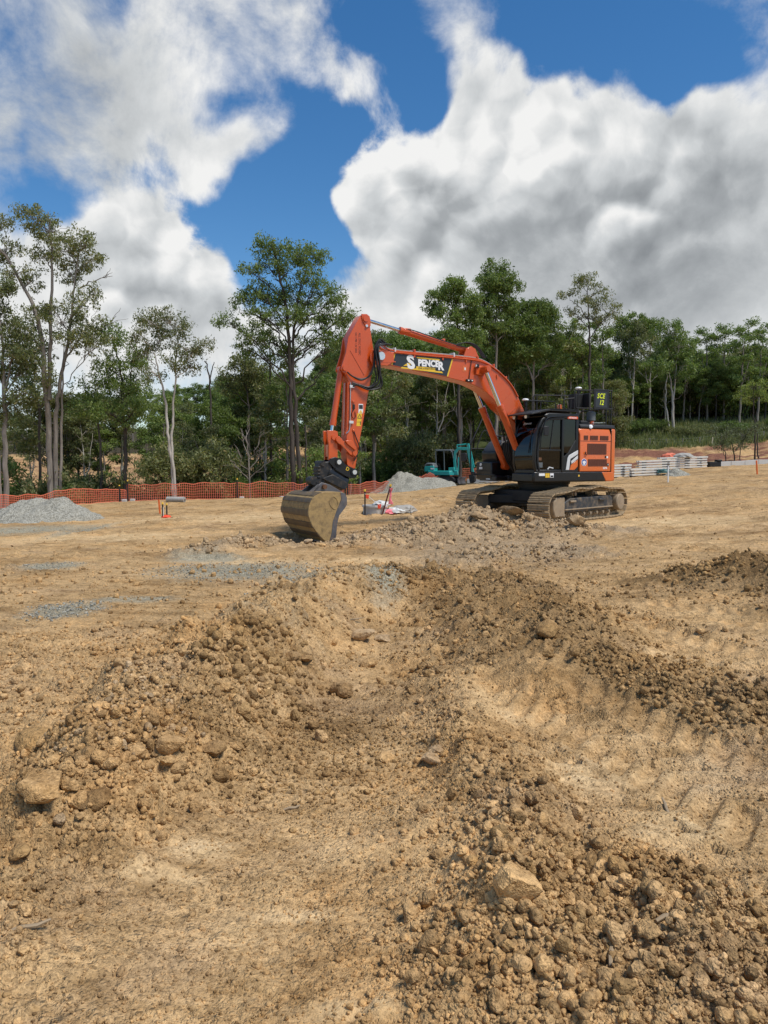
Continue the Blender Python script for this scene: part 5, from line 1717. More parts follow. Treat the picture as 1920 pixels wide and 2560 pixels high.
for k in range(3):
    MB().tube(bez([(3.25, .1 - .05 * k, 4.93), (2.95, .16 - .06 * k, 5.0), (2.6, .15 - .06 * k, 4.92), (2.3, .14 - .06 * k, 4.62)], 6), .017, 6).build('hose', 'rubber', EX)

# ---- arm (stick)
AW = .175
arm_prof = [(6.25, 5.44), (6.12, 5.46), (6.05, 5.42), (6.02, 5.30), (5.99, 5.05), (5.93, 4.70), (5.88, 4.42), (5.91, 4.14), (6.03, 3.60), (6.14, 3.06), (6.29, 2.34), (6.44, 1.52), (6.50, 1.44), (6.60, 1.46), (6.68, 1.62), (6.70, 2.0), (6.63, 3.73), (6.76, 4.0), (6.73, 4.14), (6.62, 4.49), (6.62, 4.86), (6.28, 5.42)]
arm = MB().prism(arm_prof, -AW, AW).build('arm', 'orange', EX, bev=.012)
MB().prism([(6.27, 5.46), (6.11, 5.47), (6.03, 5.42), (6.0, 5.30), (6.0, 5.18), (6.12, 5.12), (6.24, 5.30)], AW, AW + .022).build('cheek_plate', 'orange', arm, bev=.006)
MB().cyl((6.15, -AW - .05, 5.35), (6.15, AW + .05, 5.35), .075, n=20).build('pin_cap', 'orange', arm)
MB().cyl((6.12, AW + .015, 5.17), (6.12, AW + .04, 5.17), .035, n=14).build('bolt', 'pin_steel', arm)
MB().beam((6.58, AW + .004, 4.52), (6.18, AW + .004, 3.92), .012, .018).build('weld_rib', 'orange', arm)
MB().prism([(6.62, 4.88), (6.64, 4.80), (6.70, 4.45), (6.82, 4.10), (6.84, 4.02), (6.78, 3.94), (6.68, 3.94), (6.60, 4.3)], AW - .035, AW + .003).prism([(6.62, 4.88), (6.64, 4.80), (6.70, 4.45), (6.82, 4.10), (6.84, 4.02), (6.78, 3.94), (6.68, 3.94), (6.60, 4.3)], -AW - .003, -AW + .035).build('bracket_plate', 'orange', arm, bev=.006)
MB().cyl((6.745, -AW - .05, 4.05), (6.745, AW + .06, 4.05), .065, n=20).build('pin_cap', 'orange', arm)
MB().prism([(6.60, 2.4), (6.70, 2.36), (6.66, 3.7), (6.60, 3.72)], -.05, .05).build('guide_plate', 'orange', arm)
for k, (dx, mt) in enumerate(((.0, 'orange'), (-.075, 'pipe_metal'))):
    MB().tube(bez([(6.66 + dx, AW + .025, 3.70), (6.67 + dx, AW + .025, 3.2), (6.69 + dx, AW + .025, 2.55), (6.74 + dx * .4, AW + .02, 2.40)], 6), .016, 6).build('hydraulic_pipe', mt, arm)
for (x, z) in ((6.55, 3.60), (6.57, 2.69)):
    MB().box((x - .06, AW, z - .035), (x + .06, AW + .045, z + .035)).build('pipe_clamp', 'silver', arm, bev=.006)
for (x, z) in ((6.50, 3.22), (6.49, 2.48)):
    MB().box((x - .035, AW, z - .025), (x + .035, AW + .03, z + .03)).build('clamp_block', 'orange', arm, bev=.005)
sb = MB().box((6.46, AW, 3.03), (6.52, AW + .03, 3.15)).build('sensor_box', 'black_matt', arm, bev=.006)
MB().tube(bez([(6.49, AW + .02, 3.03), (6.55, AW + .02, 2.92), (6.52, AW + .02, 2.80), (6.44, AW + .02, 2.83), (6.46, AW + .02, 2.97)], 6), .009, 6).build('cable', 'rubber', sb)
st = MB().box((6.215, AW, 2.97), (6.345, AW + .003, 3.17)).build('warning_sticker', 'decal_white', arm)
MB().box((6.225, AW + .003, 3.04), (6.335, AW + .005, 3.145)).build('sticker_print', 'decal_dark', st)
MB().prism([(6.335, 2.94), (6.235, 2.94), (6.285, 3.02)], AW, AW + .0045).build('sticker_triangle', 'decal_yellow', st)
MB().box((6.225, AW, 2.93), (6.350, AW + .002, 3.02)).build('sticker_base', 'decal_white', st)
ys = MB().prism([(6.38, 2.93), (6.25, 2.93), (6.28, 2.60), (6.41, 2.60)], AW, AW + .003).build('warning_sticker', 'decal_yellow', arm)
tri = MB()
for a, b in (((6.375, 2.80), (6.265, 2.80)), ((6.265, 2.80), (6.32, 2.90)), ((6.32, 2.90), (6.375, 2.80))):
    tri.beam((a[0], AW + .004, a[1]), (b[0], AW + .004, b[1]), .003, .013)
tri.box((6.28, AW + .003, 2.70), (6.39, AW + .005, 2.708)).box((6.285, AW + .003, 2.63), (6.305, AW + .005, 2.72))
tri.build('sticker_print', 'decal_dark', ys)
for k, txt in enumerate(('ALL ZXLC 5G200C', 'NO 1780 1 AF 3003')):
    place_text('stencil_lettering', txt, .085 if k == 0 else .075, 'stencil_ink', arm, (6.34 + .10 * k, AW + .002, 4.98), (0, 0, -1), (-1, 0, 0), depth=.0008, xs=.82)
# bucket cylinder and linkage
bc_ = cylinder('bucket_cylinder', (6.76, 0, 4.05), (7.05, 0, 2.31), .82, .078, .046)
MB().prism([(7.13, 2.47), (7.22, 2.47), (7.21, 2.24), (7.18, 2.12), (7.19, 1.72), (6.93, 1.72), (6.93, 2.15), (6.90, 2.25), (6.93, 2.45), (7.0, 2.47)], -.15, -.09).prism([(7.13, 2.47), (7.22, 2.47), (7.21, 2.24), (7.18, 2.12), (7.19, 1.72), (6.93, 1.72), (6.93, 2.15), (6.90, 2.25), (6.93, 2.45), (7.0, 2.47)], .09, .15).box((6.95, -.09, 1.80), (7.17, .09, 2.12)).build('bucket_link', 'orange', EX, bev=.01)
MB().cyl((7.05, -.20, 2.29), (7.05, .20, 2.29), .06, n=18).cyl((6.95, -.24, 2.25), (6.95, .24, 2.25), .065, n=18).build('link_pin', 'orange', EX)
for s in (1, -1):
    MB().prism([(6.99, 2.30), (6.92, 2.33), (6.80, 2.20), (6.66, 2.20), (6.45, 1.98), (6.43, 1.86), (6.50, 1.81), (6.62, 1.86), (6.86, 2.10), (6.97, 2.16), (7.01, 2.22)], s * AW + s * .012, s * AW + s * .062).build('side_link', 'orange', EX, bev=.01)
    MB().cyl((6.49, s * (AW + .01), 1.90), (6.49, s * (AW + .09), 1.90), .065, n=18).build('link_pin', 'orange', EX)
MB().prism([(6.78, 2.22), (6.58, 2.22), (6.45, 2.02), (6.50, 1.97), (6.72, 2.13)], AW + .062, AW + .11).build('link_guard', 'orange', EX, bev=.012)
# hoses at the arm and boom joint, hanging
for k, (o1, o2) in enumerate(((0, 0), (.03, .05), (.06, .10), (-.03, .14), (.09, .03))):
    MB().tube(bez([(5.55 - o1, .20 + .03 * k, 4.72), (5.78 - o1, .25 + .03 * k, 4.80 - o1), (5.93 - o1 * .5, .29 + .025 * k, 4.60), (5.95 - o1 - o2 * .6, .31 + .025 * k, 4.15), (5.90 - o2, .30 + .02 * k, 3.80 - o2), (6.10, .27 + .015 * k, 3.60 - o2 * .5), (6.40, .23, 3.66 - o2 * .15), (6.54, .20, 3.70 - .03 * k)], 7), .021, 7).build('hose', 'rubber', EX)
for k in range(2):
    MB().tube(bez([(5.92 - .03 * k, .30, 4.55), (5.98, .30, 4.15), (6.06 + .03 * k, .28, 3.90), (6.30, .25, 3.80 - .03 * k), (6.55, .23, 3.86), (6.68, .21, 3.96)], 7), .019, 7).build('hose', 'rubber', EX)
MB().tube(bez([(6.49, AW + .02, 2.46), (6.44, AW + .04, 2.30), (6.36, AW + .04, 2.12), (6.34, AW + .05, 1.98), (6.42, AW + .05, 1.85), (6.5, AW + .04, 1.70)], 6), .015, 6).build('hose', 'rubber', EX)
for k in range(3):
    MB().tube(bez([(1.62 - .05 * k, -.10 + .1 * k, 2.95), (1.45 - .04 * k, -.12 + .12 * k, 2.5), (1.28 - .02 * k, -.15 + .12 * k, 2.0), (1.15, -.14 + .12 * k, 1.55), (1.0, -.1 + .1 * k, 1.35)], 6), .024, 7).build('hose', 'rubber', EX)
    MB().cyl((1.66 - .05 * k, -.10 + .1 * k, 3.02), (1.60 - .05 * k, -.10 + .1 * k, 2.88), .028, n=8).build('hose_fitting', 'pipe_metal', EX)
for k in range(4):
    MB().tube(bez([(1.40 - .04 * k, -.22 + .08 * k, 2.35), (1.36, -.22 + .08 * k, 2.1), (1.30, -.2 + .08 * k, 1.8), (1.1, -.15 + .07 * k, 1.45)], 5), .02, 6).build('hose', 'rubber', EX)
    MB().cyl((1.40 - .04 * k, -.22 + .08 * k, 2.42), (1.395 - .04 * k, -.22 + .08 * k, 2.24), .026, n=8).build('hose_fitting', 'silver', EX)

# ---- tilting hitch
hp2 = [(7.20, 1.66), (7.16, 1.76), (7.02, 1.80), (6.86, 1.75), (6.72, 1.60), (6.52, 1.52), (6.42, 1.46), (6.38, 1.36), (6.43, 1.27), (6.55, 1.25), (6.70, 1.30), (6.90, 1.42), (7.06, 1.52)]
hitch = MB().prism(hp2, .13, .20).prism(hp2, -.20, -.13).build('hitch', 'black_paint', EX, bev=.01)
for (x, z) in ((6.93, 1.67), (6.49, 1.41)):
    MB().cyl((x, -.22, z), (x, .245, z), .06, n=20).build('hitch_pin', 'pin_steel', hitch)
    MB().cyl((x, .20, z), (x, .225, z), .10, n=20).build('pin_collar', 'black_paint', hitch)
place_text('hitch_lettering', 'D', .13, 'decal_yellow', hitch, (6.74, .2025, 1.475), (-1, 0, -.45), (-.45, 0, 1), depth=.001, bold=.002)
MB().beam((7.02, .205, 1.50), (6.68, .205, 1.31), .014, .05).build('hitch_rib', 'black_paint', hitch, bev=.004)
ax_t = Vector((.86, 0, .50)).normalized()
tb = MB().cyl(Vector((6.72, 0, 1.14)) - ax_t * .05, Vector((6.72, 0, 1.14)) + ax_t * .55, .21, n=26).build('tilt_actuator', 'black_paint', EX, bev=.012)
MB().prism([(7.05, 1.56), (6.72, 1.36), (6.78, 1.20), (7.1, 1.40)], -.17, .17).build('tilt_mount', 'black_paint', EX, bev=.01)
MB().prism([(7.15, 1.70), (7.42, 1.66), (7.48, 1.50), (7.46, 1.28), (7.56, 1.18), (7.52, 1.05), (7.32, 1.12), (7.16, 1.28), (7.08, 1.52)], -.17, .17).build('hitch_hook', 'hitch_dark', EX, bev=.03)
MB().cyl((7.36, -.2, 1.64), (7.36, .2, 1.64), .07, n=14).build('hook_pin', 'hitch_dark', EX)
for k in range(4):
    MB().box((7.42, -.19 + .02 * k, 1.27 + .085 * k), (7.50, .185, 1.31 + .085 * k)).build('hook_rib', 'hitch_dark', EX, bev=.008)
MB().cyl((7.58, -.16, 1.20), (7.58, .16, 1.20), .115, n=18).build('hook_roller', 'hitch_dark', EX)
MB().prism([(7.40, 1.26), (6.82, .97), (6.72, .99), (6.66, 1.10), (6.75, 1.18), (7.1, 1.36)], -.22, .22).build('lower_frame', 'hitch_dark', EX, bev=.015)
for yy in (.20, -.27):
    MB().prism([(7.52, 1.10), (7.42, 1.16), (7.20, 1.10), (6.84, .90), (6.80, .86), (7.74, .84)], yy, yy + .05).build('bucket_ear', 'bucket_steel', EX, bev=.008)
    MB().beam((7.50, yy + .025, 1.08), (7.86, yy + .025, .80), .05, .09).build('ear_brace', 'bucket_steel', EX)
MB().cyl((7.37, -.34, 1.05), (7.37, .34, 1.05), .058, n=18).build('ear_pin', 'rust_steel', EX)

# ---- bucket
BWD = .92
shell = [(7.04, .90), (7.30, .91), (7.55, .905), (7.66, .885), (7.78, .83), (7.87, .74), (7.925, .62), (7.945, .50), (7.94, .40), (7.90, .27), (7.84, .15), (7.76, .03), (7.66, -.09), (7.54, -.205), (7.44, -.295)]
bk = MB().strip(shell, -BWD, BWD, .028)
bucket = bk.build('bucket', 'bucket_muddy', EX, smooth=50)
side_p = [(7.06, .91), (7.30, .915), (7.55, .91), (7.66, .89), (7.78, .835), (7.87, .745), (7.925, .625), (7.947, .50), (7.94, .39), (7.90, .265), (7.84, .145), (7.76, .025), (7.66, -.095), (7.54, -.21), (7.44, -.30), (7.33, -.27), (7.34, -.05), (7.31, .22), (7.20, .50)]
cut_p = [(7.12, .93), (7.00, .90), (6.95, .80), (6.945, .62), (7.02, .52), (7.16, .36), (7.215, .16), (7.24, -.10), (7.26, -.24), (7.44, -.31), (7.36, -.05), (7.33, .22), (7.22, .50), (7.10, .74)]
for s in (1, -1):
    MB().prism(side_p, s * (BWD - .03), s * BWD).build('side_plate', 'bucket_muddy', bucket)
    MB().prism(cut_p, s * (BWD - .028), s * (BWD + .012)).build('side_cutter', 'bucket_steel', bucket, bev=.005)
MB().tube(bez([(7.32, BWD + .003, .84), (7.22, BWD + .004, .76), (7.20, BWD + .004, .62), (7.28, BWD + .004, .52), (7.38, BWD + .004, .60), (7.42, BWD + .004, .72), (7.32, BWD + .003, .84)], 6), .008, 5).build('weld_bead', 'bucket_muddy', bucket)
MB().box((7.30, -BWD, -.335), (7.48, BWD, -.290), Matrix.Translation((7.4, 0, -.3)) @ Matrix.Rotation(R(-12), 4, 'Y') @ Matrix.Translation((-7.4, 0, .3))).build('cutting_edge', 'bucket_steel', bucket, bev=.006)


def shell_at(t):
    P = np.array(shell)
    s = np.concatenate([[0], np.cumsum(np.hypot(*np.diff(P, axis=0).T))])
    return np.interp(t * s[-1], s, P[:, 0]), np.interp(t * s[-1], s, P[:, 1])


bucket.location.x = .10
for a, b in ((.40, .455), (.535, .605), (.675, .745), (.815, .885)):
    ln = [shell_at(a + (b - a) * k / 4) for k in range(5)]
    ln = [(x + .026 * (x - 7.40) / max(.3, math.hypot(x - 7.4, z - .35)), z + .026 * (z - .35) / max(.3, math.hypot(x - 7.4, z - .35))) for x, z in ln]
    MB().strip(ln, -BWD + .01, BWD - .005, .022).build('wear_strip', 'bucket_wear', bucket)
ln = [shell_at(.27 + .10 * k / 4) for k in range(5)]
MB().strip([(x + .004, z + .026) for x, z in ln], -BWD + .12, BWD - .03, .018).build('wear_strip', 'bucket_wear', bucket)

# ================================================================ gravel piles
def gravel_pile(px_c, py_toe, hw_px, h, label, humps, skew=0.0, depth_k=0.85, seed=1, Y=None):
    if Y is None:
        toe = hit(px_c, py_toe, 8)
        hw = hw_px * toe.y / FPX
        Yc = toe.y + hw * depth_k * .85
    else:
        hw = hw_px * Y / FPX
        Yc = Y
    Xc = (px_c - CXP) / FPX * Yc
    n_r, n_a = 46, 110
    V = []
    for i in range(n_r + 1):
        r = (i / n_r) * 1.12
        for j in range(n_a):
            a = 2 * math.pi * j / n_a
            V.append((math.cos(a) * r, math.sin(a) * r))
    V = np.array(V)
    wob = 1 + 0.16 * fbm(V[:, 0] * 2 + seed, V[:, 1] * 2, 3, seed)
    hgt = np.zeros(len(V))
    for hx, hy, hr, hh in humps:
        q = np.hypot((V[:, 0] - hx) / (1 + skew * np.sign(V[:, 0] - hx)), V[:, 1] - hy) / hr * wob
        c = np.clip(1 - np.sqrt(q * q + .012) * .97, -.2, 1)
        hgt = np.where(hgt > 0, np.log(np.exp(hgt * 9) + np.exp(hh * c * 9)) / 9 - .0, np.maximum(hgt, hh * c))
    X, Yw = Xc + V[:, 0] * hw, Yc + V[:, 1] * hw * depth_k
    g = terrain(X, Yw, False)
    Z = g + hgt * h * (1 + .18 * fbm(X * .9, Yw * .9, 3, seed + 7)) + 0.035 * fbm(X * 4, Yw * 4, 3, seed + 3) + 0.012 * pn(X * 16, Yw * 16, seed) - 0.03 - 0.25 * sstep(1.0, 1.1, np.hypot(V[:, 0], V[:, 1]))
    idx_ = np.arange((n_r + 1) * n_a).reshape(n_r + 1, n_a)
    nx = np.roll(idx_, -1, 1)
    F = np.stack([idx_[:-1], idx_[1:], nx[1:], nx[:-1]], -1).reshape(-1, 4)
    me = np_mesh('gravel_pile', np.stack([X, Yw, Z], -1), F, 'crushed_rock', True)
    return tag(link(bpy.data.objects.new('gravel_pile', me)), label, 'gravel pile', 'piles of crushed rock')


GP1 = gravel_pile(105, 1303, 158, 1.10, 'blue grey crushed rock pile at the left edge before the orange net', [(-.12, 0, .98, .86), (.28, 0, .72, .84)], seed=2)
GP2 = gravel_pile(1018, 1217, 118, 1.45, 'grey crushed rock pile between the arm and the teal mini excavator', [(-.12, 0, .95, .95), (.25, 0, .85, .62)], skew=.12, seed=5, Y=48.5)
GP3 = gravel_pile(1690, 1176, 36, .55, 'little heap of crushed rock before the stacked concrete sleepers', [(0, 0, .95, .95)], seed=9, Y=37.5)


def gpos(px, Y, dz=0.0):
    X = (px - CXP) / FPX * Y
    return Vector((X, Y, hz(X, Y) + dz))


# ================================================================ orange barrier net
def net_fence(name, line, height, label, posts, seed=3):
    """line: list of (x, y); net of plastic strands hung on steel pickets"""
    P = np.array(line, float)
    s = np.concatenate([[0], np.cumsum(np.hypot(*np.diff(P, axis=0).T))])
    root = empty(name, (P[0, 0], P[0, 1], hz(P[0, 0], P[0, 1])))
    o0 = root.location.copy()
    tag(root, label, 'barrier net')
    n = int(s[-1] / .105)
    ss = np.linspace(0, s[-1], n)
    X, Y = np.interp(ss, s, P[:, 0]), np.interp(ss, s, P[:, 1])
    G = terrain(X, Y, False)
    X = X + .04 * pn(ss * .9, ss * 0 + 1, seed)
    Y = Y + .06 * pn(ss * .7, ss * 0 + 5, seed)
    topz = G + height * (.90 + .26 * pn(ss * .35, ss * 0, seed + 1) + .12 * pn(ss * 1.3, ss * 0, seed + 2))
    botz = G + .03 + .04 * pn(ss * .6, ss * 0 + 3, seed)
    V, F = [], []

    def quad_bar(a, b, w, horiz):
        k = len(V)
        off = np.array([w / 2, 0, 0]) if not horiz else np.array([0, 0, w / 2])
        dn = np.array([0, .006, 0])
        for p in (a, b):
            V.extend([p - off - dn, p + off - dn, p + off + dn, p - off + dn])
        F.extend([(k, k + 1, k + 5, k + 4), (k + 1, k + 2, k + 6, k + 5), (k + 2, k + 3, k + 7, k + 6), (k + 3, k, k + 4, k + 7)])
    O = np.array(o0)
    for i in range(n):
        quad_bar(np.array([X[i], Y[i], botz[i]]) - O, np.array([X[i], Y[i], topz[i]]) - O, .024, False)
    for r in np.linspace(0, 1, 7):
        for i in range(0, n - 1):
            quad_bar(np.array([X[i], Y[i], botz[i] + (topz[i] - botz[i]) * r]) - O, np.array([X[i + 1], Y[i + 1], botz[i + 1] + (topz[i + 1] - botz[i + 1]) * r]) - O, .018 if 0 < r < 1 else .04, True)
    me = np_mesh('net', np.array(V), np.array(F), 'net_orange')
    link(bpy.data.objects.new('net', me), root)
    for t in posts:
        x, y = float(np.interp(t, s, P[:, 0])), float(np.interp(t, s, P[:, 1]))
        z = hz(x, y)
        b = Vector((x, y - .05, z)) - o0
        p = MB()
        for a in range(3):
            d = Vector((math.cos(a * 2.1), math.sin(a * 2.1), 0)) * .028
            p.beam(b + d * .5 - Vector((0, 0, .3)), b + d * .5 + Vector((0, 0, height * 1.12)), .008, .05, d)
        p.cyl(b - Vector((0, 0, .3)), b + Vector((0, 0, height * 1.1)), .018, n=6)
        po = p.build('post', 'picket_black', root)
        MB().cyl(b + Vector((0, 0, height * 1.09)), b + Vector((0, 0, height * 1.17)), .042, n=10).build('post_cap', 'cap_yellow', po)
        MB().box((b.x - .12 + .25, b.y - .1, b.z - .05), (b.x + .12 + .25, b.y + .1, b.z + .14)).build('foot_block', 'concrete', root, bev=.02)
    return root


def pl(px, Y):
    return ((px - CXP) / FPX * Y, Y)


net_fence('barrier_net', [pl(-130, 31), pl(0, 33.5), pl(120, 36), pl(225, 38), pl(315, 40)], .78, 'orange plastic net running behind the left gravel pile to the corner post', [1.5, 9.6])
net_fence('barrier_net', [pl(317, 40.05), pl(440, 40.6), pl(583, 41.6), pl(720, 42.6), pl(860, 44.5)], 1.0, 'long orange plastic net on black pickets behind the bucket and the clay pad', [.06, 5.9, 11.6], 8)
net_fence('barrier_net', [pl(866, 44.7), pl(965, 47.5), pl(1050, 52), pl(1130, 58)], 1.0, 'orange plastic net behind the middle gravel pile', [.1, 6.5], 12)
net_fence('barrier_net', [pl(1128, 59.5), pl(1250, 60), pl(1420, 59)], 1.0, 'orange plastic net behind the teal mini excavator', [4.0], 15)

# ================================================================ kerbs, barriers and planks
def bar_thing(name, a, b, w, h, mat, label, cat, group=None, n=1, gap=.02, lift=0.0):
    A, B = Vector(a), Vector(b)
    for k in range(n):
        p, q = A.lerp(B, k / n), A.lerp(B, (k + 1) / n)
        d = (q - p)
        q = q - d.normalized() * gap
        c = (p + q) / 2
        m = MB()
        u = Vector((0, 0, 1))
        m.beam(p - c + u * (h / 2 - .04), q - c + u * (h / 2 - .04), w, h + .08)
        o = m.build(name, mat, None, bev=.012)
        o.location = c + Vector((0, 0, lift))
        tag(o, label if isinstance(label, str) else label[k], cat, group)


bar_thing('concrete_kerb', gpos(700, 42.0), gpos(868, 44.2), .30, .13, 'concrete', ['pale concrete kerb length left of the picket by the manhole', 'pale concrete kerb length right below the orange net behind the hitch'], 'kerb', 'kerb lengths along the net', 2)
bar_thing('concrete_kerb', gpos(872, 44.4), gpos(962, 47.0), .30, .14, 'concrete', 'pale concrete kerb running into the middle gravel pile', 'kerb')
bar_thing('concrete_barrier', gpos(1168, 56.5), gpos(1250, 56.2), .35, .30, 'concrete', 'low white concrete barrier right of the teal mini excavator', 'barrier')
bar_thing('concrete_barrier', gpos(1262, 56.0), gpos(1420, 55), .35, .30, 'concrete', 'low white concrete barrier behind the orange excavator', 'barrier')
bar_thing('timber_plank', gpos(1166, 53.0), gpos(1192, 53.2), .20, .06, 'timber', 'pale timber plank before the low white barrier, left one', 'plank', 'planks on the clay')
bar_thing('timber_plank', gpos(1190, 52.2), gpos(1245, 52.2), .20, .09, 'timber', 'pale timber plank before the low white barrier, right one', 'plank', 'planks on the clay')
for k in range(5):
    a_, b_ = 1788 + k * 34, 1788 + (k + 1) * 34
    bar_thing('concrete_block', gpos(a_, 45 + .4 * k), gpos(b_, 45 + .4 * (k + 1)), .3, .27, 'concrete', 'grey concrete block at the right edge, %s in the row from the sleepers' % ('first', 'second', 'third', 'fourth', 'fifth')[k], 'block', 'concrete blocks in a row')
MB_ = MB().box((-.35, -.2, -.02), (.35, .2, .3)).box((.1, -.22, .3), (.4, .2, .42)).build('pump_unit', 'black_matt', None, bev=.03)
MB_.location = gpos(1783, 44.0)
tag(MB_, 'small black unit standing between sleepers and concrete blocks', 'machine')

# ================================================================ stacked concrete sleepers
sl_mesh = MB().box((-1.1, -.1, 0), (1.1, .1, .088)).build('sleeper', 'sleeper', None, bev=.008)
SLM = sl_mesh.data
bpy.data.objects.remove(sl_mesh)
bear = MB().box((-.05, -.24, 0), (.05, .24, .055)).build('bearer', 'timber_dark', None)
BRM = bear.data
bpy.data.objects.remove(bear)
NUM = ['lowest', 'second lowest', 'third lowest', 'fourth lowest', 'fifth lowest', 'sixth lowest']
STACKS = [(1528, 39.6, 5, 'stack nearest the orange counterweight', 4), (1612, 39.0, 3, 'low front stack behind the white peg', 3), (1640, 41.2, 5, 'second rear stack from the counterweight', 2),
          (1690, 42.4, 5, 'stack under the red net heap', -1), (1722, 43.6, 5, 'stack at the right end', 0)]
for si, (px, Y, nl, desc, rz) in enumerate(STACKS):
    p = gpos(px, Y)
    g_ = random.Random(si)
    for k in range(nl):
        for row in range(2):
            o = bpy.data.objects.new('sleeper', SLM)
            rzr = R(rz + g_.uniform(-1.2, 1.2))
            o.location = (p.x + g_.uniform(-.04, .04), p.y + row * .24, p.z + .05 + k * .14)
            o.rotation_euler = (0, R(-2.2), rzr)
            o.scale = (.93 if si != 1 else .68, 1, 1)
            link(o)
            tag(o, '%s white concrete sleeper, %s row, in the %s' % (NUM[k] if k < nl - 1 else 'topmost', 'front' if row == 0 else 'rear', desc), 'sleeper', 'stacked concrete sleepers')
        for sx in (-.65, .65):
            o = bpy.data.objects.new('bearer', BRM)
            o.location = (p.x + sx, p.y + .12, p.z - .006 + k * .14 + sx * .038)
            link(o)
            tag(o, '%s %s timber bearer in the %s' % (NUM[k], 'left' if sx < 0 else 'right', desc), 'bearer', 'bearers between sleepers')


def crumple(name, c, r, mat, label, cat, seed, flat=.6, sub=3, amp=.35):
    v, f = ico(sub)
    g = np.random.default_rng(seed)
    d = np.zeros(len(v))
    for i in range(9):
        k = g.normal(0, 3.2, 3)
        d += np.abs(np.sin(v @ k + g.uniform(0, 6))) * amp / 3.2
    v = v * (1 - amp * .4 + d)[:, None] * np.array([r, r * .8, r * flat])
    v[:, 2] = np.maximum(v[:, 2], -r * .12)
    o = bpy.data.objects.new(name, np_mesh(name, v, f, mat, False))
    o.location = c
    link(o)
    return tag(o, label, cat)


p = gpos(1672, 43.8)
crumple('net_heap', (p.x, p.y, p.z + .74), .34, 'net_orange', 'crumpled orange net heaped on the stacked sleepers', 'net', 4, .55)
p = gpos(1664, 38.6)
crumple('tarpaulin', (p.x - .1, p.y, p.z + .12), .26, 'tarp_green', 'dark green tarpaulin lying against the sleeper stacks', 'tarpaulin', 6, .5)
p = gpos(1706, 42.5)
crumple('geotextile_bundle', (p.x, p.y, p.z + .70), .36, 'geotextile', 'grey folded geotextile on top of the right sleeper stacks', 'bundle', 8, .4)

# ================================================================ pegs, pickets, flags
def peg(px, py0, py1, w, mat, label, name='survey_peg', cat='peg', tilt=0, Y=None):
    b = hit(px, py1, 8) if Y is None else gpos(px, Y)
    h = (py1 - py0) * b.y / FPX
    o = MB().box((-w / 2, -w / 2, -.25), (w / 2, w / 2, h)).build(name, mat, None, bev=.004)
    o.location = b
    o.rotation_euler = (0, R(tilt), 0)
    return tag(o, label, cat)


peg(1670, 1166, 1206, .05, 'white', 'white wooden survey peg on the clay right of the orange excavator')
peg(1893, 1151, 1186, .055, 'stake_orange', 'orange survey peg near the right edge, leaning slightly', tilt=-5)
peg(1249, 1204, 1219, .05, 'stake_orange', 'short orange peg seen under the orange excavator deck', Y=33)
peg(1778, 1090, 1108, .07, 'timber', 'lone pale post on the grass slope above the red bank', 'fence_post', 'post', Y=67.5)
peg(400, 1249, 1284, .06, 'stake_orange', 'flat orange peg beside the two capped pickets on the left', tilt=-4)


def picket(b, h, mat, capm, label, lean=(0, 0), name='star_picket'):
    root = MB()
    for a in range(3):
        d = Vector((math.cos(a * 2.094), math.sin(a * 2.094), 0)) * .02
        root.beam(d * .5 + Vector((0, 0, -.3)), d * .5 + Vector((0, 0, h)), .007, .04, d)
    root.cyl((0, 0, -.3), (0, 0, h), .014, n=6)
    o = root.build(name, mat, None)
    o.location = b
    o.rotation_euler = (lean[0], lean[1], 0)
    tag(o, label, 'picket')
    MB().lathe([(.036, 0), (.038, .04), (.032, .075), (0, .08)], (0, 0, h - .03), 12).build('cap', capm, o)
    return o


b = hit(407, 1295, 8)
pk1 = picket(b, 36 * b.y / FPX, 'picket_black', 'cap_yellow', 'left black picket with yellow cap beside the orange peg')
MB().box((.02, -.01, .02), (.035, .01, .40)).build('white_band', 'white', pk1)
b2 = hit(417, 1294, 8)
picket(b2, 33 * b2.y / FPX, 'picket_black', 'cap_yellow', 'right black picket with yellow cap beside the orange peg')
crumple('red_tape_tangle', (b2.x + .02, b2.y - .15, b2.z + .03), .13, 'flag_red', 'tangle of red tape at the foot of the two capped pickets', 'tape', 3, .4, 2)
# roll of cloth lying by the net
b = gpos(438, 36.5)
ro = MB().lathe([(0, -.02), (.07, -.02), (.075, .0), (.13, .0), (.14, .05), (.135, .5), (.14, .98), (.12, 1.0), (0, 1.0)], (0, 0, 0), 18, (-.93, .3, 0)).build('geotextile_roll', 'geotextile', None)
ro.location = (b.x + .45, b.y, b.z + .13)
tag(ro, 'grey rolled geotextile lying on the clay before the orange net', 'roll')
MB().cyl((.0, 0, 0), (.03, -.01, 0), .05, n=12).build('roll_core', 'timber_dark', ro)
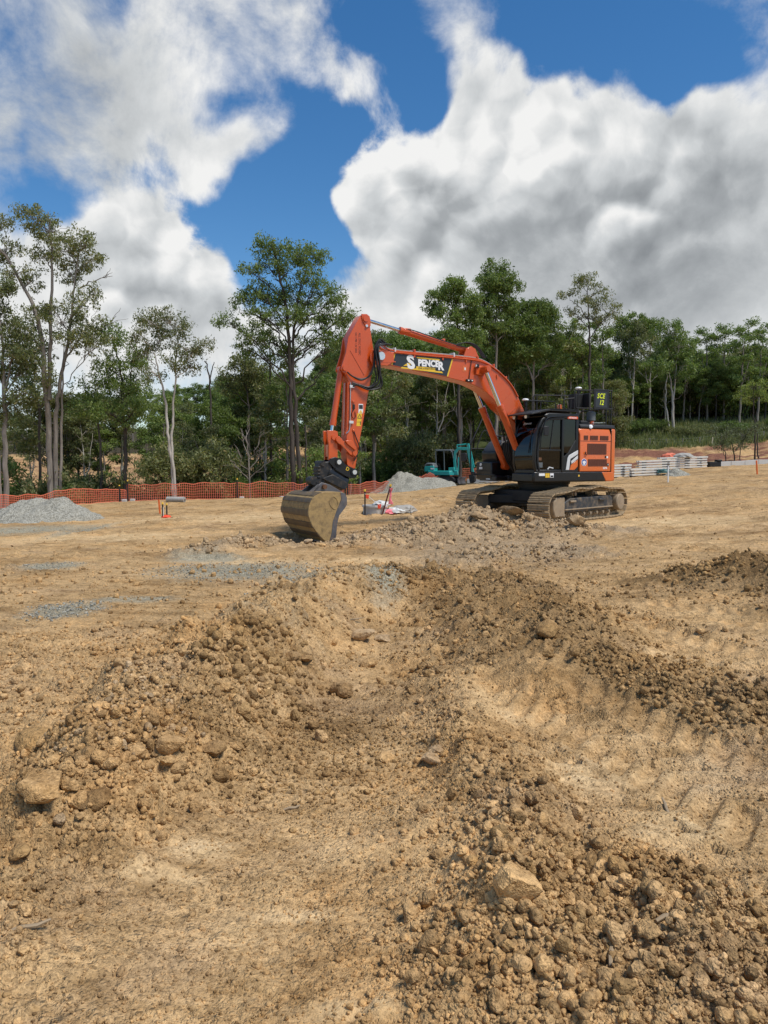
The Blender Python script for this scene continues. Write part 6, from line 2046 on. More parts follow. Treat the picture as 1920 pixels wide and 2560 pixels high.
# manhole with its marker pickets
mb = hit(937, 1284, 8)
rw = 33 * mb.y / FPX
mh = MB().lathe([(rw * .78, .02), (rw * .80, .24), (rw * .98, .24), (rw, .22), (rw, .17), (rw * .92, .16), (rw * .92, -.2)], (0, 0, 0), 36).build('manhole_ring', 'concrete', None)
mh.location = (mb.x, mb.y + rw, hz(mb.x, mb.y + rw) + .02)
tag(mh, 'grey concrete manhole ring set in the clay between the two marker pickets', 'manhole')
MB().cyl((0, 0, .0), (0, 0, .08), rw * .79, n=30).build('manhole_floor', 'black_matt', mh)
zc = mh.location.z
for i, (dx, dy, r, mt, nm, lb, ct) in enumerate((
        (.22, .05, .17, 'bag_white', 'plastic_bag', 'white plastic bag lying on the manhole ring', 'bag'),
        (.62, .10, .19, 'bag_white', 'plastic_sheet', 'crumpled white sheet right of the manhole ring', 'sheet'),
        (.50, -.05, .17, 'tape_pink', 'tape_tangle', 'pink tape tangle on the ring at the leaning picket', 'tape'),
        (.95, .15, .25, 'geotextile', 'cloth_scrap', 'grey cloth scrap right of the crumpled white sheet', 'cloth'),
        (.78, -.10, .16, 'bag_white', 'plastic_sheet', 'small pale sheet at the foot of the leaning picket', 'sheet'))):
    gx, gy = mh.location.x + dx, mh.location.y + dy
    crumple(nm, (gx, gy, (zc + .24 if dx < .3 else hz(gx, gy) + .05)), r, mt, lb, ct, 20 + i, .5, 3, .5)
dY = mh.location.y
pA = at_depth(912, 1268, dY - rw)
pkA = picket(Vector((pA.x, pA.y, hz(pA.x, pA.y))), 1.0 * (1283 - 1217) * dY / FPX * .92, 'picket_black', 'cap_yellow', 'straight black picket with yellow cap left of the manhole ring')
top_b = at_depth(976, 1214, dY - rw)
bot_b = at_depth(957, 1281, dY - rw)
lean = math.atan2(top_b.x - bot_b.x, top_b.z - bot_b.z)
pkB = picket(Vector((bot_b.x, bot_b.y, bot_b.z)), (top_b - bot_b).length, 'picket_rust', 'cap_yellow', 'dark red picket with yellow cap leaning over the manhole ring', (0, lean))
rb_ = MB()
for k in range(4):
    o_ = .02 * k
    rb_.add([(top_b.x - .02 + o_, top_b.y - .02 - o_, top_b.z - .08), (top_b.x + .03 + o_, top_b.y - .02, top_b.z - .08), (top_b.x + .04 - o_, top_b.y - .03 + o_, top_b.z - .34), (top_b.x - .03, top_b.y - .05, top_b.z - .34 - o_), (top_b.x - .02 + o_ * 2, top_b.y, top_b.z - .62), (top_b.x - .07 + o_, top_b.y - .03, top_b.z - .60)], [(0, 1, 2, 3), (3, 2, 4, 5)])
rib = rb_.build('ribbon', 'tape_pink', None, smooth=0)
so = rib.modifiers.new('thickness', 'SOLIDIFY')
so.thickness = .004
tag(rib, 'pink ribbon hanging from the leaning picket', 'ribbon')
fa = pkA.location + Vector((0, -.01, (1283 - 1217) * dY / FPX * .92 - .1))
fl = empty('flag_line', fa)
tag(fl, 'pale string with two red flags from the straight picket', 'flag line')
sp_ = [Vector((0, 0, 0)), Vector((.22, -.02, -.17)), Vector((.42, -.04, -.33)), Vector((.55, -.05, -.42))]
MB().tube(bez(sp_, 5), .008, 5).build('string', 'white', fl)
for (x, z, w_, h_) in ((.03, -.02, .12, .15), (.42, -.33, .13, .17)):
    f_ = MB().add([(x, -.03, z), (x + w_, -.05, z - .02), (x + w_ * .75, -.07, z - h_), (x + w_ * .1, -.05, z - h_ * .9)], [(0, 1, 2, 3)]).build('flag', 'flag_red', fl, smooth=0)
    so = f_.modifiers.new('thickness', 'SOLIDIFY')
    so.thickness = .004

# bent dry twig sticking out of the rubble
b = hit(1026, 1296, 8)
tw = MB().tube(bez([(0, 0, -.1), (.02, 0, .1), (-.01, 0, .25), (.02, 0, .36)], 5), [.014] * 6 + [.01] * 6 + [.006] * 4, 5).build('dry_twig', 'timber_dark', None)
tw.location = b
tag(tw, 'thin dry twig standing in the rubble right of the manhole', 'twig')
for i, (px, py, L, rz, lab) in enumerate(((1672, 2300, .10, 20, 'short straw coloured stick in the lower right heap'), (1530, 2385, .13, 70, 'thin pale splinter lying upright in the lower right heap'),
                                         (70, 2325, .14, 14, 'grey brown stick lying at the lower left edge'), (1665, 2020, .12, 80, 'weathered stick by the tyre tracks at the right'),
                                         (730, 2025, .08, 12, 'small dark twig on the near path'), (880, 1552, .26, 8, 'flat pale wood splinter on the clay left of the ridge'))):
    b = hit(px, py)
    tw = MB().tube([(-L / 2, 0, 0), (-L * .15, L * .03, .004), (L * .2, -.0, .0), (L / 2, L * .05, .006)], [.006, .0075, .007, .004], 6).build('stick', 'stick_wood', None)
    tw.location = (b.x, b.y, b.z + .006)
    tw.rotation_euler = (0, R(-6), R(rz))
    tag(tw, lab, 'stick')

# ================================================================ fence on the grass slope
wf = empty('wire_fence', gpos(1545, 68))
tag(wf, 'old wire fence of thin grey posts along the foot of the grass slope', 'fence')
prev = None
for k, px in enumerate((1545, 1584, 1622, 1663, 1704, 1746, 1800, 1850, 1905)):
    q = gpos(px, 68.0) - wf.location
    MB().box((q.x - .035, q.y - .035, q.z - .3), (q.x + .035, q.y + .035, q.z + .6)).build('post', 'bark_grey', wf, bev=.01)
    if prev is not None:
        for hh in (.3, .55):
            MB().beam(prev + Vector((0, -.04, hh)), q + Vector((0, -.04, hh)), .006, .006).build('wire', 'pipe_metal', wf)
    prev = q

# ================================================================ the teal mini excavator
mp = gpos(1108, 56.0)
MX = empty('mini_excavator', mp, R(-22))
tag(MX, 'small teal mini excavator with grey cab parked behind the middle gravel pile', 'mini excavator')
for s in (1, -1):
    prof = []
    for k in range(13):
        a = R(-90) + R(180) * k / 12
        prof.append((.95 + .26 * math.cos(a), .27 + .26 * math.sin(a)))
    for k in range(13):
        a = R(90) + R(180) * k / 12
        prof.append((-.95 + .26 * math.cos(a), .27 + .26 * math.sin(a)))
    t_ = MB().prism(prof, s * .95 - .19, s * .95 + .19).build('track', 'rubber', MX, bev=.02)
    lugs = MB()
    for k in range(22):
        lugs.box((-1.0 + k * .09, s * .95 - .2, -.015), (-.955 + k * .09, s * .95 + .2, .555))
    lugs.build('track_lug', 'rubber', t_, smooth=0)
    MB().prism([(.85, .15), (.85, .40), (-.85, .40), (-.85, .15)], s * .95 - .20, s * .95 + .205).build('track_frame', 'grey_plastic', t_)
    for xx in (.95, -.95):
        MB().cyl((xx, s * .74, .27), (xx, s * 1.155, .27), .15, n=16).build('wheel', 'hitch_dark', t_)
MB().box((-.6, -.8, .30), (.6, .8, .50)).box((.5, -.5, .25), (1.45, -.4, .42)).box((.5, .4, .25), (1.45, .5, .42)).build('chassis', 'black_matt', MX)
MB().strip([(1.52, .50), (1.45, .36), (1.45, .18), (1.53, .02)], -.98, .98, -.05).build('blade', 'bucket_steel', MX)
MB().cyl((0, 0, .48), (0, 0, .66), .5, n=24).build('slew_ring', 'black_matt', MX)
body = [(1.05, -.6), (1.05, .6), (.75, .92), (-.9, .92), (-1.15, .6), (-1.25, 0), (-1.15, -.6), (-.9, -.92), (.75, -.92)]
MB().prism(body, .64, .98, 'z').build('deck', 'teal', MX, bev=.04)
eb = MB().prism([(-1.24, .9), (-1.24, 1.22), (-1.1, 1.36), (-.45, 1.36), (-.45, .9)], -.88, .88).build('engine_cover', 'teal', MX, bev=.06)
MB().prism([(-1.26, 1.18), (-1.22, 1.42), (-1.02, 1.58), (-.55, 1.56), (-.40, 1.2)], -.86, .86).build('hood', 'grey_plastic', MX, bev=.07)
for k in range(4):
    MB().box((-1.1 + .02 * k, -.872, 1.27 + k * .055), (-.78 + .02 * k, -.862, 1.295 + k * .055)).build('vent_slot', 'black_matt', eb)
MB().box((-.72, -.893, 1.08), (-.42, -.884, 1.19)).build('maker_label', 'decal_white', eb)
mc = [(.80, .98), (.86, 1.5), (.70, 2.38), (.55, 2.52), (-.55, 2.52), (-.62, 2.4), (-.55, 1.5), (-.5, .98)]
MB().prism(mc, -.02, .90).build('cab_shell', 'tinted_glass', MX)
for pth in ([(.80, .98), (.86, 1.5), (.70, 2.38), (.55, 2.50), (-.55, 2.50)], [(-.5, .98), (-.55, 1.5), (-.62, 2.42)], [(.1, .98), (.05, 2.5)]):
    for yy in (-.04, .90):
        MB().tube([(x, yy, z) for x, z in pth], .045, 6).build('cab_pillar', 'grey_plastic', MX)
MB().box((-.66, -.06, 2.46), (.60, .94, 2.58)).build('cab_roof', 'grey_plastic', MX, bev=.04)
MB().box((-.3, .2, 1.0), (.3, .7, 1.5)).box((-.35, .2, 1.4), (-.2, .7, 2.0)).build('seat', 'seat_cloth', MX, bev=.04)
MB().box((.62, -.72, .96), (1.08, .2, 1.22)).build('front_cover', 'teal', MX, bev=.03)
MB().prism([(.95, .66), (1.3, .66), (1.3, 1.0), (.95, 1.0)], -.62, -.26).build('swing_bracket', 'teal', MX, bev=.03)
bm_ = MB().prism([(1.05, .80), (1.22, .78), (1.12, 1.7), (1.15, 2.25), (1.35, 2.52), (2.05, 2.50), (2.05, 2.70), (1.28, 2.74), (.98, 2.42), (.92, 1.7)], -.54, -.34).build('boom', 'teal', MX, bev=.02)
MB().cyl((1.30, -.44, 1.0), (1.32, -.44, 2.0), .05, n=12).build('boom_cylinder', 'teal', MX)
MB().cyl((1.32, -.44, 2.0), (1.40, -.44, 2.48), .03, n=10).build('piston_rod', 'chrome', MX)
MB().cyl((1.20, -.44, 2.88), (1.9, -.44, 2.95), .05, n=12).cyl((1.2, -.44, 2.7), (1.2, -.44, 2.92), .06, n=8).build('arm_cylinder', 'teal', MX)
MB().prism([(1.98, 2.98), (2.12, 3.0), (2.22, 2.55), (2.52, .82), (2.42, .72), (2.30, .80), (1.96, 2.5)], -.53, -.35).build('arm', 'teal', MX, bev=.02)
MB().cyl((2.24, -.44, 2.50), (2.52, -.44, 1.25), .045, n=12).build('bucket_cylinder', 'teal', MX)
MB().strip([(2.18, .66), (2.50, .72), (2.62, .52), (2.55, .22), (2.30, .05)], -.72, -.16, .03).prism([(2.18, .66), (2.50, .72), (2.62, .52), (2.55, .22), (2.30, .05), (2.24, .3)], -.74, -.71).prism([(2.18, .66), (2.50, .72), (2.62, .52), (2.55, .22), (2.30, .05), (2.24, .3)], -.17, -.14).build('bucket', 'hitch_dark', MX)
MB().prism([(2.28, .92), (2.62, .90), (2.66, .70), (2.3, .62)], -.55, -.33).build('hitch', 'black_matt', MX, bev=.02)
for (x, y) in ((-.7, .0), (-.7, .9)):
    MB().tube([(x + .1, y, 1.5), (x, y - .06, 2.05)], .02, 6).build('hand_grip', 'black_matt', MX)

# ================================================================ trees
def tube_np(pts, rs, n=6):
    """tapered tube as arrays"""
    pts = np.asarray(pts, float)
    k = len(pts)
    d = np.gradient(pts, axis=0)
    d /= np.linalg.norm(d, axis=1)[:, None] + 1e-9
    ref = np.array([1.0, .13, .07])
    ux = np.cross(d, ref)
    ux /= np.linalg.norm(ux, axis=1)[:, None] + 1e-9
    uy = np.cross(d, ux)
    a = np.arange(n) * 2 * math.pi / n
    V = pts[:, None, :] + (ux[:, None, :] * np.cos(a)[None, :, None] + uy[:, None, :] * np.sin(a)[None, :, None]) * np.asarray(rs)[:, None, None]
    idx_ = np.arange(k * n).reshape(k, n)
    nx = np.roll(idx_, -1, 1)
    F = np.stack([idx_[:-1], nx[:-1], nx[1:], idx_[1:]], -1).reshape(-1, 4)
    return V.reshape(-1, 3), F


def curve(a, b, bend, g, n=7, wig=.04):
    """limb from a to b that leaves upwards and bows"""
    a, b = np.asarray(a, float), np.asarray(b, float)
    L = np.linalg.norm(b - a)
    c = a + (b - a) * .45 + np.array([0, 0, 1.0]) * bend * L
    t = np.linspace(0, 1, n)[:, None]
    P = (1 - t) ** 2 * a + 2 * t * (1 - t) * c + t * t * b
    w = g.normal(0, wig * L, (n, 3))
    w[0] = 0
    w[-1] *= .3
    return P + w * np.array([1, 1, .5])


class Tree:
    def __init__(s, seed):
        s.g = np.random.default_rng(seed)
        s.V, s.F, s.n = [], [], 0
        s.trunks = []
        s.clumps = []

    def add(s, V, F):
        s.V.append(V)
        s.F.append(F + s.n)
        s.n += len(V)

    def trunk(s, pts, r0, r1, n=8):
        P = np.array([tuple(p) for p in bez(pts, 5)])
        k = len(P)
        P = P + np.concatenate([[[0, 0, 0]], s.g.normal(0, .03, (k - 1, 3))])
        rs = r0 + (r1 - r0) * np.linspace(0, 1, k) ** .9
        rs[0] *= 1.25
        s.add(*tube_np(P, rs, n))
        s.trunks.append((P, rs))

    def lobe(s, c, r, n, cr=(.45, .8), limb=True):
        """a mass of foliage: limb from the nearest stem, twigs to each clump"""
        g = s.g
        c, r = np.array(c, float), np.array(r, float)
        best = None
        for P, rs in s.trunks:
            hd = np.hypot(P[:, 0] - c[0], P[:, 1] - c[1])
            want = c[2] - .25 * r[2] - hd * g.uniform(.7, 1.1)
            cost = np.abs(P[:, 2] - want) + .35 * hd
            i = int(np.argmin(cost))
            if best is None or cost[i] < best[0]:
                best = (cost[i], P[i], rs[i])
        _, a, ra = best
        tip = c + np.array([0, 0, -.1 * r[2]])
        if limb:
            L = curve(a, tip, .12, g, 9)
            rl = np.linspace(min(ra * .6, .03 + .035 * np.linalg.norm(tip - a)), .02, 9)
            s.add(*tube_np(L, rl, 6))
        else:
            L = np.array([a, tip])
            rl = np.array([.03, .02])
        for k in range(n):
            q = g.normal(0, 1, 3)
            q /= np.linalg.norm(q)
            q *= g.uniform(.35, 1) ** .6
            p = c + q * r
            i = int(np.clip(len(L) * g.uniform(.4, 1.0), 0, len(L) - 1))
            tw = curve(L[i], p, .10, g, 5, .05)
            s.add(*tube_np(tw, np.linspace(max(.014, rl[i] * .55), .008, 5), 4))
            s.clumps.append((p, g.uniform(*cr)))

    def dead(s, a, b, r):
        L = curve(a, b, .08, s.g, 7, .05)
        s.add(*tube_np(L, np.linspace(r, .012, 7), 5))
        for k in range(4):
            i = s.g.integers(2, 6)
            e = L[i] + (L[-1] - L[0]) * .35 + s.g.normal(0, .3, 3) * np.linalg.norm(L[-1] - L[0]) * .4
            s.add(*tube_np(curve(L[i], e, .05, s.g, 5, .06), np.linspace(r * .4, .008, 5), 4))

    def leaves(s, per, size, droop=.6, flat=.75):
        g = s.g
        C = np.array([c for c, r in s.clumps])
        Rr = np.array([r for c, r in s.clumps])
        per_i = np.maximum(8, (per * (Rr / .6) ** 2).astype(int))
        ci = np.repeat(np.arange(len(C)), per_i)
        n = len(ci)
        q = g.normal(0, 1, (n, 3))
        q /= np.linalg.norm(q, axis=1)[:, None]
        q *= (g.random(n) ** .45)[:, None]
        # uneven clumps: several sprays per clump
        sp = g.normal(0, .5, (len(C), 5, 3))
        q = q * .62 + sp[ci, g.integers(0, 5, n)] * .75
        P = C[ci] + q * Rr[ci][:, None] * np.array([1, 1, flat])
        P[:, 2] -= g.random(n) * .25 * Rr[ci]
        ax_ = g.normal(0, 1, (n, 3))
        ax_[:, 2] -= droop * 1.6
        ax_ /= np.linalg.norm(ax_, axis=1)[:, None]
        sd_ = np.cross(ax_, g.normal(0, 1, (n, 3)))
        sd_ /= np.linalg.norm(sd_, axis=1)[:, None] + 1e-9
        L = size * g.uniform(.6, 1.35, n)[:, None]
        Wd = L * g.uniform(.26, .46, n)[:, None]
        nrm = np.cross(ax_, sd_)
        V = np.stack([P - ax_ * L * .5, P + sd_ * Wd * .5 + nrm * L * .06, P + ax_ * L * .5, P - sd_ * Wd * .5 + nrm * L * .06], 1).reshape(-1, 3)
        F = np.arange(4 * n).reshape(-1, 4)
        return V, F

    def wood_mesh(s, mat):
        return np_mesh('trunk', np.concatenate(s.V), np.concatenate(s.F), mat, True)


def plant(name, loc, wood, crown, label, cat, group=None, rz=0.0, scl=(1, 1, 1), tilt=0.0, wood_name='trunk', crown_name='crown'):
    o = empty(name, loc, rz)
    o.rotation_euler = (tilt, 0, rz)
    o.scale = scl
    tag(o, label, cat, group)
    if wood:
        link(bpy.data.objects.new(wood_name, wood), o)
    if crown:
        link(bpy.data.objects.new(crown_name, crown), o)
    return o


def hero(px_base, Y, label, spec, seed, barkm, leafm, per, size, ground_dz=0.0, name='gum_tree'):
    """a tree read off the photo: stems and foliage masses given in photo pixels at its own distance"""
    b = gpos(px_base, Y, ground_dz)
    T = Tree(seed)
    g = np.random.default_rng(seed + 50)

    def loc(px, py, dy=0.0):
        v = at_depth(px, py, Y + dy) - b
        return (v.x, v.y, v.z)
    for st in spec['stems']:
        pts_ = [loc(*q[:2], q[2] if len(q) > 2 else 0.0) for q in st['p']]
        if st.get('root', True):
            pts_[0] = (pts_[0][0], pts_[0][1], -.4)
        T.trunk(pts_, st['r'][0] * .78, st['r'][1] * .8)
    for lb in spec['lobes']:
        px, py, rx, ry, n = lb[:5]
        n = int(n * 1.6)
        dy = lb[5] if len(lb) > 5 else g.uniform(-1, 1) * rx * Y / FPX * .8
        c = loc(px, py, dy)
        k = Y / FPX
        T.lobe(c, (rx * k * 1.1, rx * k, ry * k * 1.1), n, tuple(q * .88 for q in spec.get('cr', (.45, .8))))
    for dd in spec.get('dead', []):
        T.dead(loc(*dd[0]), loc(*dd[1]), dd[2])
    crown = None
    if T.clumps:
        V, F = T.leaves(per * .8, size * .92)
        crown = np_mesh('crown', V, F, leafm)
    return plant(name, b, T.wood_mesh(barkm), crown, label, 'tree')


# ---- the trees that stand out
hero(128, 43, 'tall open gum tree with forked grey trunks at the left edge', {
    'stems': [{'p': [(128, 1240), (122, 1080), (112, 930), (95, 800), (60, 720), (20, 650), (-20, 600)], 'r': (.26, .05)},
              {'p': [(138, 1240), (140, 1080), (146, 980), (165, 880), (178, 800), (185, 720), (195, 640)], 'r': (.20, .04)},
              {'p': [(122, 1000), (126, 850), (130, 700), (128, 600), (120, 530)], 'r': (.17, .03), 'root': False},
              {'p': [(150, 1240), (152, 1060), (156, 960), (160, 860)], 'r': (.13, .03)}],
    'lobes': [(95, 545, 40, 30, 13), (60, 530, 22, 18, 5), (130, 575, 45, 30, 14), (165, 620, 45, 35, 16), (215, 610, 38, 28, 13), (225, 650, 30, 24, 10), (175, 680, 40, 24, 10), (10, 620, 36, 32, 13),
              (35, 680, 34, 22, 8), (80, 700, 30, 20, 6), (110, 640, 34, 26, 8), (235, 730, 22, 20, 4), (150, 800, 50, 40, 16), (100, 790, 40, 28, 12), (205, 760, 36, 30, 10), (230, 810, 40, 34, 14), (190, 850, 40, 30, 12),
              (80, 870, 44, 34, 14), (245, 860, 34, 28, 10), (110, 930, 40, 26, 8), (15, 560, 20, 24, 5), (60, 830, 36, 24, 8)],
    'dead': [((200, 720), (280, 690), .05), ((230, 850), (290, 790), .04)], 'cr': (.34, .6)}, 11, 'bark_grey', 'leaf_olive', 120, .19)
hero(18, 41, 'dark gum tree cut by the left edge of the picture', {
    'stems': [{'p': [(14, 1240), (12, 1080), (10, 950), (4, 850), (-8, 760)], 'r': (.21, .05)}, {'p': [(2, 1250), (-4, 1080), (-6, 940)], 'r': (.15, .05)}, {'p': [(12, 980), (30, 900), (52, 850)], 'r': (.09, .03), 'root': False}],
    'lobes': [(5, 720, 26, 26, 9), (-10, 790, 30, 40, 12), (50, 830, 40, 30, 12), (30, 890, 46, 34, 14), (75, 910, 30, 26, 8), (0, 930, 40, 30, 10), (55, 980, 38, 30, 10), (20, 1020, 36, 24, 8)], 'cr': (.45, .8)}, 12, 'bark_grey', 'leaf_olive', 120, .20)
hero(95, 46, 'slim forked gum tree behind the tall open one at the left', {
    'stems': [{'p': [(97, 1230), (98, 1100), (97, 1020), (85, 970), (70, 930)], 'r': (.13, .03)}, {'p': [(97, 1060), (104, 1010), (122, 970)], 'r': (.07, .03), 'root': False}],
    'lobes': [(60, 920, 30, 20, 7), (110, 960, 26, 18, 6), (75, 960, 24, 16, 5)], 'cr': (.4, .65)}, 13, 'bark_dark', 'leaf_dark', 90, .2)
hero(434, 40.8, 'slender gum tree with twin pale trunks behind the orange net', {
    'stems': [{'p': [(437, 1240), (430, 1160), (420, 1080), (412, 1000), (400, 940), (385, 880)], 'r': (.15, .035)}, {'p': [(439, 1240), (430, 1120), (432, 1050), (436, 980), (440, 900), (445, 850)], 'r': (.12, .03)}],
    'lobes': [(375, 800, 32, 26, 12), (425, 800, 34, 28, 13), (345, 830, 26, 22, 8), (470, 870, 30, 28, 10), (400, 850, 36, 26, 10), (450, 820, 24, 24, 7), (360, 880, 30, 22, 8), (480, 910, 24, 22, 6), (505, 860, 22, 18, 5), (430, 900, 34, 24, 8), (385, 930, 28, 20, 6)],
    'cr': (.32, .6)}, 14, 'bark_pale', 'leaf_olive', 120, .17)
hero(318, 44, 'dense mid green tree left of the pale twin trunks', {
    'stems': [{'p': [(314, 1240), (312, 1120), (308, 1000), (300, 920), (285, 870)], 'r': (.17, .04)}, {'p': [(250, 1240), (252, 1130), (240, 1040), (225, 980)], 'r': (.12, .04)}, {'p': [(312, 1020), (325, 960), (330, 900)], 'r': (.08, .03), 'root': False}],
    'lobes': [(285, 850, 34, 26, 11), (330, 900, 38, 30, 13), (275, 920, 38, 30, 12), (240, 960, 40, 30, 12), (300, 970, 44, 30, 14), (345, 960, 36, 30, 12), (215, 1010, 40, 30, 10), (270, 1030, 44, 30, 12), (330, 1030, 40, 28, 10), (360, 1010, 30, 24, 7)], 'cr': (.4, .7)}, 15, 'bark_dark', 'leaf_gum', 120, .19)
hero(745, 44.5, 'tall broad crowned gum tree with two dark trunks left of the orange arm', {
    'stems': [{'p': [(735, 1240), (731, 1120), (727, 1000), (724, 900), (718, 800), (705, 720), (690, 650), (680, 610)], 'r': (.23, .04)},
              {'p': [(757, 1240), (744, 1120), (738, 1000), (732, 900), (738, 800), (752, 720), (770, 660)], 'r': (.19, .04)},
              {'p': [(763, 1240), (764, 1150), (764, 1060)], 'r': (.08, .05)}],
    'lobes': [(655, 610, 24, 20, 8), (700, 625, 34, 24, 12), (745, 635, 34, 24, 12), (790, 635, 36, 24, 13), (665, 660, 30, 22, 9), (720, 680, 36, 22, 9), (775, 690, 34, 20, 8), (615, 665, 22, 14, 4), (640, 720, 34, 26, 10), (690, 740, 44, 28, 15), (745, 745, 48, 28, 17), (800, 720, 36, 24, 11), (840, 740, 28, 22, 8),
              (610, 760, 32, 22, 8), (570, 795, 26, 16, 6), (655, 790, 38, 26, 11), (715, 790, 46, 26, 14), (775, 785, 46, 28, 15), (830, 790, 36, 26, 11), (870, 790, 26, 24, 8), (620, 830, 34, 22, 8), (680, 850, 40, 24, 9), (800, 850, 44, 28, 12), (850, 850, 34, 30, 10), (610, 870, 20, 18, 4), (740, 870, 44, 24, 8), (840, 900, 36, 26, 8)],
    'cr': (.34, .62)}, 16, 'bark_dark', 'leaf_gum', 130, .19)
hero(680, 47, 'thin straight tree with bare lower trunk just left of the broad crowned gum', {
    'stems': [{'p': [(680, 1235), (678, 1100), (676, 980), (675, 880), (672, 830)], 'r': (.12, .03)}], 'lobes': [(668, 830, 28, 22, 7), (640, 880, 26, 20, 6), (700, 900, 26, 20, 6)], 'cr': (.4, .7)}, 17, 'bark_dark', 'leaf_dark', 100, .2)
hero(530, 50, 'dead forked snag standing above the undergrowth left of centre', {
    'stems': [{'p': [(532, 1235), (530, 1130), (527, 1040), (524, 950), (512, 900)], 'r': (.13, .05)}, {'p': [(525, 960), (530, 925), (537, 905)], 'r': (.06, .03), 'root': False}], 'lobes': []}, 18, 'bark_dark', 'leaf_dark', 10, .2)
hero(630, 42.3, 'pale leafless sapling with bare white branches behind the orange net', {
    'stems': [{'p': [(626, 1232), (622, 1170), (620, 1120), (616, 1075)], 'r': (.06, .025)}], 'lobes': [],
    'dead': [((622, 1190), (585, 1110), .035), ((622, 1180), (665, 1110), .035), ((620, 1140), (600, 1070), .03), ((620, 1150), (660, 1080), .03), ((622, 1200), (680, 1150), .025), ((622, 1200), (575, 1150), .025), ((618, 1110), (625, 1040), .025)]}, 19, 'bark_grey', 'leaf_dark', 10, .2)
hero(625, 52, 'blue green gum tree with small round crown left of the broad crowned gum', {
    'stems': [{'p': [(625, 1220), (622, 1100), (620, 1000), (615, 940)], 'r': (.14, .04)}], 'lobes': [(612, 905, 32, 22, 10), (650, 930, 30, 22, 9), (585, 930, 26, 22, 7), (620, 960, 40, 24, 11), (560, 960, 26, 22, 6), (655, 985, 30, 22, 7)], 'cr': (.45, .8)}, 20, 'bark_dark', 'leaf_olive', 120, .22)
hero(1146, 58, 'tall gum tree with clustered foliage and dark straight trunk above the boom', {
    'stems': [{'p': [(1150, 1190), (1148, 1080), (1146, 960), (1144, 860), (1142, 780), (1135, 720)], 'r': (.21, .04)}, {'p': [(1146, 920), (1130, 860), (1100, 800)], 'r': (.08, .03), 'root': False}],
    'lobes': [(1130, 712, 30, 18, 9), (1095, 735, 28, 20, 9), (1080, 765, 24, 16, 6), (1150, 740, 28, 20, 7), (1175, 760, 26, 24, 8), (1120, 780, 30, 18, 7), (1160, 800, 34, 22, 9), (1110, 830, 34, 24, 8), (1180, 840, 34, 26, 9), (1140, 870, 38, 26, 9)], 'cr': (.5, .85)}, 21, 'bark_dark', 'leaf_gum', 150, .24)
hero(1240, 60, 'tallest gum tree above the boom bend with narrow crown', {
    'stems': [{'p': [(1240, 1190), (1240, 1050), (1240, 900), (1240, 800), (1238, 720)], 'r': (.22, .04)}, {'p': [(1240, 840), (1220, 800), (1195, 770)], 'r': (.07, .03), 'root': False}, {'p': [(1240, 800), (1262, 750), (1285, 715)], 'r': (.06, .03), 'root': False}],
    'lobes': [(1236, 680, 28, 20, 11), (1215, 705, 24, 18, 7), (1262, 705, 24, 16, 7), (1285, 712, 20, 14, 6), (1235, 725, 30, 18, 9), (1215, 760, 32, 22, 10), (1255, 760, 28, 22, 9), (1190, 790, 28, 22, 8), (1235, 800, 38, 24, 12), (1215, 840, 38, 26, 10), (1270, 830, 36, 28, 11)], 'cr': (.5, .85)}, 22, 'bark_grey', 'leaf_gum', 150, .24)
hero(1330, 62, 'full round crowned green gum tree behind the boom bend', {
    'stems': [{'p': [(1330, 1180), (1332, 1050), (1335, 920), (1338, 830)], 'r': (.22, .05)}, {'p': [(1332, 950), (1305, 880), (1290, 830)], 'r': (.10, .03), 'root': False}],
    'lobes': [(1345, 775, 38, 22, 14), (1300, 790, 36, 24, 12), (1280, 775, 26, 20, 7), (1375, 805, 34, 28, 12), (1330, 820, 46, 28, 16), (1285, 830, 38, 28, 12), (1370, 850, 42, 30, 13), (1320, 870, 48, 28, 14), (1270, 880, 40, 28, 11), (1380, 900, 38, 26, 9)], 'cr': (.55, .9)}, 23, 'bark_grey', 'leaf_gum', 150, .25)
hero(1473, 60, 'slim tall gum tree with airy crown above the cab and number board', {
    'stems': [{'p': [(1476, 1185), (1475, 1060), (1474, 940), (1473, 850), (1472, 780), (1468, 720)], 'r': (.19, .035)}, {'p': [(1473, 850), (1500, 810), (1535, 780)], 'r': (.06, .025), 'root': False}, {'p': [(1473, 810), (1450, 770), (1425, 750)], 'r': (.05, .02), 'root': False}],
    'lobes': [(1472, 695, 24, 14, 6), (1445, 705, 24, 16, 6), (1425, 735, 22, 12, 5), (1500, 720, 22, 18, 6), (1465, 745, 30, 20, 7), (1500, 760, 26, 20, 7), (1535, 775, 24, 14, 6), (1480, 795, 30, 18, 7), (1515, 800, 22, 14, 4), (1440, 790, 26, 18, 5)], 'cr': (.4, .65)}, 24, 'bark_dark', 'leaf_olive', 100, .2)
hero(1585, 80, 'dark rounded tree crown above the forest right of the number board', {
    'stems': [{'p': [(1585, 1100), (1585, 980), (1588, 880)], 'r': (.28, .06)}], 'lobes': [(1590, 805, 40, 20, 10), (1555, 815, 26, 18, 6), (1625, 820, 26, 18, 6), (1590, 840, 46, 24, 10), (1570, 880, 44, 28, 8)], 'cr': (.6, 1.0)}, 25, 'bark_dark', 'leaf_dark', 130, .3)
hero(1400, 66, 'pale trunked gum tree standing behind the roof rails', {
    'stems': [{'p': [(1402, 1160), (1400, 1060), (1405, 960), (1412, 880)], 'r': (.16, .04)}], 'lobes': [(1415, 850, 34, 22, 9), (1440, 820, 24, 20, 6), (1390, 880, 38, 24, 9), (1440, 880, 38, 28, 10), (1410, 920, 40, 28, 9)], 'cr': (.5, .85)}, 26, 'bark_pale', 'leaf_gum', 120, .26)
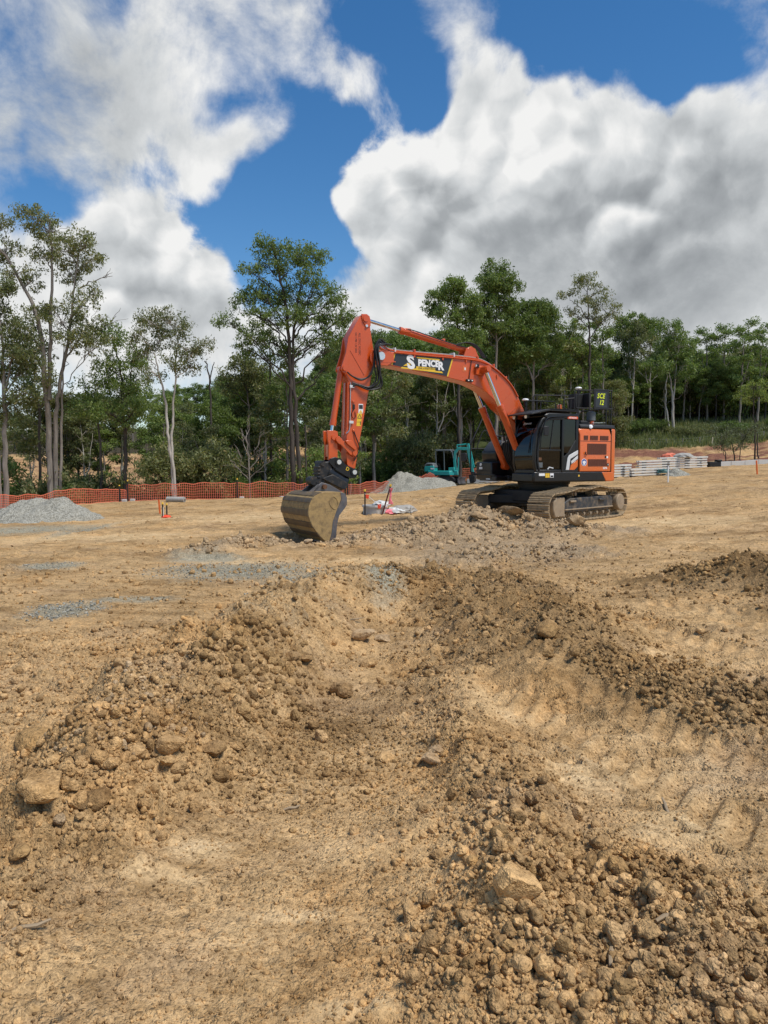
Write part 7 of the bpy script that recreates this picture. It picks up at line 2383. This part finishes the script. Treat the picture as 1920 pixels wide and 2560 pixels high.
hero(1683, 73, 'gum tree with bright pale forked trunk in front of the right forest', {
    'stems': [{'p': [(1684, 1105), (1683, 1040), (1680, 980), (1672, 930)], 'r': (.22, .06)}, {'p': [(1675, 1100), (1668, 1040), (1664, 990), (1668, 940)], 'r': (.15, .05)}, {'p': [(1682, 1000), (1690, 940), (1692, 890)], 'r': (.10, .03), 'root': False}],
    'lobes': [(1672, 880, 38, 28, 12), (1700, 860, 36, 28, 12), (1650, 910, 34, 26, 9), (1710, 910, 34, 26, 9), (1680, 830, 36, 24, 11)], 'cr': (.55, .9)}, 27, 'bark_pale', 'leaf_gum', 120, .27)
hero(1886, 55, 'slender young tree with round pale green crown at the right edge', {
    'stems': [{'p': [(1889, 1150), (1887, 1080), (1884, 1020), (1884, 985)], 'r': (.09, .03)}, {'p': [(1896, 1150), (1894, 1090), (1890, 1030)], 'r': (.08, .03)}], 'lobes': [(1885, 965, 30, 18, 12), (1862, 985, 20, 16, 6), (1905, 985, 20, 18, 6), (1884, 995, 30, 14, 7)], 'cr': (.32, .55)}, 28, 'bark_dark', 'leaf_gum', 130, .16)
hero(1832, 54, 'pale green wattle bush with crooked stems right of the sleeper stacks', {
    'stems': [{'p': [(1838, 1152), (1834, 1125), (1826, 1100)], 'r': (.07, .03)}, {'p': [(1816, 1152), (1812, 1125), (1795, 1100)], 'r': (.05, .025)}, {'p': [(1850, 1152), (1852, 1120), (1862, 1095)], 'r': (.05, .025)}],
    'lobes': [(1780, 1075, 26, 12, 9), (1815, 1090, 30, 14, 11), (1860, 1085, 30, 14, 11), (1800, 1110, 26, 12, 8), (1850, 1110, 30, 14, 9), (1875, 1070, 22, 14, 7), (1835, 1070, 24, 12, 6)], 'cr': (.28, .5)}, 29, 'bark_dark', 'leaf_pale', 110, .15, name='wattle_bush')


# ---- kinds of forest tree, each built once
def kind_tree(seed, H, base_frac, spread, nl, leafm, barkm, per, size, cr, lean=.04, dead=1, forks=1):
    T = Tree(seed)
    g = T.g
    tip = (g.normal(0, lean * H), g.normal(0, lean * H), H * .93)
    T.trunk([(0, 0, -.6), (tip[0] * .2, tip[1] * .2, H * .3), (tip[0] * .6, tip[1] * .6, H * .62), tip], .009 * H + .03, .03, 7)
    for k in range(forks):
        z0_ = H * g.uniform(.35, .55)
        a = g.uniform(0, 6.28)
        T.trunk([(tip[0] * .35, tip[1] * .35, z0_), (math.cos(a) * spread * .35, math.sin(a) * spread * .35, z0_ + H * .16), (math.cos(a) * spread * .6, math.sin(a) * spread * .6, H * g.uniform(.72, .86))], .006 * H + .02, .025, 6)
    for k in range(nl):
        t = (k + .5) / nl
        z = H * (base_frac + (1 - base_frac) * t ** .85)
        prof = math.sin(math.pi * min(1, .18 + .82 * (z / H - base_frac) / (1 - base_frac))) ** .7
        rad_ = spread * (.35 + .65 * prof) * math.sqrt(g.random()) * .95
        a = k * 2.4 + g.uniform(-.5, .5)
        T.lobe((tip[0] * z / H + math.cos(a) * rad_, tip[1] * z / H + math.sin(a) * rad_, z), (spread * .36, spread * .36, spread * .26), int(g.integers(5, 8)), cr)
    for k in range(dead):
        z0_ = H * g.uniform(.3, .6)
        a = g.uniform(0, 6.28)
        T.dead((0, 0, z0_), (math.cos(a) * spread, math.sin(a) * spread, z0_ + H * .12), .04)
    V, F = T.leaves(per, size)
    return T.wood_mesh(barkm), np_mesh('crown', V, F, leafm)


KINDS = {
    'gum_a': kind_tree(61, 14, .45, 2.7, 15, 'leaf_gum', 'bark_dark', 62, .32, (.6, 1.0)),
    'gum_b': kind_tree(62, 14, .38, 2.9, 17, 'leaf_dark', 'bark_dark', 62, .32, (.6, 1.05)),
    'gum_c': kind_tree(63, 14, .50, 2.3, 12, 'leaf_gum', 'bark_grey', 62, .30, (.55, .95), dead=2),
    'gum_d': kind_tree(64, 14, .42, 3.0, 17, 'leaf_olive', 'bark_grey', 62, .30, (.55, .95), dead=2, forks=2),
    'gum_e': kind_tree(65, 14, .30, 2.6, 17, 'leaf_dark', 'bark_dark', 62, .32, (.6, 1.0)),
    'thin_f': kind_tree(66, 12, .55, 1.6, 9, 'leaf_olive', 'bark_pale', 58, .26, (.45, .75), dead=3),
    'thin_g': kind_tree(67, 12, .40, 1.5, 10, 'leaf_gum', 'bark_grey', 58, .26, (.45, .75), dead=3),
}


def kind_bush(seed, H, spread, n, leafm, per, size):
    T = Tree(seed)
    g = T.g
    for k in range(4):
        a = g.uniform(0, 6.28)
        T.trunk([(math.cos(a) * .15, math.sin(a) * .15, -.3), (math.cos(a) * spread * .3, math.sin(a) * spread * .3, H * .4), (math.cos(a) * spread * .6, math.sin(a) * spread * .6, H * .8)], .045, .015, 5)
    for k in range(n):
        a = k * 2.4
        rr = spread * math.sqrt((k + .5) / n)
        T.lobe((math.cos(a) * rr, math.sin(a) * rr, H * g.uniform(.35, .92) * (1.05 - .35 * rr / spread)), (spread * .34, spread * .34, H * .17), 5, (.4, .7))
    V, F = T.leaves(per, size)
    return T.wood_mesh('bark_dark'), np_mesh('crown', V, F, leafm)


BUSH = {'a': kind_bush(81, 3.0, 1.8, 12, 'leaf_dark', 75, .2), 'b': kind_bush(82, 3.6, 1.5, 12, 'leaf_gum', 75, .2), 'c': kind_bush(83, 2.2, 1.7, 10, 'leaf_olive', 75, .18), 'd': kind_bush(84, 4.5, 1.7, 14, 'leaf_olive', 75, .2)}

fr_ = random.Random(5)
ROWS = {}
NTH = 'leftmost,second,third,fourth,fifth,sixth,seventh,eighth,ninth,tenth,eleventh,twelfth,thirteenth,fourteenth,fifteenth,sixteenth,seventeenth,eighteenth,nineteenth,twentieth,twenty-first,twenty-second,twenty-third,twenty-fourth,twenty-fifth'.split(',')


def row(names, x0, x1, y0, y1, n, h0, h1, label, group, tree='forest_tree', cat='tree', src=None, hh=14.0, skip=None):
    src = src or KINDS
    k = 0
    for i in range(n):
        t = (i + fr_.uniform(.15, .85)) / n
        y = fr_.uniform(y0, y1)
        px = x0 + (x1 - x0) * t
        x = (px - CXP) / FPX * y
        if skip and skip(px, y):
            continue
        H = fr_.uniform(h0, h1) if not callable(h0) else h0(px, y) * fr_.uniform(.9, 1.06)
        s = H / hh
        w, c = src[names[fr_.randrange(len(names))]]
        wide = s ** .75 * fr_.uniform(.95, 1.2)
        o_ = plant(tree, (x, y, hz(x, y) - .1), w, c, label, cat, group, fr_.uniform(0, 6.28), (wide, wide, s), wood_name='trunk' if cat == 'tree' else 'stems', crown_name='crown' if cat == 'tree' else 'foliage')
        ROWS.setdefault(label, []).append((px, o_))


def top_to(px_pts, py_pts):
    """tree height that brings the crown up to a given skyline"""
    def f(px, y):
        py = np.interp(px, px_pts, py_pts)
        ztop = CAM_H + (HORIZON - py) / FPX * y
        return max(5.0, ztop - hz((px - CXP) / FPX * y, y))
    return f


ALL = ['gum_a', 'gum_b', 'gum_c', 'gum_d', 'gum_e']
# right-hand forest on the grass slope
sky_r = top_to([1380, 1480, 1560, 1640, 1700, 1800, 1860, 1960], [930, 910, 905, 890, 885, 890, 875, 865])
sky_r2 = top_to([1380, 1560, 1700, 1960], [960, 940, 920, 910])
row(ALL, 1380, 1990, 82, 90, 16, sky_r, 0, 'dark forest gum standing in the dense wood on the right slope', 'wood on the right slope')
row(['gum_a', 'gum_c', 'gum_b', 'thin_f'], 1500, 1990, 76, 81, 13, sky_r2, 0, 'front gum of the dense wood above the grass slope', 'front trees of the right wood')
row(ALL, 1300, 2020, 96, 110, 20, sky_r, 0, 'distant gum deep inside the right hand wood', 'rear trees of the right wood')
row(['thin_f', 'thin_g'], 1560, 1960, 75, 80, 9, 8, 11, 'thin sapling among the front trunks of the right wood', 'saplings of the right wood', hh=12)
# middle wood behind the boom and cab
sky_m = top_to([860, 940, 1040, 1100, 1200, 1300, 1420, 1520], [870, 850, 850, 830, 840, 850, 870, 880])
sky_m2 = top_to([860, 1000, 1200, 1400, 1520], [960, 930, 930, 930, 940])
row(ALL, 850, 1520, 72, 84, 17, sky_m, 0, 'gum tree in the dense wood behind the boom', 'wood behind the boom')
row(ALL + ['thin_g'], 860, 1560, 66, 72, 14, sky_m2, 0, 'lower gum at the near side of the wood behind the boom', 'near trees of the middle wood')
row(ALL, 800, 1500, 92, 112, 17, sky_m, 0, 'distant gum behind the middle wood', 'rear trees of the middle wood')
row(['thin_f', 'thin_g'], 900, 1520, 63, 68, 14, 8, 12, 'thin straggly sapling before the middle wood', 'saplings before the middle wood', hh=12)
# left: wood across the gully
sky_l = top_to([-60, 60, 200, 340, 480, 560, 700, 860, 960], [1060, 1050, 990, 990, 985, 960, 960, 930, 900])
row(ALL, -120, 940, 98, 112, 24, sky_l, 0, 'distant gum in the wood beyond the cleared far bank', 'wood beyond the far bank')
row(ALL, 380, 960, 114, 130, 14, top_to([380, 560, 860, 960], [985, 950, 920, 880]), 0, 'far gum at the back of the left hand wood', 'back of the left wood')
row(ALL + ['thin_g'], 430, 960, 50, 62, 15, top_to([430, 520, 600, 700, 860, 960], [1010, 985, 960, 945, 900, 880]), 0, 'dark gum in the gully behind the long orange net', 'gully trees behind the long net', skip=lambda px, y: 690 < px < 785)
row(['thin_f', 'thin_g', 'gum_d', 'gum_b'], -60, 430, 48, 60, 12, top_to([-60, 100, 250, 430], [1000, 1000, 960, 960]), 0, 'gum in the gully behind the left gravel pile', 'gully trees on the left', skip=lambda px, y: 275 < px < 395 or 20 < px < 80)
row(['thin_f', 'thin_g'], 120, 900, 46, 54, 15, 5.5, 9, 'thin crooked sapling in the gully behind the net', 'gully saplings', hh=12)
# undergrowth
row(['a', 'b', 'c', 'd'], -60, 350, 42, 47, 11, 2.6, 4.6, 'dark leafy shrub behind the left gravel pile', 'shrubs behind the left pile', 'shrub', 'shrub', BUSH, 3.3, lambda px, y: 275 < px < 395 or 20 < px < 80)
row(['a', 'b', 'd'], 400, 860, 45, 49, 14, 2.2, 3.8, 'dark green shrub behind the long orange net', 'shrubs behind the long net', 'shrub', 'shrub', BUSH, 3.3, lambda px, y: 345 < px < 405 or 545 < px < 585 or 690 < px < 800)
row(['a', 'b', 'd'], 840, 1150, 61, 66, 9, 2.5, 4.5, 'shrub at the foot of the middle wood', 'shrubs before the middle wood', 'shrub', 'shrub', BUSH, 3.3)
row(['a', 'c'], 1540, 1990, 69, 74, 12, 1.2, 2.0, 'low bush on the grass slope before the right wood', 'bushes on the grass slope', 'shrub', 'shrub', BUSH, 3.3)
row(['a', 'c', 'd'], 1250, 1560, 64, 70, 8, 2.5, 3.5, 'shrub behind the cab at the wood edge', 'shrubs behind the cab', 'shrub', 'shrub', BUSH, 3.3)

# right of the frame's middle and beyond: fill behind the trunks
row(['gum_e', 'gum_b', 'gum_d'], 1250, 2020, 112, 126, 18, top_to([1250, 1500, 2000], [930, 920, 900]), 0, 'low dark gum on the hill behind the right hand wood', 'hill behind the right wood')
row(['a', 'b', 'd'], 1350, 2000, 92, 104, 20, 4.5, 7, 'tall dark shrub between the trunks of the right wood', 'undergrowth of the right wood', 'shrub', 'shrub', BUSH, 3.3)
row(['a', 'b', 'd'], 830, 1400, 84, 96, 16, 4.5, 7, 'tall dark shrub between the trunks of the middle wood', 'undergrowth of the middle wood', 'shrub', 'shrub', BUSH, 3.3)
row(['a', 'b', 'd'], 1470, 2000, 81, 90, 24, 4.5, 7.5, 'tall dark shrub closing the front of the right wood', 'front undergrowth of the right wood', 'shrub', 'shrub', BUSH, 3.3)
for lab_, lst_ in ROWS.items():
    lst_.sort(key=lambda q: q[0])
    for k_, (_, o_) in enumerate(lst_):
        o_['label'] = '%s%s, %s' % (lab_, '', NTH[k_] + ('' if k_ == 0 else ' from left'))

row(['gum_e', 'gum_b', 'gum_a'], 1480, 1990, 77, 86, 16, top_to([1500, 2000], [960, 930]), 0, 'low branching dark gum at the edge of the right wood', 'edge of the right wood')
for lab_, lst_ in list(ROWS.items())[-1:]:
    lst_.sort(key=lambda q: q[0])
    for k_, (_, o_) in enumerate(lst_):
        o_['label'] = '%s, %s' % (lab_, NTH[k_] + ('' if k_ == 0 else ' from left'))

# ---- tall grass on the slope: one mass
gg = np.random.default_rng(3)
ng = 26000
X = gg.uniform(9, 62, ng)
Yg = gg.uniform(66.5, 80, ng)
keep = (X / Yg * FPX + CXP > 1480) & (X / Yg * FPX + CXP < 2050)
X, Yg = X[keep], Yg[keep]
Zg = terrain(X, Yg, False)
hgt_ = gg.uniform(.2, .6, len(X))
a = gg.uniform(0, 6.28, len(X))
w = .05
V = np.stack([np.stack([X - np.cos(a) * w, Yg - np.sin(a) * w, Zg - .05], -1), np.stack([X + np.cos(a) * w, Yg + np.sin(a) * w, Zg - .05], -1), np.stack([X + gg.normal(0, .12, len(X)), Yg + gg.normal(0, .12, len(X)), Zg + hgt_], -1)], 1).reshape(-1, 3)
me = np_mesh('grass', V, np.arange(len(V)).reshape(-1, 3), 'leaf_olive')
tag(link(bpy.data.objects.new('grass', me)), 'long green grass on the slope below the right wood', 'grass', kind='stuff')
